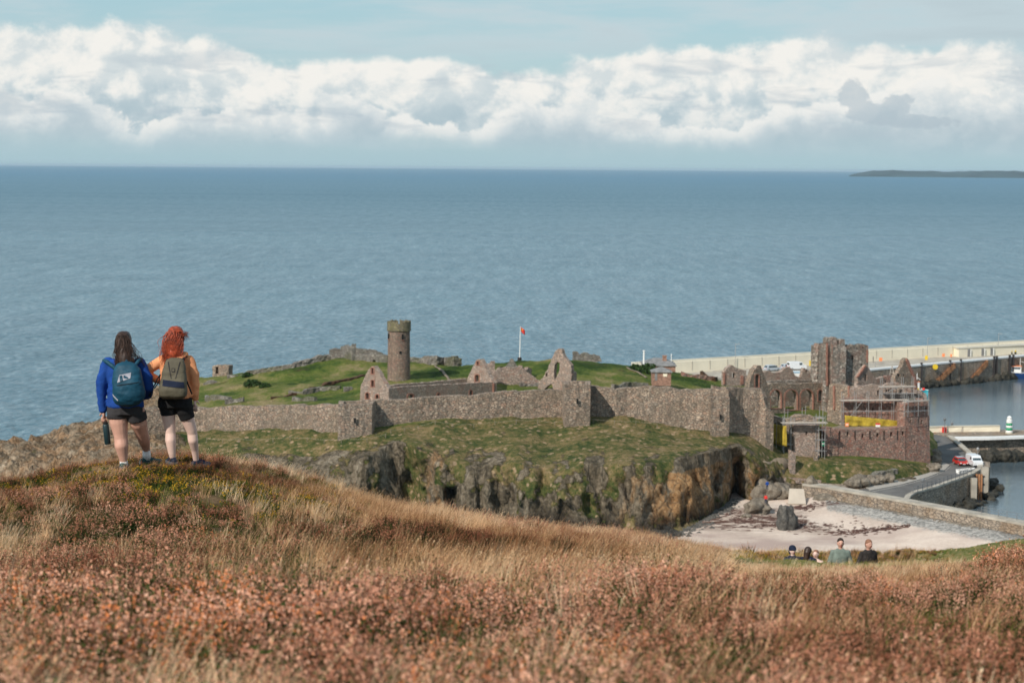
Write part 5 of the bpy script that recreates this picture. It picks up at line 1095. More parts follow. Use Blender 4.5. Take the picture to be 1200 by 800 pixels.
for dx_ in (-.8, .8): MB().tube((c.x+dx_, c.y+.1, c.z-.5), (c.x+dx_, c.y+.1, zt_), .07, n=6).build('post', M['steel'], t)
def boat(name, label, c, rz, L, Wd, Hh, hullm, cabin=True):
    t = thing(name, label, 'boat', c, None, rz); n = 14; prof = [(0, -.5), (.62, -.35), (.9, .15), (1.0, 1.0)]; vs = []
    for i in range(n+1):
        u = i/n; w = Wd/2*(math.sin(min(1, (1-u)*1.9)*math.pi/2)**.7) if u > .3 else Wd/2*(.86+.14*u/.3); sheer = 1+.35*max(0, u-.5)**1.5*2
        for s_ in (-1, 1):
            for a, z in (prof if s_ > 0 else prof[::-1]): vs.append((s_*a*w, -L/2+L*u*(1+.04*(z > .5)), z*Hh*(sheer if z > 0 else 1)))
    m_ = 8; fs = [(i*m_+k, i*m_+(k+1), (i+1)*m_+k+1, (i+1)*m_+k) for i in range(n) for k in range(m_-1)]; fs += [tuple(range(m_))]
    raw('hull', vs, fs, M[hullm], t, True, local=True)
    dk = [(vs[i*m_][0]*.97, vs[i*m_][1], Hh*.86) for i in range(n+1)]+[(vs[i*m_+7][0]*.97, vs[i*m_+7][1], Hh*.86) for i in range(n, -1, -1)]
    raw('deck', dk, [tuple(range(len(dk)))], M['board'], t, local=True)
    mb = MB()
    for i in range(n):
        for k in (0, 7): mb.tube(vs[i*m_+k], vs[(i+1)*m_+k], .09, n=5)
    mb.build('gunwale', M['white'], t, local=True)
    if cabin:
        MB().box((0, L*.12, Hh+.85), (Wd*.55, L*.24, 1.9)).build('wheelhouse', M['white'], t, local=True)
        MB().box((0, L*.12, Hh+1.25), (Wd*.56, L*.20, .5)).build('window', M['glass'], t, local=True)
        MB().box((0, L*.12, Hh+1.85), (Wd*.62, L*.27, .12)).build('roof', M['orange'], t, local=True)
        MB().tube((0, L*.02, Hh), (0, L*.02, Hh+4.2), .08, n=6).tube((0, L*.02, Hh+3.2), (0, -L*.2, Hh+2.6), .05, n=6).build('mast', M['white'], t, local=True)
        for s_ in (-1, 1): MB().lathe((s_*Wd*.32, -L*.25, Hh), [(.3, -.2), (.34, .1), (.3, .45)], 10).build('tub', M['red' if s_ > 0 else 'yellow'], t, local=True)
    return t
c = PZ(1196, 443.8, 0); boat('fishing_boat', 'blue hulled fishing boat with a white wheelhouse moored at the breakwater', c, R(82), 11.5, 3.8, 1.9, 'blue')
c = PZ(1077, 468, 0); 
p = at_y(1076, 548); boat('small_boat', 'turquoise boat moored upright beside the tall gable, half hidden', (p[0], p[1], 0), R(20), 7.5, 2.8, 1.6, 'teal')
c = PZ(1130, 559.5, 5.15); 
p = PZ(1132, 553.3, ZR+.1); boat('dinghy', 'small pale upturned dinghy lying on the road by the parapet', p, R(-62), 3.8, 1.3, .55, 'white', False)
def digger(px, py, label, mt, D=None):
    c = PZ(px, py, ZD); t = thing('quay_machine', label, 'machine', c, 'machines on the breakwater')
    MB().box((c.x, c.y, c.z+.75), (1.7, 1.5, .8)).build('chassis', M[mt], t); MB().box((c.x+.3, c.y, c.z+1.6), (.9, 1.2, 1.0)).build('cab', M['glass'], t); MB().box((c.x+.3, c.y, c.z+2.15), (1.0, 1.3, .12)).build('cab_roof', M[mt], t)
    for dx_ in (-.75, -.55): MB().box((c.x+dx_-.3, c.y-.4, c.z+1.3), (.1, .12, 2.3)).build('mast_rail', M['tyre'], t)
    for dx_ in (-.6, .6):
        for dy_ in (-.75, .75): MB().tube((c.x+dx_, c.y+dy_-.1, c.z+.35), (c.x+dx_, c.y+dy_+.1, c.z+.35), .36, n=10).build('wheel', M['tyre'], t)
digger(1182, 414.8, 'left of two yellow forklift trucks on the breakwater', 'yellow'); digger(1186.5, 414.6, 'right of two yellow forklift trucks on the breakwater', 'yellow')
c = PZ(1173, 415, ZD); t = thing('gear_pile', 'low heap of yellow and blue fishing gear beside the forklifts', 'gear', c)
for i in range(9): MB().box((c.x-1.5+i*.4, c.y+random.uniform(-.4, .4), c.z+random.uniform(.25, .55)), (.55, .6, random.uniform(.4, .7)), rz=random.random()).build('crate', M[random.choice(['yellow', 'blue', 'teal', 'yellow'])], t)
def sboard(px, py, D, w, h, mt, label, zb=ZD, name='sign_board'):
    a = at_y(px, D); z = zz(px, py, D); t = thing(name, label, 'sign', (a[0], a[1], zb)); MB().box((a[0], a[1], z), (w, .1, h)).build('panel', M[mt], t); MB().tube((a[0], a[1]+.08, zb), (a[0], a[1]+.08, z), .05, n=6).build('post', M['steel'], t)
sboard(950.5, 425.5, 548, .8, 1.5, 'yellow', 'yellow post sign on the breakwater left of the keep')
sboard(1032.5, 421, 572, .9, 1.0, 'orange', 'orange board on the breakwater parapet right of the keep')
sboard(1086, 419.5, 582, .8, 1.4, 'yellow', 'yellow board on the breakwater behind the tall gable')
sboard(1106, 416, 588, .8, .9, 'orange', 'left small orange board on the parapet before the store')
sboard(1115, 416.5, 590, .5, .9, 'orange', 'right small orange board on the parapet before the store')
p = at_y(1096, 568.3); z = zz(1096, 429.5, 568); t = thing('life_ring', 'round yellow life ring panel on the quay face', 'life ring', (p[0], p[1]-.8, z)); MB().tube((p[0], p[1]-.95, z), (p[0], p[1]-.75, z), .75, n=14).build('panel', M['yellow'], t)
for px, y0, y1, D, lb in ((1002.5+24, 424, 444, 556, 'pale thin quay lamp post right of the keep'), (862, 403, 428, 549, 'faint lamp post above the ruined house'), (1087, 396, 420, 583, 'faint lamp post rising above the breakwater parapet'), (1170, 391, 414, 600, 'faint lamp post above the quay store')):
    p = at_y(px, D); t = thing('lamp_post', lb, 'lamp post', (p[0], p[1], ZD), 'thin lamp posts of the breakwater'); z1 = zz(px, y0, D); MB().tube((p[0], p[1], ZD), (p[0], p[1], z1), .09, .06, 7).build('pole', M['steel'], t); MB().box((p[0]+.5, p[1], z1), (1.1, .2, .12)).build('lantern', M['steel'], t)
t = thing('ladder_frame', 'small yellow timber tripod frame behind the tall gable', 'frame', (*at_y(1046, 404), 12)); p = at_y(1046, 404)
for dx_ in (-1, 1): MB().tube((p[0]+dx_*.45, p[1], zz(1046, 440, 404)), (p[0]+dx_*.06, p[1], zz(1046, 429, 404)), .07, n=6).build('leg', M['board'], t)
MB().tube((p[0]-.3, p[1], zz(1046, 436.5, 404)), (p[0]+.3, p[1], zz(1046, 436.5, 404)), .06, n=6).build('rung', M['board'], t)
# ------------------------------------------------------------------ rocks, ramp, path wall on the beach
def boulder(name, label, c, rad, sc=(1, 1, 1), mt='rock', seed=0, grp=None, cat='rock', sub=3, rot=0, rough=.3):
    bm = bmesh.new(); bmesh.ops.create_icosphere(bm, subdivisions=sub, radius=1)
    for v in bm.verts:
        p = v.co.copy(); d_ = 1+rough*(mn.noise(p*1.1+Vector((seed*3.1, 0, 0)))*1.3+.5*mn.noise(p*2.6+Vector((seed, 5, 0)))+.25*mn.noise(p*6+Vector((seed, 5, 9)))); cr = mn.cell(p*1.7+Vector((seed, 2, 1)))
        v.co = Vector((p.x*sc[0], p.y*sc[1], p.z*sc[2]))*rad*(d_+rough*.22*cr)
    me = bpy.data.meshes.new(name); bm.to_mesh(me); bm.free(); me.materials.append(M[mt]); me.polygons.foreach_set('use_smooth', [sub > 3]*len(me.polygons))
    o = bpy.data.objects.new(name, me); COL.objects.link(o); o.location = c; o.rotation_euler.z = rot; return prop(o, label, cat, grp)
boulder('beach_boulder', 'big upright dark boulder standing alone on the sand', PZ(920.5, 610, 3.0), 1.5, (.95, .9, 1.7), 'greyrock', seed=3, rough=.42, sub=4, rot=.4)
boulder('beach_boulder', 'second lobe of rock leaning on the right foot of the big upright boulder', PZ(925.5, 611, 2.7), 1.15, (1.0, .9, 1.1), 'greyrock', seed=8, rough=.4, sub=4)
boulder('beach_boulder', 'small flat grey rock in the sand near the cliff', PZ(874.5, 604.5, 2.3), .75, (1.1, .8, .6), seed=5)
boulder('beach_boulder', 'broad rock outcrop below the path where a person in red stands', PZ(888, 595, 3.0), 2.2, (.95, .9, .7), seed=11, rough=.42, sub=4)
boulder('beach_boulder', 'tall pale rock outcrop under the path near the person in blue', PZ(896, 577, 4.0), 2.3, (1.1, .9, .85), seed=14, rough=.42, sub=4, mt='rock')
boulder('beach_boulder', 'rock outcrop left of the concrete ramp', PZ(914, 579, 3.6), 2.0, (1.1, .9, .95), seed=15, sub=4)
boulder('beach_boulder', 'rock outcrop right of the concrete ramp', PZ(951, 577, 3.6), 1.9, (.85, .9, 1.4), seed=17, sub=4)
boulder('beach_boulder', 'rounded sandy rock at the foot of the seawall start', PZ(968, 586, 3.2), 1.7, (1.3, .9, .65), seed=19, sub=4, mt='rock')
lb = ['dark boulder at the cliff foot']
ordn = ('leftmost second third fourth fifth sixth seventh eighth ninth tenth eleventh twelfth thirteenth fourteenth fifteenth sixteenth seventeenth eighteenth nineteenth twentieth'.split()+['twenty-'+k for k in 'first second third fourth fifth sixth seventh eighth ninth'.split()])
rk = [(700, 622), (712, 625), (722, 619), (733, 627), (742, 621), (750, 628), (758, 622), (766, 627), (774, 621), (782, 624), (790, 618), (796, 621), (804, 613), (812, 609), (738, 615), (752, 617), (768, 616), (727, 632), (745, 634), (760, 632), (776, 630), (690, 628), (705, 633), (718, 636), (820, 604), (785, 629)]
for i, (px, py) in enumerate(rk): boulder('foot_boulder', ordn[sorted(rk).index((px, py))]+' dark wet boulder from the left at the foot of the ochre cliff', PZ(px, py, .9), random.uniform(.9, 1.9), (random.uniform(.9, 1.5), 1, random.uniform(.5, .95)), 'darkrock', 30+i, 'dark boulders at the foot of the ochre cliff', sub=2+(i % 2), rot=random.random()*3, rough=.4)
a = [PZ(925, 572, 5.0), PZ(942, 572.5, 5.0), PZ(944.5, 590, 2.9), PZ(923.5, 590, 2.9)]
t = thing('concrete_ramp', 'pale concrete ramp between rocks leading down to the sand', 'ramp', a[3]); mb = MB(); mb.add([tuple(v) for v in a]+[(v.x, v.y+1.5, v.z-2.5) for v in a], [(3, 2, 1, 0), (4, 5, 6, 7), (0, 1, 5, 4), (1, 2, 6, 5), (2, 3, 7, 6), (3, 0, 4, 7)]); mb.build('slab', mat('sandy_concrete', (.50, .43, .35), .9, .06, .6), t)
def pathstrip(name, keys, w, mt, label=None, lift=.12, onI=True):
    pts = [hitI(*k) for k in keys]; pts = [p for p in pts if p is not None]
    c = resample([(p.x, p.y, p.z) for p in pts], 1.0); vs = []
    for i, p in enumerate(c):
        d_ = (c[min(i+1, len(c)-1)]-c[max(i-1, 0)])[:2]; d_ = d_/(np.linalg.norm(d_)+1e-6); nn = np.array([-d_[1], d_[0]])*w/2
        for s_ in (-1, 1): x_, y_ = p[0]+nn[0]*s_, p[1]+nn[1]*s_; vs.append((x_, y_, zi(x_, y_, p[2])+lift))
    fs = [(2*i, 2*i+1, 2*i+3, 2*i+2) for i in range(len(c)-1)]
    o = raw(name, vs, fs, M[mt], None, True, loc=vs[0]); o['kind'] = 'structure'; md = o.modifiers.new('s', 'SOLIDIFY'); md.thickness = .1; return o
pathstrip('path', [(925, 540), (914, 544), (903, 550), (899, 556), (903, 561)], 1.6, 'path')
lowwall([(898, 560), (915, 562), (940, 564), (962, 566)], 'low retaining wall along the edge of the grass above the beach rocks', 'retaining_wall', ht=.55, thick=.5, mt='wall_pink', rag=.08)
lowwall([(1012, 563), (1035, 559), (1052, 555)], 'dark rock ledge in the grass beside the road', 'rock_ledge', ht=.9, thick=1.6)
for i, (px, py, rr) in enumerate([(1000, 566, 1.3), (1009, 565, 1.5), (1020, 563, 1.2), (1031, 562, 1.1), (1042, 560, 1.0), (1095, 547.5, 1.2), (1095, 539, 1.2), (1096, 531, 1.1)]):
    boulder('grass_outcrop', ordn[i]+' grey rock outcrop from the left in the grass beside the harbour road' if i < 5 else ['large low rock where the grass meets the road corner', 'middle rock between corner tower and road', 'upper rock between corner tower and road'][i-5], PZ(px, py, 5.3), rr, (1.1, .9, .8), 'rock', 60+i, 'rock outcrops beside the harbour road', sub=3)
# strandline litter and scattered stones on the sand
def litter(name, label, n, pick, mt, r0_, r1_, flat):
    mb = MB(); k = 0
    for i in range(n):
        px, py = pick(); p = PZ(px, py, 2.0); z = zs(p.x, p.y); rr = random.uniform(r0_, r1_); a0 = random.random()*6.28; m_ = 6; el = random.uniform(1, 2.6)
        ring = [(p.x+rr*el*math.cos(a0+6.28*j/m_)*random.uniform(.6, 1.1), p.y+rr*math.sin(a0+6.28*j/m_)*random.uniform(.6, 1.1), z-.02) for j in range(m_)]
        mb.add(ring+[(p.x, p.y, z+rr*flat)], [(j, (j+1) % m_, m_) for j in range(m_)])
    o = mb.build(name, M[mt]); o['kind'] = 'stuff'; return o
M['weedm'] = mat('dried_seaweed', (.085, .045, .035), 1, .5, 1)
def pk1():
    u = random.choice([(845, 603, 30, 2), (900, 613, 60, 3.0), (960, 615, 45, 2.5), (1000, 620, 30, 1.5), (880, 608, 50, 2.5), (940, 598, 25, 1.5), (1040, 621, 25, 1.5)]); return random.gauss(u[0], u[2]*.6), random.gauss(u[1], u[3]*.8)
litter('strandline_seaweed', '', 950, pk1, 'weedm', .12, .38, .35)
def pk2():
    px = random.uniform(975, 1150); return px, 568+(px-960)*.165+random.uniform(14, 26)+(px-975)*.03
litter('beach_stones', '', 900, pk2, 'rock', .08, .28, .8)
litter('cliff_foot_stones', '', 500, lambda: (lambda q_: (780+q_*80+random.gauss(0, 5), 622-q_*32+random.gauss(3, 3)))(random.random()), 'greyrock', .12, .5, .8)
# meadow paths and brown ditches
pathstrip('meadow_path', [(510, 429), (517, 434), (522, 440), (527, 445)], .55, 'path', lift=.1)
pathstrip('meadow_path', [(716, 425), (735, 431), (750, 438), (757, 443)], .55, 'path', lift=.1)
lowwall([(363, 456), (380, 451), (400, 447), (418, 443), (428, 440)], 'brown overgrown ditch bank running through the meadow', 'earth_bank', ht=.45, thick=1.1, mt='brownbank', cat='bank') if 'brownbank' in M else None
M['brownbank'] = mat('bracken_brown', (.075, .04, .022), 1, .5, 1.5, bump=.8, bscale=6)
lowwall([(363, 457), (380, 452), (400, 447.5), (418, 443.5), (428, 441)], 'brown overgrown ditch bank running through the meadow', 'earth_bank', ht=.35, thick=.9, mt='brownbank', cat='bank')
lowwall([(318, 468), (330, 465), (348, 463)], 'short brown bank left of the grey foundation wall', 'earth_bank', ht=.3, thick=.8, mt='brownbank', cat='bank')
lowwall([(790, 434), (805, 437), (820, 442), (838, 447)], 'rusty brown hedge slanting down right of the brick hut', 'hedge', ht=.9, thick=1.3, mt='brownbank', cat='hedge', rag=.5)
M['bushgreen'] = mat('dark_bush_leaves', (.03, .06, .015), 1, .6, 2, bump=1, bscale=5)
def bush(px, py, rr, label):
    h = hitI(px, py); 
    if h is None: return
    t = thing('bush', label, 'bush', h, 'bushes in the castle meadow'); vs, fs = [], []
    for i in range(420):
        v = Vector(RNG.normal(0, 1, 3)); v.normalize(); v = Vector((v.x*rr*1.3, v.y*rr, abs(v.z)*rr*.9))*random.uniform(.6, 1.05)+h; a = Vector(RNG.normal(0, .13, 3)); b = Vector(RNG.normal(0, .13, 3)); k = len(vs); vs += [v-a, v+b, v+a, v-b]; fs.append((k, k+1, k+2, k+3))
    raw('foliage', vs, fs, M['bushgreen'], t); mb = MB()
    for i in range(5): mb.tube(h+Vector((0, 0, -.2)), h+Vector((random.uniform(-rr, rr)*.7, random.uniform(-rr, rr)*.5, rr*.7)), .06, .02, 5)
    mb.build('stem', M['timber'], t)
bush(296, 452, 1.5, 'round dark grey green bush in the left meadow'); bush(311, 454, 1.0, 'small dark bush right of the round bush'); bush(290, 441, .9, 'dark bush against the far rubble wall')
for i, (px, py, r_) in enumerate([(760, 434, 1.6), (752, 436, 1.5), (768, 431, 1.2), (745, 433, 1.2)]): bush(px, py, r_, ['rightmost but one of four dark green bushes left of the brick hut', 'second of four dark green bushes left of the brick hut', 'dark green bush closest to the brick hut roof', 'leftmost of four dark green bushes left of the brick hut'][i])
# posts with a thin rope below the wall
def fence(keys, label, step=3.2, h=.8, grp='rope fences below the curtain wall', on=hitI):
    pts = [on(*k) for k in keys]; pts = [p for p in pts if p is not None]; c = resample([tuple(p) for p in pts], step)
    c = [(p[0], p[1], zi(p[0], p[1], p[2])) for p in c]; t = thing('rope_fence', label, 'fence', c[0], grp)
    for p in c: MB().tube((p[0], p[1], p[2]-.2), (p[0], p[1], p[2]+h), .05, .045, 5).build('post', M['post'], t)
    mb = MB()
    for a, b_ in zip(c[:-1], c[1:]):
        m_ = Vector(a).lerp(Vector(b_), .5)+Vector((0, 0, h*.82-.08)); mb.tube((a[0], a[1], a[2]+h*.85), m_, .02, n=4, caps=False); mb.tube(m_, (b_[0], b_[1], b_[2]+h*.85), .02, n=4, caps=False)
    mb.build('rope', M['rope'], t)
fence([(242, 518), (280, 518.5), (320, 518), (360, 517.5), (400, 519), (430, 518.5), (452, 513)], 'low rope fence along the path before the left wall tower')
fence([(458, 508), (490, 504), (530, 501), (580, 498.5), (630, 496.5), (670, 496), (720, 497.5), (770, 501)], 'low rope fence on the slope before the middle wall tower')
# ------------------------------------------------------------------ heath vegetation (scattered as geometry-node instances of small plant meshes)
def leafmat(name, stops, rough=.9, transl=.25, dark=None):
    m = bpy.data.materials.new(name); m.use_nodes = True; q = NT(m.node_tree); b = q.n['Principled BSDF']
    a = q.new('ShaderNodeAttribute', attribute_name='tint', attribute_type='INSTANCER').outputs['Fac']
    v = q.noise(q.new('ShaderNodeTexCoord').outputs['Object'], 40, 2, .5); f = q.m('ADD', a, q.m('MULTIPLY', q.m('SUBTRACT', v, .5), .9), clamp=True)
    c = q.ramp(f, stops); q.put(b.inputs['Base Color'], c); b.inputs['Roughness'].default_value = rough; b.inputs['Specular IOR Level'].default_value = .1
    if transl:
        tr = q.new('ShaderNodeBsdfTranslucent'); q.put(tr.inputs[0], c); mx = q.new('ShaderNodeMixShader'); mx.inputs[0].default_value = transl
        q.l.new(b.outputs[0], mx.inputs[1]); q.l.new(tr.outputs[0], mx.inputs[2]); q.l.new(mx.outputs[0], q.n['Material Output'].inputs[0])
    return m
V_STEM = leafmat('heather_stem', [(0, (.025, .022, .010)), (.5, (.055, .045, .018)), (1, (.085, .075, .028))], transl=0)
V_LEAF = leafmat('heather_leaf', [(0, (.016, .028, .008)), (.5, (.038, .058, .014)), (1, (.085, .10, .028))], transl=.1)
V_FLOW = leafmat('faded_heather_flower', [(0, (.21, .075, .042)), (.3, (.40, .165, .095)), (.6, (.61, .295, .19)), (.85, (.78, .46, .32)), (1, (.66, .23, .09))], transl=.15)
V_STRAW = leafmat('straw_grass', [(0, (.33, .155, .07)), (.3, (.62, .365, .185)), (.65, (.86, .58, .34)), (1, (.95, .76, .52))], transl=.3)
V_GREEN = leafmat('green_grass', [(0, (.040, .085, .010)), (.5, (.115, .165, .022)), (1, (.27, .27, .06))], transl=.3)
V_GORSE = leafmat('gorse_leaf', [(0, (.024, .040, .010)), (.5, (.055, .078, .016)), (1, (.12, .12, .028))], transl=.1)
V_GFLOW = leafmat('gorse_flower', [(0, (.50, .24, .015)), (.5, (.66, .36, .02)), (1, (.72, .45, .05))], transl=.2)
PC = bpy.data.collections.new('plant_shapes')
def proto(name, items):
    """items: list of (verts, faces, material)"""
    me = bpy.data.meshes.new(name); vs, fs, mi, ms = [], [], [], []
    for v, f, m_ in items:
        k = len(vs); vs += v; fs += [tuple(i+k for i in q_) for q_ in f]; mi += [len(ms)]*len(f); ms.append(m_)
    me.from_pydata([tuple(v) for v in vs], [], fs); [me.materials.append(m_) for m_ in ms]; me.polygons.foreach_set('material_index', mi)
    o = bpy.data.objects.new(name, me); PC.objects.link(o); return o
def blade(vs, fs, base, d, L, w, lean, seg=4):
    side = Vector((-d.y, d.x, 0)); side = side.normalized() if side.length > .01 else Vector((1, 0, 0)); k = len(vs); a = random.random()*6.28; side = Vector((math.cos(a), math.sin(a), 0)); p = base.copy(); dd = d.copy()
    for i in range(seg):
        t = i/seg; vs += [p-side*w*(1-t*.7), p+side*w*(1-t*.7)]; dd = (dd+lean/seg).normalized(); p = p+dd*L/seg
    vs.append(p); fs += [(k+2*i, k+2*i+1, k+2*i+3, k+2*i+2) for i in range(seg-1)]+[(k+2*seg-2, k+2*seg-1, k+2*seg)]
    return p, dd
def diamond(vs, fs, p, r):
    a = Vector(RNG.normal(0, 1, 3)).normalized(); b = a.orthogonal().normalized(); c = a.cross(b); k = len(vs); vs += [p-b*r, p+c*r*.7, p+b*r, p-c*r*.7]; fs.append((k, k+1, k+2, k+3))
def heather(name, H_=.32, n=46, fl=8, fr=.0085, green=2.4):
    sv, sf, lv, lf, fv, ff = [], [], [], [], [], []
    for i in range(n):
        a = random.random()*6.28; rr = .17*math.sqrt(random.random()); b = Vector((rr*math.cos(a)*.5, rr*math.sin(a)*.5, -.03)); d = Vector((rr*math.cos(a)*3+random.gauss(0, .12)+.1, rr*math.sin(a)*3+random.gauss(0, .12), 1)).normalized(); L = H_*random.uniform(.65, 1.15)
        p1, _ = blade(sv, sf, b, d, L, .0028, Vector((.12, 0, 0)), 3)
        for k in range(int(6*green)): t = random.uniform(.2, .75); diamond(lv, lf, b.lerp(p1, t)+Vector(RNG.normal(0, .010, 3)), random.uniform(.007, .014))
        for k in range(fl): t = random.uniform(.62, 1.04); diamond(fv, ff, b.lerp(p1, t)+Vector(RNG.normal(0, .0062, 3)), fr*random.uniform(.6, 1.2))
    return proto(name, [(sv, sf, V_STEM), (lv, lf, V_LEAF), (fv, ff, V_FLOW)])
def grass(name, H_=.42, n=30, w=.0026, m_=None, heads=True, sp=.12, wind=.55):
    sv, sf = [], []
    for i in range(n):
        a = random.random()*6.28; rr = sp*random.random(); b = Vector((rr*math.cos(a), rr*math.sin(a), -.03)); d = Vector((random.gauss(.12, .25), random.gauss(0, .25), 1)).normalized(); L = H_*random.uniform(.5, 1.2)
        p, dd = blade(sv, sf, b, d, L, w, Vector((random.uniform(.1, 1)*wind, random.gauss(0, .15), -.1)), 5)
        if heads and random.random() < .3:
            for k in range(4): diamond(sv, sf, p-dd*random.uniform(0, .06), .007)
    return proto(name, [(sv, sf, m_ or V_STRAW)])
def gorse(name, H_=.24, fl=.5):
    sv, sf, lv, lf, fv, ff = [], [], [], [], [], []
    for i in range(36):
        a = random.random()*6.28; rr = random.random(); d = Vector((rr*math.cos(a)*.9, rr*math.sin(a)*.9, 1)).normalized(); L = H_*random.uniform(.6, 1.1); b = Vector((rr*math.cos(a)*.08, rr*math.sin(a)*.08, -.03)); p, _ = blade(sv, sf, b, d, L, .003, Vector((0, 0, 0)), 2)
        for k in range(16): diamond(lv, lf, b.lerp(p, random.uniform(.25, 1))+Vector(RNG.normal(0, .016, 3)), random.uniform(.008, .017))
        if random.random() < fl:
            for k in range(3): diamond(fv, ff, p+Vector(RNG.normal(0, .012, 3)), .014)
    if not fv: diamond(fv, ff, Vector((0, 0, .1)), .001)
    return proto(name, [(sv, sf, V_STEM), (lv, lf, V_GORSE), (fv, ff, V_GFLOW)])
heather('a0_heather'); heather('a1_heather', .28, 50, 9, .009, 2.2); heather('a2_heather_dark', .24, 40, 3, .007, 2.4); heather('a3_heather_dark', .20, 44, 6, .007, 2.0)
grass('a4_straw'); grass('a5_straw', .5, 26); grass('a6_straw', .30, 40); grass('a7_green', .22, 44, .0035, V_GREEN, False, .14, .4)
gorse('a8_gorse', .22, .16); gorse('a9_gorse', .26, .6)
grass('b0_tall_straw', .62, 9, .0034, None, True, .05, .8)
def twigs(name):
    sv, sf, lv, lf = [], [], [], []
    for i in range(14):
        b = Vector((random.gauss(0, .03), random.gauss(0, .03), -.03)); d = Vector((random.gauss(.15, .4), random.gauss(0, .4), 1)).normalized(); p, dd = blade(sv, sf, b, d, random.uniform(.2, .42), .0042, Vector((random.gauss(.2, .3), random.gauss(0, .3), 0)), 4)
        for k in range(4): q_ = b.lerp(p, random.uniform(.4, .9)); p2, _ = blade(sv, sf, q_, (d+Vector(RNG.normal(0, .5, 3))).normalized(), random.uniform(.05, .12), .002, Vector((0, 0, 0)), 2); diamond(lv, lf, p2, .009)
    return proto(name, [(sv, sf, V_STEM), (lv, lf, V_LEAF)])
twigs('b1_twigs')
# sample the ground
pts = []; dens = [(1.6, 3.6, 60), (3.6, 6, 90), (6, 10, 150), (10, 16, 105), (16, 28, 60), (21.5, 25.8, 90), (28, 45, 26), (45, 78, 17), (78, 100, 5)]
for d0, d1, dn in dens:
    w0, w1 = -780/F, 800/F; n = int((w1-w0)*(d1*d1-d0*d0)/2*dn); Dn = np.sqrt(RNG.uniform(d0*d0, d1*d1, n)); u = RNG.uniform(w0, w1, n); pts.append(np.stack([u*Dn, Dn], 1))
    if d0 < 46 and d0 != 21.5:      # a strip beyond either side of the frame
        for sd in (-1, 1): n = int(4.5*(d1-d0)*min(dn, 60)); Dn = RNG.uniform(d0, d1, n); pts.append(np.stack([(w0 if sd < 0 else w1)*Dn+sd*RNG.uniform(0, 4.5, n), Dn], 1))
pts = np.concatenate(pts); n1_ = fbm(pts[:, 0]/1.1, pts[:, 1]/1.6, 0, 91, 4); n2_ = fbm(pts[:, 0]/.5, pts[:, 1]/.8, 0, 95, 3); n3_ = fbm(pts[:, 0]/3.0, pts[:, 1]/4, 0, 99, 3)
feet = [(-10.5*0, 0)]
PE = [(150, 23.6), (207, 23.7)]; PEW = [at_y(*p) for p in PE]
rv = RNG.random((len(pts), 5)); out_p, out_i, out_s, out_r, out_t = [], [], [], [], []
gau = lambda px, py, cx, cy, rx, ry: math.exp(-(((px-cx)/rx)**2+((py-cy)/ry)**2))
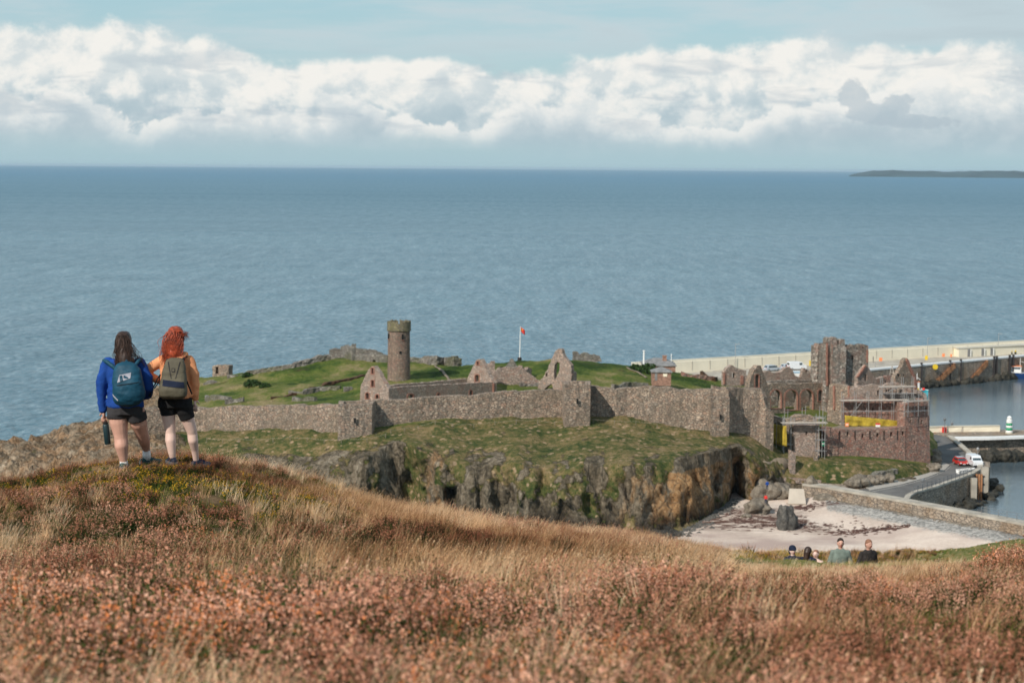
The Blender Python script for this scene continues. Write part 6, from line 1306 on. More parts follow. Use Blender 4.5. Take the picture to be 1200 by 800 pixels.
for i, (x_, y_) in enumerate(pts):
    z_ = zf(x_, y_); px, py = proj((x_, y_, z_)); a, b_, c_ = n1_[i], n2_[i], n3_[i]
    sc = 1.0; tint = .5+.20*b_+.38*c_+.20*RNG.normal()
    # weights: heather, dark heather, straw, green, gorse
    near = min(1, max(0, (18-y_)/8)); w = np.array([.6, .30, .45, .10, .0])
    w[0] += 5.0*max(0, a+.05)*near; w[1] += 6.5*max(0, b_-.15)*(near+.4); w[2] += 3.5*max(0, -a-.02); w[3] += 1.8*max(0, -b_-.35)
    if y_ < 12: w[0] += 1.6; w[1] += 1.9+4*max(0, c_)+3*max(0, -b_); w[2] *= .42
    w[2] += 3.2*gau(px, py, 620, 668, 420, 22)+3.6*gau(px, py, 900, 672, 330, 16)+2.6*gau(px, py, 330, 672, 120, 20)+2.0*gau(px, py, 430, 600, 150, 28)+1.5*gau(px, py, 90, 690, 160, 26)
    w[3] += 9*gau(px, py, 335, 652, 80, 12)+3*gau(px, py, 470, 655, 70, 12)+1.6*gau(px, py, 470, 652, 60, 12)+.8*gau(px, py, 280, 575, 120, 20)+3*gau(px, py, 20, 568, 60, 10)
    w[4] += 7.5*gau(px, py, 165, 572, 105, 20)+5.0*gau(px, py, 300, 596, 100, 16)+3.5*gau(px, py, 80, 578, 90, 12); w[3] += 1.6*gau(px, py, 200, 585, 200, 25)+2.0*gau(px, py, 350, 572, 60, 9)
    w[1] += 5.5*gau(px, py, 100, 632, 240, 22)+2.4*gau(px, py, 380, 618, 110, 12)+2.5*gau(px, py, 20, 600, 90, 20)+2.5*gau(px, py, 290, 552, 50, 8)
    hole = max(gau(px, py, 630, 765, 75, 26), gau(px, py, 915, 708, 60, 14), gau(px, py, 1140, 755, 70, 34), gau(px, py, 470, 738, 50, 22), gau(px, py, 150, 790, 120, 16), gau(px, py, 820, 790, 70, 18), gau(px, py, 730, 735, 40, 14), .8*max(0, c_-.25)*near*2)
    w[1] += 7*hole; w[3] += 2.5*hole; w[2] *= 1-.6*hole; w[0] *= 1-.45*min(1, hole)
    w[2] += 1.6*gau(px, py, 620, 696, 500, 18); w[0] += 2.0*gau(px, py, 150, 690, 180, 22)+1.5*gau(px, py, 620, 745, 700, 40); w[3] += 4.0*max(0, b_-.2)*near; w[1] += 3.0*max(0, -b_-.3)*near; w[2] += 1.8*gau(px, py, 520, 690, 300, 18); w[3] += 1.2*gau(px, py, 250, 720, 160, 24)*(c_ > 0)
    w[0] += 2.2*gau(px, py, 60, 590, 110, 14)+2.5*gau(px, py, 290, 552, 60, 10)+1.5*gau(px, py, 620, 632, 260, 12)+1.2*gau(px, py, 1150, 690, 120, 30)
    if px > 850 and 10 < y_ < 24: sc *= .72
    if y_ > 48:      # far gorse slope beyond the dip
        w = np.array([.25, .7, .9, .5, 1.6*(1 if c_ > -.15 else .35)]); sc = 1.5
        if px > 1060: 
            kk = min(1, (px-1060)/60); w = w*(1-kk)+np.array([0, 0, .25, 2.2, 0])*kk; sc = 1.5-.9*kk
            if rv[i, 4] < .3*kk: continue
    if px > 840 and 24 < y_ < 47: w = np.array([0, 0, .45, 2.6, 0]); sc = .55; tint += .25
    if px > 1165 and 17 < y_ < 24: w = np.array([2.2, .7, .8, 0, 0]); sc = 1.5
    w = w/w.sum(); kd = int(np.searchsorted(np.cumsum(w), rv[i, 0])); kd = min(kd, 4)
    idx = [[0, 1], [2, 3], [4, 5, 6], [7, 7], [8, 9]][kd]; id_ = idx[int(rv[i, 1]*len(idx))] if kd != 4 else (9 if rv[i, 1] < .25 else 8)
    if kd == 4 and y_ > 48: id_ = 9
    if kd in (0, 1): sc *= 1+.28*max(-.9, min(1, a))+.30*max(-.6, min(.8, c_))
    if y_ < 17 and rv[i, 4] < .016: id_ = 10
    elif y_ < 19 and rv[i, 4] < .10: id_ = 11
    if kd == 0 and y_ > 13: tint -= .22
    if kd in (1, 4): sc *= .85
    dm = min(math.hypot(x_-p[0], y_-p[1]) for p in PEW)
    if dm < .75 or (abs(x_-PEW[0][0]-.25) < .95 and 22.9 < y_ < 24.6):
        sc *= .5
        id_ = int([6, 7, 6, 7][int(rv[i, 3]*4)])
    sc *= float(np.interp(y_, [4, 8, 14, 22, 45, 60], [.78, .74, .62, .46, .50, .50]))
    pyv = 0
    out_p.append((x_, y_, z_-.01)); out_i.append(id_); out_s.append(sc*(.72+.6*rv[i, 2])); out_r.append((RNG.normal(0, .08), RNG.normal(0, .08), RNG.uniform(-.6, .6) if kd in (2, 3) else rv[i, 3]*6.28)); out_t.append(tint)
vm = bpy.data.meshes.new('heath_vegetation'); vm.from_pydata(out_p, [], [])
for nm, ty, dat in (('kind_index', 'INT', out_i), ('size', 'FLOAT', out_s), ('tint', 'FLOAT', out_t)):
    at = vm.attributes.new(nm, ty, 'POINT'); at.data.foreach_set('value', dat)
at = vm.attributes.new('rot', 'FLOAT_VECTOR', 'POINT'); at.data.foreach_set('vector', np.array(out_r, np.float32).ravel())
vo = bpy.data.objects.new('heath_vegetation', vm); COL.objects.link(vo); vo['kind'] = 'stuff'
def scatter_mod(ob):
    ng = bpy.data.node_groups.new('scatter', 'GeometryNodeTree'); ng.interface.new_socket('Geometry', in_out='INPUT', socket_type='NodeSocketGeometry'); ng.interface.new_socket('Geometry', in_out='OUTPUT', socket_type='NodeSocketGeometry')
    n = ng.nodes; l = ng.links; gi = n.new('NodeGroupInput'); go = n.new('NodeGroupOutput'); iop = n.new('GeometryNodeInstanceOnPoints'); ci = n.new('GeometryNodeCollectionInfo')
    ci.inputs['Collection'].default_value = PC; ci.inputs['Separate Children'].default_value = True; ci.inputs['Reset Children'].default_value = True
    def na(nm, ty): a = n.new('GeometryNodeInputNamedAttribute'); a.data_type = ty; a.inputs['Name'].default_value = nm; return a.outputs['Attribute']
    l.new(gi.outputs[0], iop.inputs['Points']); l.new(ci.outputs[0], iop.inputs['Instance']); iop.inputs['Pick Instance'].default_value = True
    l.new(na('kind_index', 'INT'), iop.inputs['Instance Index']); l.new(na('rot', 'FLOAT_VECTOR'), iop.inputs['Rotation']); l.new(na('size', 'FLOAT'), iop.inputs['Scale']); l.new(iop.outputs[0], go.inputs[0])
    md = ob.modifiers.new('scatter', 'NODES'); md.node_group = ng
scatter_mod(vo)
print('plants', len(out_p))
# ------------------------------------------------------------------ people
def cloth(name, col, rough=.9, var=.18, sheen=0): return mat(name, col, rough, var, 6, bump=.35, bscale=14)
M['skin_tan'] = mat('tanned_skin', (.57, .32, .24), .55, .10, 7, spec=.35); M['skin_fair'] = mat('fair_skin', (.70, .49, .41), .55, .08, 7, spec=.35)
M['blue_knit'] = cloth('blue_sweatshirt', (.009, .055, .26)); M['orange_knit'] = cloth('orange_sweatshirt', (.74, .31, .145)); M['black_cloth'] = cloth('black_shorts', (.012, .012, .013)); M['charcoal'] = cloth('charcoal_shorts', (.035, .033, .035))
M['teal_nylon'] = cloth('teal_nylon', (.006, .058, .10), .6); M['olive_nylon'] = cloth('olive_nylon', (.105, .092, .062), .7); M['navy'] = cloth('navy_cloth', (.012, .018, .04)); M['grey_print'] = mat('pale_grey_print', (.33, .33, .38), .7, .2)
M['sock'] = cloth('white_sock', (.75, .74, .72)); M['sh_teal'] = cloth('dark_teal_shoe', (.012, .06, .06), .6); M['sh_blue'] = cloth('navy_shoe', (.011, .015, .030), .6, .4); M['sole'] = mat('shoe_sole', (.10, .10, .11), .8); M['bottle'] = mat('dark_teal_bottle', (.012, .035, .042), .4, .1, spec=.5)
M['purple'] = mat('blue_shoe_trim', (.02, .02, .09), .7)
def hairmat(name, a, b_):
    return mat(name, tuple((x+y)/2 for x, y in zip(a, b_)), .45, .45, 30, spec=.4)
M['hair_brown'] = hairmat('dark_brown_hair', (.022, .012, .008), (.060, .032, .022)); M['hair_red'] = hairmat('copper_red_hair', (.16, .018, .006), (.42, .075, .025)); M['hair_dark'] = mat('short_dark_hair', (.03, .02, .015), .8); M['hair_ginger'] = mat('sandy_cropped_hair', (.24, .12, .075), .8)
def loft(mb, secs, n=18, pw=2.4):
    vs = []
    for cx, cy, cz, rx, ry in secs:
        for i in range(n):
            t = 2*math.pi*i/n; c, s_ = math.cos(t), math.sin(t); vs.append((cx+rx*math.copysign(abs(c)**(2/pw), c), cy+ry*math.copysign(abs(s_)**(2/pw), s_), cz))
    m_ = len(secs); fs = [(k*n+i, k*n+(i+1) % n, (k+1)*n+(i+1) % n, (k+1)*n+i) for k in range(m_-1) for i in range(n)]+[tuple(range(n-1, -1, -1)), tuple(range((m_-1)*n, m_*n))]
    mb.add(vs, fs); return mb
def chain(mb, pts, n=14):
    for (p, r1), (q_, r2) in zip(pts[:-1], pts[1:]): mb.cap(p, q_, r1, r2, n)
    return mb
def rbuild(name, mb, vox, mt, parent, sm_=3, folds=0., seed=0):
    vs, f = remesh(mb, vox, sm_)
    if folds: 
        nrm = fbm(vs[:, 0]*9, vs[:, 1]*9, vs[:, 2]*16, seed, 3); c = vs.mean(0); d = vs-c; d[:, 2] *= .2; d /= np.linalg.norm(d, axis=1)[:, None]+1e-6; vs = vs+d*(nrm*folds)[:, None]
    return raw(name, vs, f, M[mt], parent, True, local=True)
def strands(root_fn, path_fn, n, r=.0035, seg=6):
    mb = MB()
    for i in range(n):
        pts = path_fn(i); 
        for k in range(len(pts)-1): mb.tube(pts[k], pts[k+1], r*(1-.8*k/len(pts)), r*(1-.8*(k+1)/len(pts)), 4, False)
    return mb
def hairobj(name, mass, mb, mt, parent):
    vs, f = remesh(mass, .014, 2); nn = fbm(vs[:, 0]*60, vs[:, 1]*60, vs[:, 2]*9, 3, 3); c = vs.mean(0); d = vs-c; d /= np.linalg.norm(d, axis=1)[:, None]; vs = vs+d*(nn*.007)[:, None]
    k = len(vs); return raw(name, [tuple(v) for v in vs]+mb.v, f+[tuple(i+k for i in q_) for q_ in mb.f], M[mt], parent, True, local=True)
def hand(mb, p, d, curl=.6, side=1, s=1.0, up_=Vector((0, 0, 1))):
    """palm plus five separate fingers; d = direction of the fingers, curled towards up_"""
    d = d.normalized(); x_ = d.cross(up_).normalized()*side; y_ = x_.cross(d)
    if y_.dot(up_) < 0: y_ = -y_
    mb.ell(p+d*.042*s, (.018*s, .042*s, .048*s), 10, 8, Matrix((x_, y_, d)).transposed() @ Matrix.Diagonal((2.0, .42, 1)) if False else None)
    for j in range(4):
        b = p+d*.075*s+x_*(j-1.5)*.019*s; L = (.036, .042, .039, .030)[j]*s; dd = d.copy(); q_ = b
        for k in range(3):
            n_ = q_+dd*L*(1-.2*k); mb.cap(q_, n_, .0088*s, .0078*s, 7); q_ = n_; dd = (dd*math.cos(curl)+y_*math.sin(curl)).normalized()
            y2 = (y_-dd*y_.dot(dd)); 
    b = p+d*.02*s-x_*.03*s; dd = (d*.7-x_*.5+y_*.4).normalized(); mb.cap(b, b+dd*.035*s, .011*s, .010*s, 7); mb.cap(b+dd*.035*s, b+dd*.035*s+(d*.8+y_*.5).normalized()*.028*s, .010*s, .008*s, 7)
def shoe(parent, heel, toe, mt, z=0., w=.048, trim='purple', hide=False):
    heel, toe = Vector(heel), Vector(toe); d = (toe-heel); L = d.length; d.normalize(); a = math.atan2(d.y, d.x); m_ = Matrix.Rotation(a, 3, 'Z')
    t = lambda x_, y_, z_: heel+m_ @ Vector((x_, y_, z_))
    mb = MB()
    for x_, r1, h in ((.015, .040, .055), (.06, .044, .062), (.11, .045, .055), (.16, .047, .042), (.21, .045, .034), (.25, .034, .028)): mb.ell(t(x_*L/.28, 0, h*.55), (r1, r1*w/.048, h*.62), 12, 8, m_)
    vs, f = remesh(mb, .010, 2); o = raw('shoe', vs, f, M[mt], parent, True, local=True)
    mb = MB(); pr = [(-.025, .035), (.03, .043), (.10, .042), (.17, .050), (.24, .040), (.275, .015)]
    pts = [t(x_*L/.28, y_, 0) for x_, y_ in pr]+[t(x_*L/.28, -y_, 0) for x_, y_ in pr[::-1]]; mb.prism([(p.x, p.y) for p in pts], heel.z-.012, heel.z+.022); mb.build('sole', M['sole'], o, local=True)
    mb = MB()
    for x_ in (.12, .145, .17): p, q_ = t(x_*L/.28, -.03, .065-(x_-.12)*.3), t(x_*L/.28, .03, .065-(x_-.12)*.3); mb.tube(p, q_, .005, n=5)
    mb.build('lace', M[trim], o, local=True); return o
def decal(name, src, poly, y0, mt, parent, up_=.004):
    """flat print laid on the camera side of a pack"""
    me = src.data; bv = BVHTree.FromPolygons([v.co.copy() for v in me.vertices], [tuple(p.vertices) for p in me.polygons]); a, b_, c, d_ = [Vector(p) for p in poly]; N = 8; vs = []
    for i in range(N+1):
        for k in range(N+1):
            p = a.lerp(b_, i/N).lerp(d_.lerp(c, i/N), k/N); h = bv.ray_cast(Vector((p.x, y0-1, p.y)), Vector((0, 1, 0)))
            vs.append((p.x, (h[0].y if h[0] else y0)-up_, p.y))
    return raw(name, vs, [(i*(N+1)+k, (i+1)*(N+1)+k, (i+1)*(N+1)+k+1, i*(N+1)+k+1) for i in range(N) for k in range(N)], M[mt], parent, True, local=True)
def person_frame(px, D, label, name='person'):
    p = at_y(px, D); z = zf(*p); t = thing(name, label, 'person', (p[0], p[1], z)); pxb, pyb = proj((p[0], p[1], z)); s_ = D/F
    return t, lambda x_, y_, yy=0.: Vector(((x_-pxb)*s_, yy, (pyb-y_)*s_)), s_
# --- woman in blue
t, J, s_ = person_frame(148, 23.6, 'person in a blue sweatshirt and dark shorts with long dark hair, seen from behind'); W1 = t
gz = lambda x_, yy: zf(t.location.x+x_, t.location.y+yy)-t.location.z
rf = J(166, 540, .42); rf.z = gz(rf.x, rf.y)+.02
mb = MB(); mb.ell(J(146, 399, .02), (.076, .097, .112), 20, 14); mb.ell(J(146, 404, .115), (.012, .02, .02)); mb.cap(J(146.5, 410, .0), J(147, 420, -.01), .054, .062)
for sx in (-1, 1): mb.ell(J(146+sx*8, 400, .01), (.012, .018, .03))
loft(mb, [(*J(147, 420), .12, .08)[:3]+(.12, .08), (*J(147, 440), .17, .11), (*J(148, 465), .17, .12), (*J(148, 484), .19, .13)][0:0] or [(J(147, 421).x, 0, J(147, 421).z, .13, .08), (J(147, 445).x, 0, J(147, 445).z, .16, .11), (J(148, 482).x, 0, J(148, 482).z, .19, .13)])
chain(mb, [(J(138.5, 480), .112), (J(139.5, 494), .108), (J(141.5, 508), .083), (J(142, 514, .0), .079), (J(142.8, 521, -.02), .081), (J(144.2, 534, .0), .055), (J(145, 542, .01), .042)])
chain(mb, [(J(160, 480), .105), (J(162, 494, .05), .10), (J(163.5, 506, .14), .078), (J(164, 511, .18), .073), (J(164.6, 517, .24), .072), (Vector((rf.x-.01, .38, rf.z+.16)), .044), (Vector((rf.x-.01, .40, rf.z+.07)), .040)])
chain(mb, [(J(121, 470, .02), .036), (J(121.3, 481, .04), .030)])
hand(mb, J(121.3, 481, .04), Vector((.02, .0, -1)), .75, 1, 1.0, Vector((0, 1, 0)))
rbuild('body', mb, .0085, 'skin_tan', t, 2)
mb = MB(); loft(mb, [(J(147, 414).x, -.005, J(147, 414).z, .062, .062), (J(147, 418).x, 0, J(147, 418).z, .10, .075), (J(146, 421).x, 0, J(146, 421).z, .175, .09), (J(146, 427).x, 0, J(146, 427).z, .205, .115), (J(147, 437).x, 0, J(147, 437).z, .205, .128), (J(148, 452).x, 0, J(148, 452).z, .198, .13), (J(148, 466).x, 0, J(148, 466).z, .208, .14), (J(148, 473.5).x, 0, J(148, 473.5).z, .215, .145), (J(148, 476).x, 0, J(148, 476).z, .205, .138)])
chain(mb, [(J(128, 424), .075), (J(121.5, 440, -.02), .068), (J(119.5, 454, -.01), .062), (J(119.5, 468, .01), .056), (J(120.5, 479, .03), .050)])
chain(mb, [(J(165, 424), .075), (J(172, 438, .0), .068), (J(174.5, 452, .03), .062), (J(171, 463, .16), .054), (J(164, 466, .26), .046)])
rbuild('sweatshirt', mb, .012, 'blue_knit', t, 2, .010, 3)
mb = MB(); loft(mb, [(J(148, 470).x, 0, J(148, 470).z, .20, .135), (J(148, 478).x, 0, J(148, 478).z, .217, .142), (J(148, 484).x, 0, J(148, 484).z, .222, .14)])
mb.tube(J(138, 482), J(138.2, 489), .125, .124, 18); mb.tube(J(160, 482), J(161, 490.5, .03), .118, .117, 18)
rbuild('shorts', mb, .012, 'charcoal', t, 1, .006, 5)
mass = MB(); loft(mass, [(J(146, 386.2).x, .0, J(146, 386.2).z, 0.039, .05), (J(146, 389).x, .0, J(146, 389).z, 0.071, .09), (J(146, 395).x, -.005, J(146, 395).z, 0.091, .112), (J(146, 402).x, -.02, J(146, 402).z, 0.093, .105), (J(147, 409).x, -.05, J(147, 409).z, 0.086, .085), (J(148.5, 417).x, -.085, J(148.5, 417).z, 0.072, .065), (J(150, 427).x, -.105, J(150, 427).z, 0.060, .05), (J(151, 435).x, -.11, J(151, 435).z, 0.047, .035), (J(152, 441).x, -.12, J(152, 441).z, 0.026, .02)])
def hp1(i):
    a = random.uniform(-1, 1); b = random.random(); p = J(146+a*8.6*(1-.3*b), 387.5+4*abs(a)+b*9, -.05-.06*(1-a*a)); pts = [p]; end = J(150.5+a*7.5+random.gauss(0, 3.0), random.uniform(424, 445), -.13) if random.random() > .14 else J(random.uniform(160, 173), random.uniform(420, 430), -.05); ph = random.random()*6
    for k in range(1, 8): u = k/7; q_ = p.lerp(end, u); q_ += Vector((.018*math.sin(ph+u*8)+a*.02*math.sin(u*3.1), -.015*math.sin(u*3.14), .0)); pts.append(q_)
    return pts
hairobj('hair', mass, strands(None, hp1, 240, .0042), 'hair_brown', t)
mb = MB(); mb.tube(J(144.6, 538.5, .01), J(145.2, 546, .01), .046, .048, 14); mb.build('sock', M['sock'], t, True, local=True)
mb = MB(); mb.tube(Vector((rf.x-.01, .385, rf.z+.145)), Vector((rf.x-.01, .40, rf.z+.035)), .046, .050, 14); mb.build('sock', M['sock'], t, True, local=True)
g0 = gz(J(145, 0).x, 0.0); shoe(t, (J(145, 0).x-.005, -.05, g0+.005), (J(143.5, 0).x, .21, g0+.005), 'sh_teal', trim='sole')
shoe(t, (rf.x-.06, .36, rf.z-.005), (rf.x+.15, .50, rf.z+.0), 'sh_teal', trim='sole')
# teal rucksack
def pack_thing(label, loc): return thing('rucksack', label, 'rucksack', loc)
pk = pack_thing('teal rucksack with a pale grey printed patch on the back of the person in blue', tuple(t.location+J(155, 447, -.2))); off = Vector(pk.location)-Vector(t.location)
JP = lambda x_, y_, yy=0.: J(x_, y_, yy)-off
mb = MB(); loft(mb, [(JP(153, 420.5).x, JP(0, 0, -.19).y, JP(0, 420.5).z, .05, .03), (JP(153, 423).x, JP(0, 0, -.20).y, JP(0, 423).z, .11, .07), (JP(154, 430).x, JP(0, 0, -.21).y, JP(0, 430).z, .155, .10), (JP(155, 442).x, JP(0, 0, -.23).y, JP(0, 442).z, .178, .115), (JP(156, 456).x, JP(0, 0, -.23).y, JP(0, 456).z, .190, .12), (JP(155.5, 465).x, JP(0, 0, -.22).y, JP(0, 465).z, .178, .11), (JP(153.5, 470).x, JP(0, 0, -.21).y, JP(0, 470).z, .13, .085), (JP(152.5, 472.5).x, JP(0, 0, -.2).y, JP(0, 472.5).z, .07, .05)])
pb_ = rbuild('bag', mb, .012, 'teal_nylon', pk, 3, .008, 9); 
Q = lambda x_, y_: (JP(x_, y_).x, JP(x_, y_).z)
decal('printed_patch', pb_, [Q(144.5, 443.5), Q(160, 438), Q(160.5, 431.5), Q(147, 434.5)], -.4, 'grey_print', pk)
decal('patch_stripe', pb_, [Q(148, 441.8), Q(151.5, 440.6), Q(150, 434.5), Q(147.2, 435.5)], -.4, 'teal_nylon', pk, .009)
decal('patch_stripe', pb_, [Q(152, 437.8), Q(157, 438.6), Q(157.6, 437.2), Q(152.4, 434.4)], -.4, 'teal_nylon', pk, .009)
decal('pocket_zip', pb_, [Q(144, 447), Q(170, 443), Q(170, 442.2), Q(144, 446.2)], -.4, 'black_cloth', pk, .006)
decal('side_mesh', pb_, [Q(138.5, 459), Q(145, 465), Q(145.5, 463.5), Q(138.2, 456.6)], -.4, 'grey_print', pk, .006)
mb = MB(); chain(mb, [(JP(144, 433, -.16), .026), (JP(136, 426, -.15), .026), (JP(128, 421, -.11), .025), (JP(123.5, 420.5, -.03), .024), (JP(124, 428, .08), .024), (JP(133, 445, .14), .022)], 8); vs, f = remesh(mb, .010, 1); raw('shoulder_strap', vs, f, M['teal_nylon'], pk, True, local=True)
mb = MB(); chain(mb, [(JP(160, 428, -.16), .024), (JP(165, 420.5, -.10), .024), (JP(167, 418.5, -.02), .024), (JP(168, 428, .10), .022)], 8); vs, f = remesh(mb, .010, 1); raw('shoulder_strap', vs, f, M['teal_nylon'], pk, True, local=True)
mb = MB(); mb.cap(JP(151, 421.5, -.2), JP(153, 418.5, -.2), .010, .010, 6); mb.cap(JP(153, 418.5, -.2), JP(156, 421.5, -.2), .010, .010, 6); vs, f = remesh(mb, .006, 1); raw('grab_loop', vs, f, M['teal_nylon'], pk, True, local=True)
# bottle
pt_, pbm = J(123.2, 494.5, .03), J(125.8, 520.5, .03); bt = thing('water_bottle', 'dark insulated water bottle hanging from the left hand of the person in blue', 'bottle', tuple(t.location+pbm)); ax = (pt_-pbm); L = ax.length; qrot = ax.to_track_quat('Z', 'Y').to_matrix(); mb = MB()
mb.lathe((0, 0, 0), [(.030, 0), (.036, .006), (.036, L*.86), (.033, L*.90), (.024, L*.93)], 20); o = mb.build('flask', M['bottle'], bt, True, local=True); 
mb = MB().lathe((0, 0, 0), [(.027, L*.925), (.028, L*.93), (.028, L*1.0), (.024, L*1.01)], 18); o2 = mb.build('lid', M['black_cloth'], bt, True, local=True)
mb = MB(); rr = .022
for k in range(10): a0, a1 = math.pi*k/10, math.pi*(k+1)/10; mb.tube((rr*math.cos(a0), 0, L+.0+.035*math.sin(a0)), (rr*math.cos(a1), 0, L+.035*math.sin(a1)), .005, n=6)
mb.build('carry_loop', M['black_cloth'], bt, local=True); bt.rotation_euler = ax.to_track_quat('Z', 'Y').to_euler()
# --- woman in orange
t, J, s_ = person_frame(207, 23.75, 'person in an orange sweatshirt and black shorts with windblown red hair, hand on hip'); W2 = t
gz = lambda x_, yy: zf(t.location.x+x_, t.location.y+yy)-t.location.z
fl_, fr_ = J(202.5, 0, .0), J(227, 0, .22); fl_.z = gz(fl_.x, 0); fr_.z = gz(fr_.x, .22)
mb = MB(); mb.ell(J(207.5, 396, .02), (.074, .095, .110), 20, 14); mb.ell(J(214, 398, .10), (.014, .014, .018)); mb.cap(J(207, 407), J(207, 416), .050, .058)
for sx in (-1, 1): mb.ell(J(207.5+sx*7.6, 397, .01), (.012, .018, .03))
loft(mb, [(J(207, 418).x, 0, J(207, 418).z, .12, .07), (J(206, 440).x, 0, J(206, 440).z, .14, .10), (J(206, 474).x, 0, J(206, 474).z, .18, .12)])
chain(mb, [(J(196.5, 473), .095), (J(197.5, 486), .082), (J(199.5, 502), .064), (J(200, 507), .060), (J(200.3, 515, -.02), .063), (J(201.7, 530, -.01), .045), (Vector((fl_.x, .0, fl_.z+.07)), .034)])
chain(mb, [(J(215.5, 473), .095), (J(219, 488, .03), .080), (J(223.5, 503, .07), .063), (J(224.3, 508, .09), .059), (J(225, 516, .09), .061), (J(226.2, 528, .15), .044), (Vector((fr_.x, .20, fr_.z+.07)), .034)])
chain(mb, [(J(180, 442, .0), .034), (J(186, 446, .03), .030)]); hand(mb, J(186, 446, .03), Vector((.45, .25, -.55)), .35, -1, .95, Vector((0, 1, .2)))
chain(mb, [(J(228.3, 456, .03), .034), (J(228.3, 467, .05), .029)]); hand(mb, J(228.3, 467, .05), Vector((-.05, .1, -1)), .5, -1, .95, Vector((0, 1, 0)))
rbuild('body', mb, .0085, 'skin_fair', t, 2)
mb = MB(); loft(mb, [(J(207, 411.5).x, -.01, J(207, 411.5).z, .065, .065), (J(207, 415).x, -.01, J(207, 415).z, .11, .08), (J(207, 418).x, 0, J(207, 418).z, .165, .09), (J(207, 424).x, 0, J(207, 424).z, .185, .108), (J(206.5, 436).x, 0, J(206.5, 436).z, .178, .118), (J(206, 448).x, 0, J(206, 448).z, .172, .118), (J(206, 457).x, 0, J(206, 457).z, .19, .13), (J(206, 462).x, 0, J(206, 462).z, .20, .136), (J(206, 464.5).x, 0, J(206, 464.5).z, .188, .13)])
chain(mb, [(J(191, 421), .066), (J(181, 427, -.02), .062), (J(170.5, 433.5, -.03), .056), (J(176, 438.5, -.01), .052), (J(183.5, 443.5, .02), .046)])
chain(mb, [(J(222.5, 421), .068), (J(227.5, 435, -.02), .060), (J(229, 447, .0), .054), (J(228.8, 458, .02), .048), (J(228.4, 465, .045), .043)])
chain(mb, [(J(199, 414, -.06), .038), (J(205, 419, -.11), .045), (J(214, 418.5, -.11), .047), (J(219, 413, -.06), .040)])
rbuild('sweatshirt', mb, .012, 'orange_knit', t, 2, .010, 13)
mb = MB(); loft(mb, [(J(206, 460).x, 0, J(206, 460).z, .182, .125), (J(205.5, 468).x, 0, J(205.5, 468).z, .202, .135), (J(206, 476).x, 0, J(206, 476).z, .208, .132)])
chain(mb, [(J(196.5, 474), .104), (J(197.2, 479), .100)]); mb.tube(J(196.8, 476), J(198, 485.5), .102, .088, 18); chain(mb, [(J(215.5, 474), .104), (J(216.5, 479), .10)]); mb.tube(J(216, 476), J(219.6, 489.5, .03), .102, .088, 18)
rbuild('shorts', mb, .011, 'black_cloth', t, 1, .003, 15)
mass = MB(); loft(mass, [(J(206.5, 380.3).x, .0, J(0, 380.3).z, 0.038, .05), (J(206.5, 383).x, .0, J(0, 383).z, 0.075, .09), (J(206.5, 389).x, -.01, J(0, 389).z, 0.100, .115), (J(206.5, 396).x, -.02, J(0, 396).z, 0.106, .11), (J(206.5, 403).x, -.045, J(0, 403).z, 0.098, .095), (J(205.5, 409).x, -.075, J(0, 409).z, 0.085, .08), (J(204.5, 414).x, -.10, J(0, 414).z, 0.072, .055), (J(202.5, 419.5).x, -.115, J(0, 419.5).z, 0.049, .035), (J(201, 423).x, -.12, J(0, 423).z, 0.025, .018)])
def hp2(i):
    a = random.uniform(-1, 1); b = random.random(); p = J(206.5+a*10*(1-.25*b), 382+4.5*abs(a)+b*10, -.05-.07*(1-a*a)); pts = [p]; m_ = random.random()
    end = J(203+a*7.5+random.gauss(0, 3.2), random.uniform(408, 428), -.14) if m_ > .16 else J(random.uniform(217, 223), random.uniform(388, 398), -.04); ph = random.random()*6
    for k in range(1, 8): u = k/7; q_ = p.lerp(end, u); q_ += Vector((.022*math.sin(ph+u*8)+.03*a*math.sin(u*3.1), -.02*math.sin(u*3.14), .03*math.sin(u*3.1) if m_ <= .16 else 0)); pts.append(q_)
    return pts
hairobj('hair', mass, strands(None, hp2, 280, .0045), 'hair_red', t)
shoe(t, (fl_.x+.03, -.05, fl_.z+.015), (fl_.x-.09, .17, fl_.z+.015), 'sh_blue'); shoe(t, (fr_.x-.03, .15, fr_.z+.015), (fr_.x+.14, .35, fr_.z+.015), 'sh_blue')
for c, dz in ((fl_+Vector((0, 0, 0)), 0), (fr_+Vector((0, -.02, 0)), 0)): MB().tube((c.x, c.y, c.z+.05), (c.x, c.y, c.z+.085), .040, .038, 12).build('sock', M['navy'], t, True, local=True)
pk = pack_thing('olive rucksack with a dark horizontal band on the back of the person in orange', tuple(t.location+J(207, 445, -.2))); off = Vector(pk.location)-Vector(t.location)
mb = MB(); mk = lambda x_, y_, yy, rx, ry: (JP(x_, y_).x, yy-off.y, JP(x_, y_).z, rx, ry)
loft(mb, [mk(209.5, 415.5, -.18, .055, .03), mk(209, 418.5, -.19, .105, .06), mk(208.5, 428, -.20, .128, .075), mk(207.5, 442, -.215, .152, .095), mk(207, 454, -.22, .165, .105), mk(206.8, 460, -.215, .158, .10), mk(206.8, 463.5, -.20, .12, .07)], pw=3.2)
pb_ = rbuild('bag', mb, .011, 'olive_nylon', pk, 2, .006, 19)
decal('dark_band', pb_, [Q(196, 447.5), Q(221.5, 450), Q(221, 443), Q(196.5, 440.2)], -.4, 'navy', pk, .006)
decal('emblem', pb_, [Q(206.5, 431.5), Q(210.5, 431.5), Q(210.5, 427), Q(206.5, 427)], -.4, 'charcoal', pk, .005); decal('emblem_cross', pb_, [Q(207.2, 430.8), Q(209.8, 430.8), Q(209.8, 427.7), Q(207.2, 427.7)], -.4, 'olive_nylon', pk, .008)
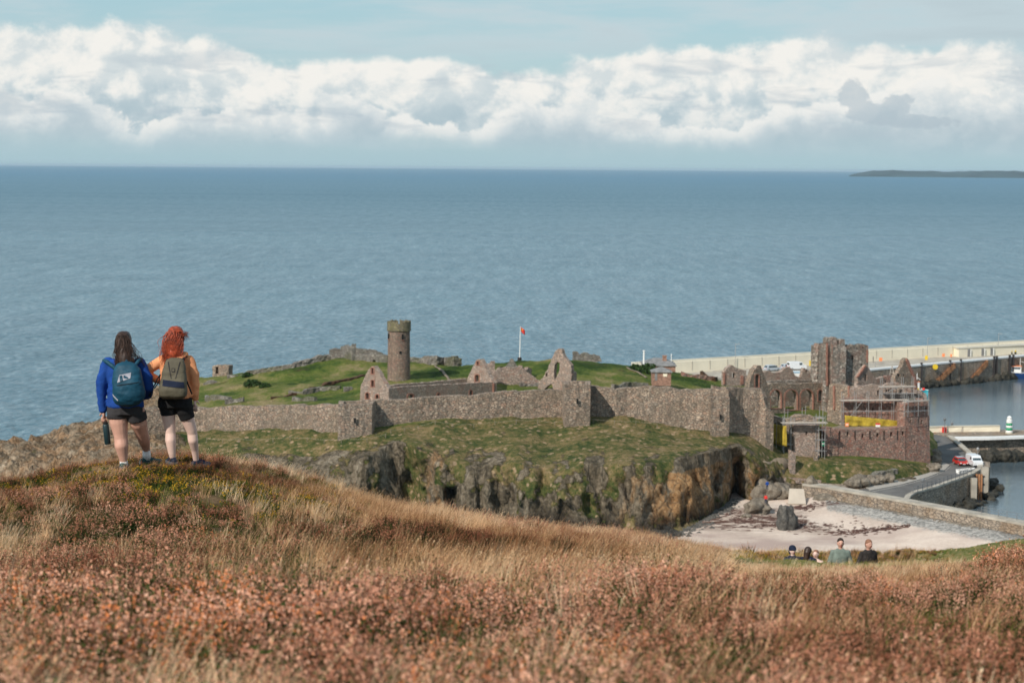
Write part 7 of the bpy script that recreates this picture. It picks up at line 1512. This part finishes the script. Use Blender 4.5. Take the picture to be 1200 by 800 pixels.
decal('flap_fold', pb_, [Q(201.5, 420), Q(206, 439), Q(206.7, 439), Q(202.6, 419.5)], -.4, 'charcoal', pk, .005); decal('flap_fold', pb_, [Q(215.5, 419.5), Q(211, 439), Q(211.6, 439), Q(216.5, 420)], -.4, 'charcoal', pk, .005)
for pts in ([(JP(201, 420, -.15), .020), (JP(194, 414.5, -.09), .019), (JP(192, 416, .0), .019), (JP(194, 430, .12), .018)], [(JP(217, 419, -.15), .020), (JP(220, 414.5, -.08), .019), (JP(221.5, 417, .0), .019), (JP(220, 430, .12), .018)], [(JP(222, 443, -.16), .012), (JP(225, 452, -.13), .011), (JP(227, 459, -.10), .010)]):
    mb = MB(); chain(mb, pts, 8); vs, f = remesh(mb, .008, 1); raw('shoulder_strap', vs, f, M['black_cloth'], pk, True, local=True)
mb = MB(); P0 = [JP(191, 436, -.14), JP(187, 441, -.12), JP(184, 448, -.11), JP(180, 455, -.12), JP(177.5, 462, -.13)]
for a, b_ in zip(P0[:-1], P0[1:]): mb.tube(a, b_, .009, n=6)
for a, b_ in ((P0[0], JP(188, 446, -.12)), (JP(188, 446, -.12), JP(183, 453, -.11))): mb.tube(a, b_, .007, n=6)
mb.build('loose_strap', M['black_cloth'], pk, local=True)
# --- distant people
def mini(label, base, hgt, rz, skin, top, legs, hair, hairstyle='short', lean=0, arms='down', vox=.02, head_dir=0):
    t = thing('person', label, 'person', base, None, rz); k = hgt/1.75; V_ = lambda x_, y_, z_: Vector((x_*k, (y_+lean*max(0, z_-.9))*k, z_*k))
    mb = MB(); mb.ell(V_(0, 0, 1.62), (.078*k, .095*k, .115*k), 14, 10); mb.ell(V_(0, -.10, 1.61), (.013, .02, .02), 8, 6); mb.cap(V_(0, 0, 1.45), V_(0, 0, 1.55), .055*k, .052*k)
    for sx in (-1, 1): mb.ell(V_(sx*.08, 0, 1.61), (.012, .018, .03), 8, 6)
    chain(mb, [(V_(0, 0, 1.0), .095*k), (V_(0, 0, 1.33), .085*k)])
    for sx in (-1, 1):
        chain(mb, [(V_(sx*.10, 0, .92), .085*k), (V_(sx*.11, -.01, .5), .055*k), (V_(sx*.12, .02, .10), .04*k), (V_(sx*.12, -.10, .04), .04*k)])
        w = V_(sx*.27, -.02, .88) if arms == 'down' else V_(sx*.08, -.28, 1.02)
        mb.cap(V_(sx*.25, 0, 1.12), w, .035*k, .03*k); hand(mb, w, (V_(0, 0, -1) if arms == 'down' else Vector((-sx*.5, -.3, -.3))), .5, sx, k, Vector((0, -1, 0)))
    rbuild('body', mb, vox*.7, skin, t, 1)
    mb = MB(); loft(mb, [V_(0, 0, .86)[:]+(.17*k, .12*k), V_(0, 0, 1.1)[:]+(.165*k, .115*k), V_(0, 0, 1.3)[:]+(.20*k, .125*k), V_(0, 0, 1.42)[:]+(.18*k, .10*k), V_(0, 0, 1.49)[:]+(.08*k, .07*k)])
    for sx in (-1, 1): chain(mb, [(V_(sx*.18, 0, 1.39), .07*k), (V_(sx*.26, .02, 1.12), .058*k), ((V_(sx*.27, -.02, .93) if arms == 'down' else V_(sx*.11, -.24, 1.04)), .047*k)])
    rbuild('top', mb, vox, top, t, 1, .01)
    mb = MB(); loft(mb, [V_(0, 0, .80)[:]+(.165*k, .12*k), V_(0, 0, .95)[:]+(.165*k, .12*k)])
    for sx in (-1, 1): chain(mb, [(V_(sx*.10, 0, .86), .10*k), (V_(sx*.11, -.01, .5), .075*k), (V_(sx*.12, .02, .14), .06*k)])
    rbuild('trousers', mb, vox, legs, t, 1, .008)
    mb = MB()
    if hairstyle == 'short': mb.ell(V_(0, .015, 1.66), (.082*k, .095*k, .088*k), 14, 10); mb.ell(V_(0, .05, 1.62), (.078*k, .065*k, .09*k), 14, 10)
    elif hairstyle == 'cap': mb.ell(V_(0, .01, 1.67), (.098*k, .112*k, .10*k), 14, 10); mb.ell(V_(0, .04, 1.60), (.095*k, .085*k, .11*k), 14, 10); mb.ell(V_(0, -.11, 1.66), (.07*k, .07*k, .015*k), 12, 6)
    elif hairstyle == 'long': mb.ell(V_(0, .02, 1.65), (.10*k, .105*k, .105*k), 14, 10); chain(mb, [(V_(0, .06, 1.6), .095*k), (V_(.02, .10, 1.42), .08*k), (V_(.02, .11, 1.3), .05*k)])
    rbuild('hat' if hairstyle == 'cap' else 'hair', mb, vox*.8, hair, t, 1, .004)
    for sx in (-1, 1): MB().ell(V_(sx*.12, -.07, .045), (.05*k, .14*k, .05*k), 12, 8).build('shoe', M['sh_blue'], t, True, local=True)
    if rz and abs(rz) < .9 or rz == 0:
        for sx in (-1, 1): MB().ell(V_(sx*.03, -.087, 1.635), (.010*k, .006*k, .006*k), 8, 6).build('eye', M['black_cloth'], t, True, local=True)
        MB().ell(V_(0, -.090, 1.565), (.022*k, .006*k, .006*k), 8, 6).build('mouth', M['lamp_red'], t, True, local=True)
    return t
M['sage'] = cloth('sage_sweatshirt', (.17, .21, .18)); M['darkjacket'] = cloth('dark_patterned_jacket', (.035, .03, .028), .9, .5); M['jeans'] = cloth('dark_jeans', (.03, .04, .07))
def walker(px, pyhead, D, label, **k):
    p = at_y(px, D); zh = PY(px, pyhead, D).z; h = k.pop('h', 1.75); return mini(label, (p[0], p[1], zh-h), h, k.pop('rz', 0), **k)
walker(990, 629.8, 50, 'man in a sage green sweatshirt with short dark hair, standing beyond the grassy edge', skin='skin_tan', top='sage', legs='jeans', hair='hair_dark', h=1.8)
walker(1021, 630.5, 49.5, 'man with cropped sandy hair in a dark patterned jacket looking down to his hands', skin='skin_tan', top='darkjacket', legs='jeans', hair='hair_ginger', h=1.78, lean=-.12, rz=.45, arms='fwd')
walker(933.5, 639.0, 50.5, 'person in a dark navy knitted hat whose head just shows above the grass', skin='skin_fair', top='navy', legs='jeans', hair='navy', hairstyle='cap', h=1.65, rz=.3)
walker(952, 639.8, 50.5, 'person with long brown hair in a dark coat, only head and shoulder above the grass', skin='skin_fair', top='navy', legs='jeans', hair='hair_brown', hairstyle='long', h=1.64, rz=2.6)
walker(961, 643.5, 51.5, 'person in a pale pink top half hidden behind the long haired one', skin='skin_fair', top='skin_fair', legs='jeans', hair='hair_ginger', h=1.6, rz=-.4)
mini('tiny person in a red jacket standing on the beach rocks', tuple(PZ(897.3, 590.5, 4.4)), 1.72, 2.8, 'skin_fair', 'red', 'jeans', 'hair_dark', vox=.03)
mini('tiny person in a blue top climbing the rocks below the path', tuple(PZ(899, 574, 6.3)), 1.68, 2.9, 'skin_fair', 'blue_knit', 'jeans', 'hair_dark', vox=.03)
mini('tiny person in a red top beside the white van on the harbour road', tuple(PZ(1146.2, 545.5, ZR)), 1.7, .4, 'skin_fair', 'red', 'navy', 'hair_dark', vox=.03)
mini('tiny dark clothed person walking on the breakwater right of the keep', tuple(PZ(1023.3, 424.5, ZD)), 1.75, 1.4, 'skin_fair', 'navy', 'navy', 'hair_dark', vox=.04)
# ------------------------------------------------------------------ haze

mh = bpy.data.materials.new('haze'); mh.use_nodes = True; q = NT(mh.node_tree); q.n.clear(); pv = q.new('ShaderNodeVolumePrincipled'); pv.inputs['Color'].default_value = (.62, .80, .95, 1); pv.inputs['Density'].default_value = 1.6e-5; q.l.new(pv.outputs[0], q.new('ShaderNodeOutputMaterial').inputs['Volume'])
hz = MB().box((0, 0, 33), (176000, 176000, 88)).build('haze', mh); hz['kind'] = 'stuff'
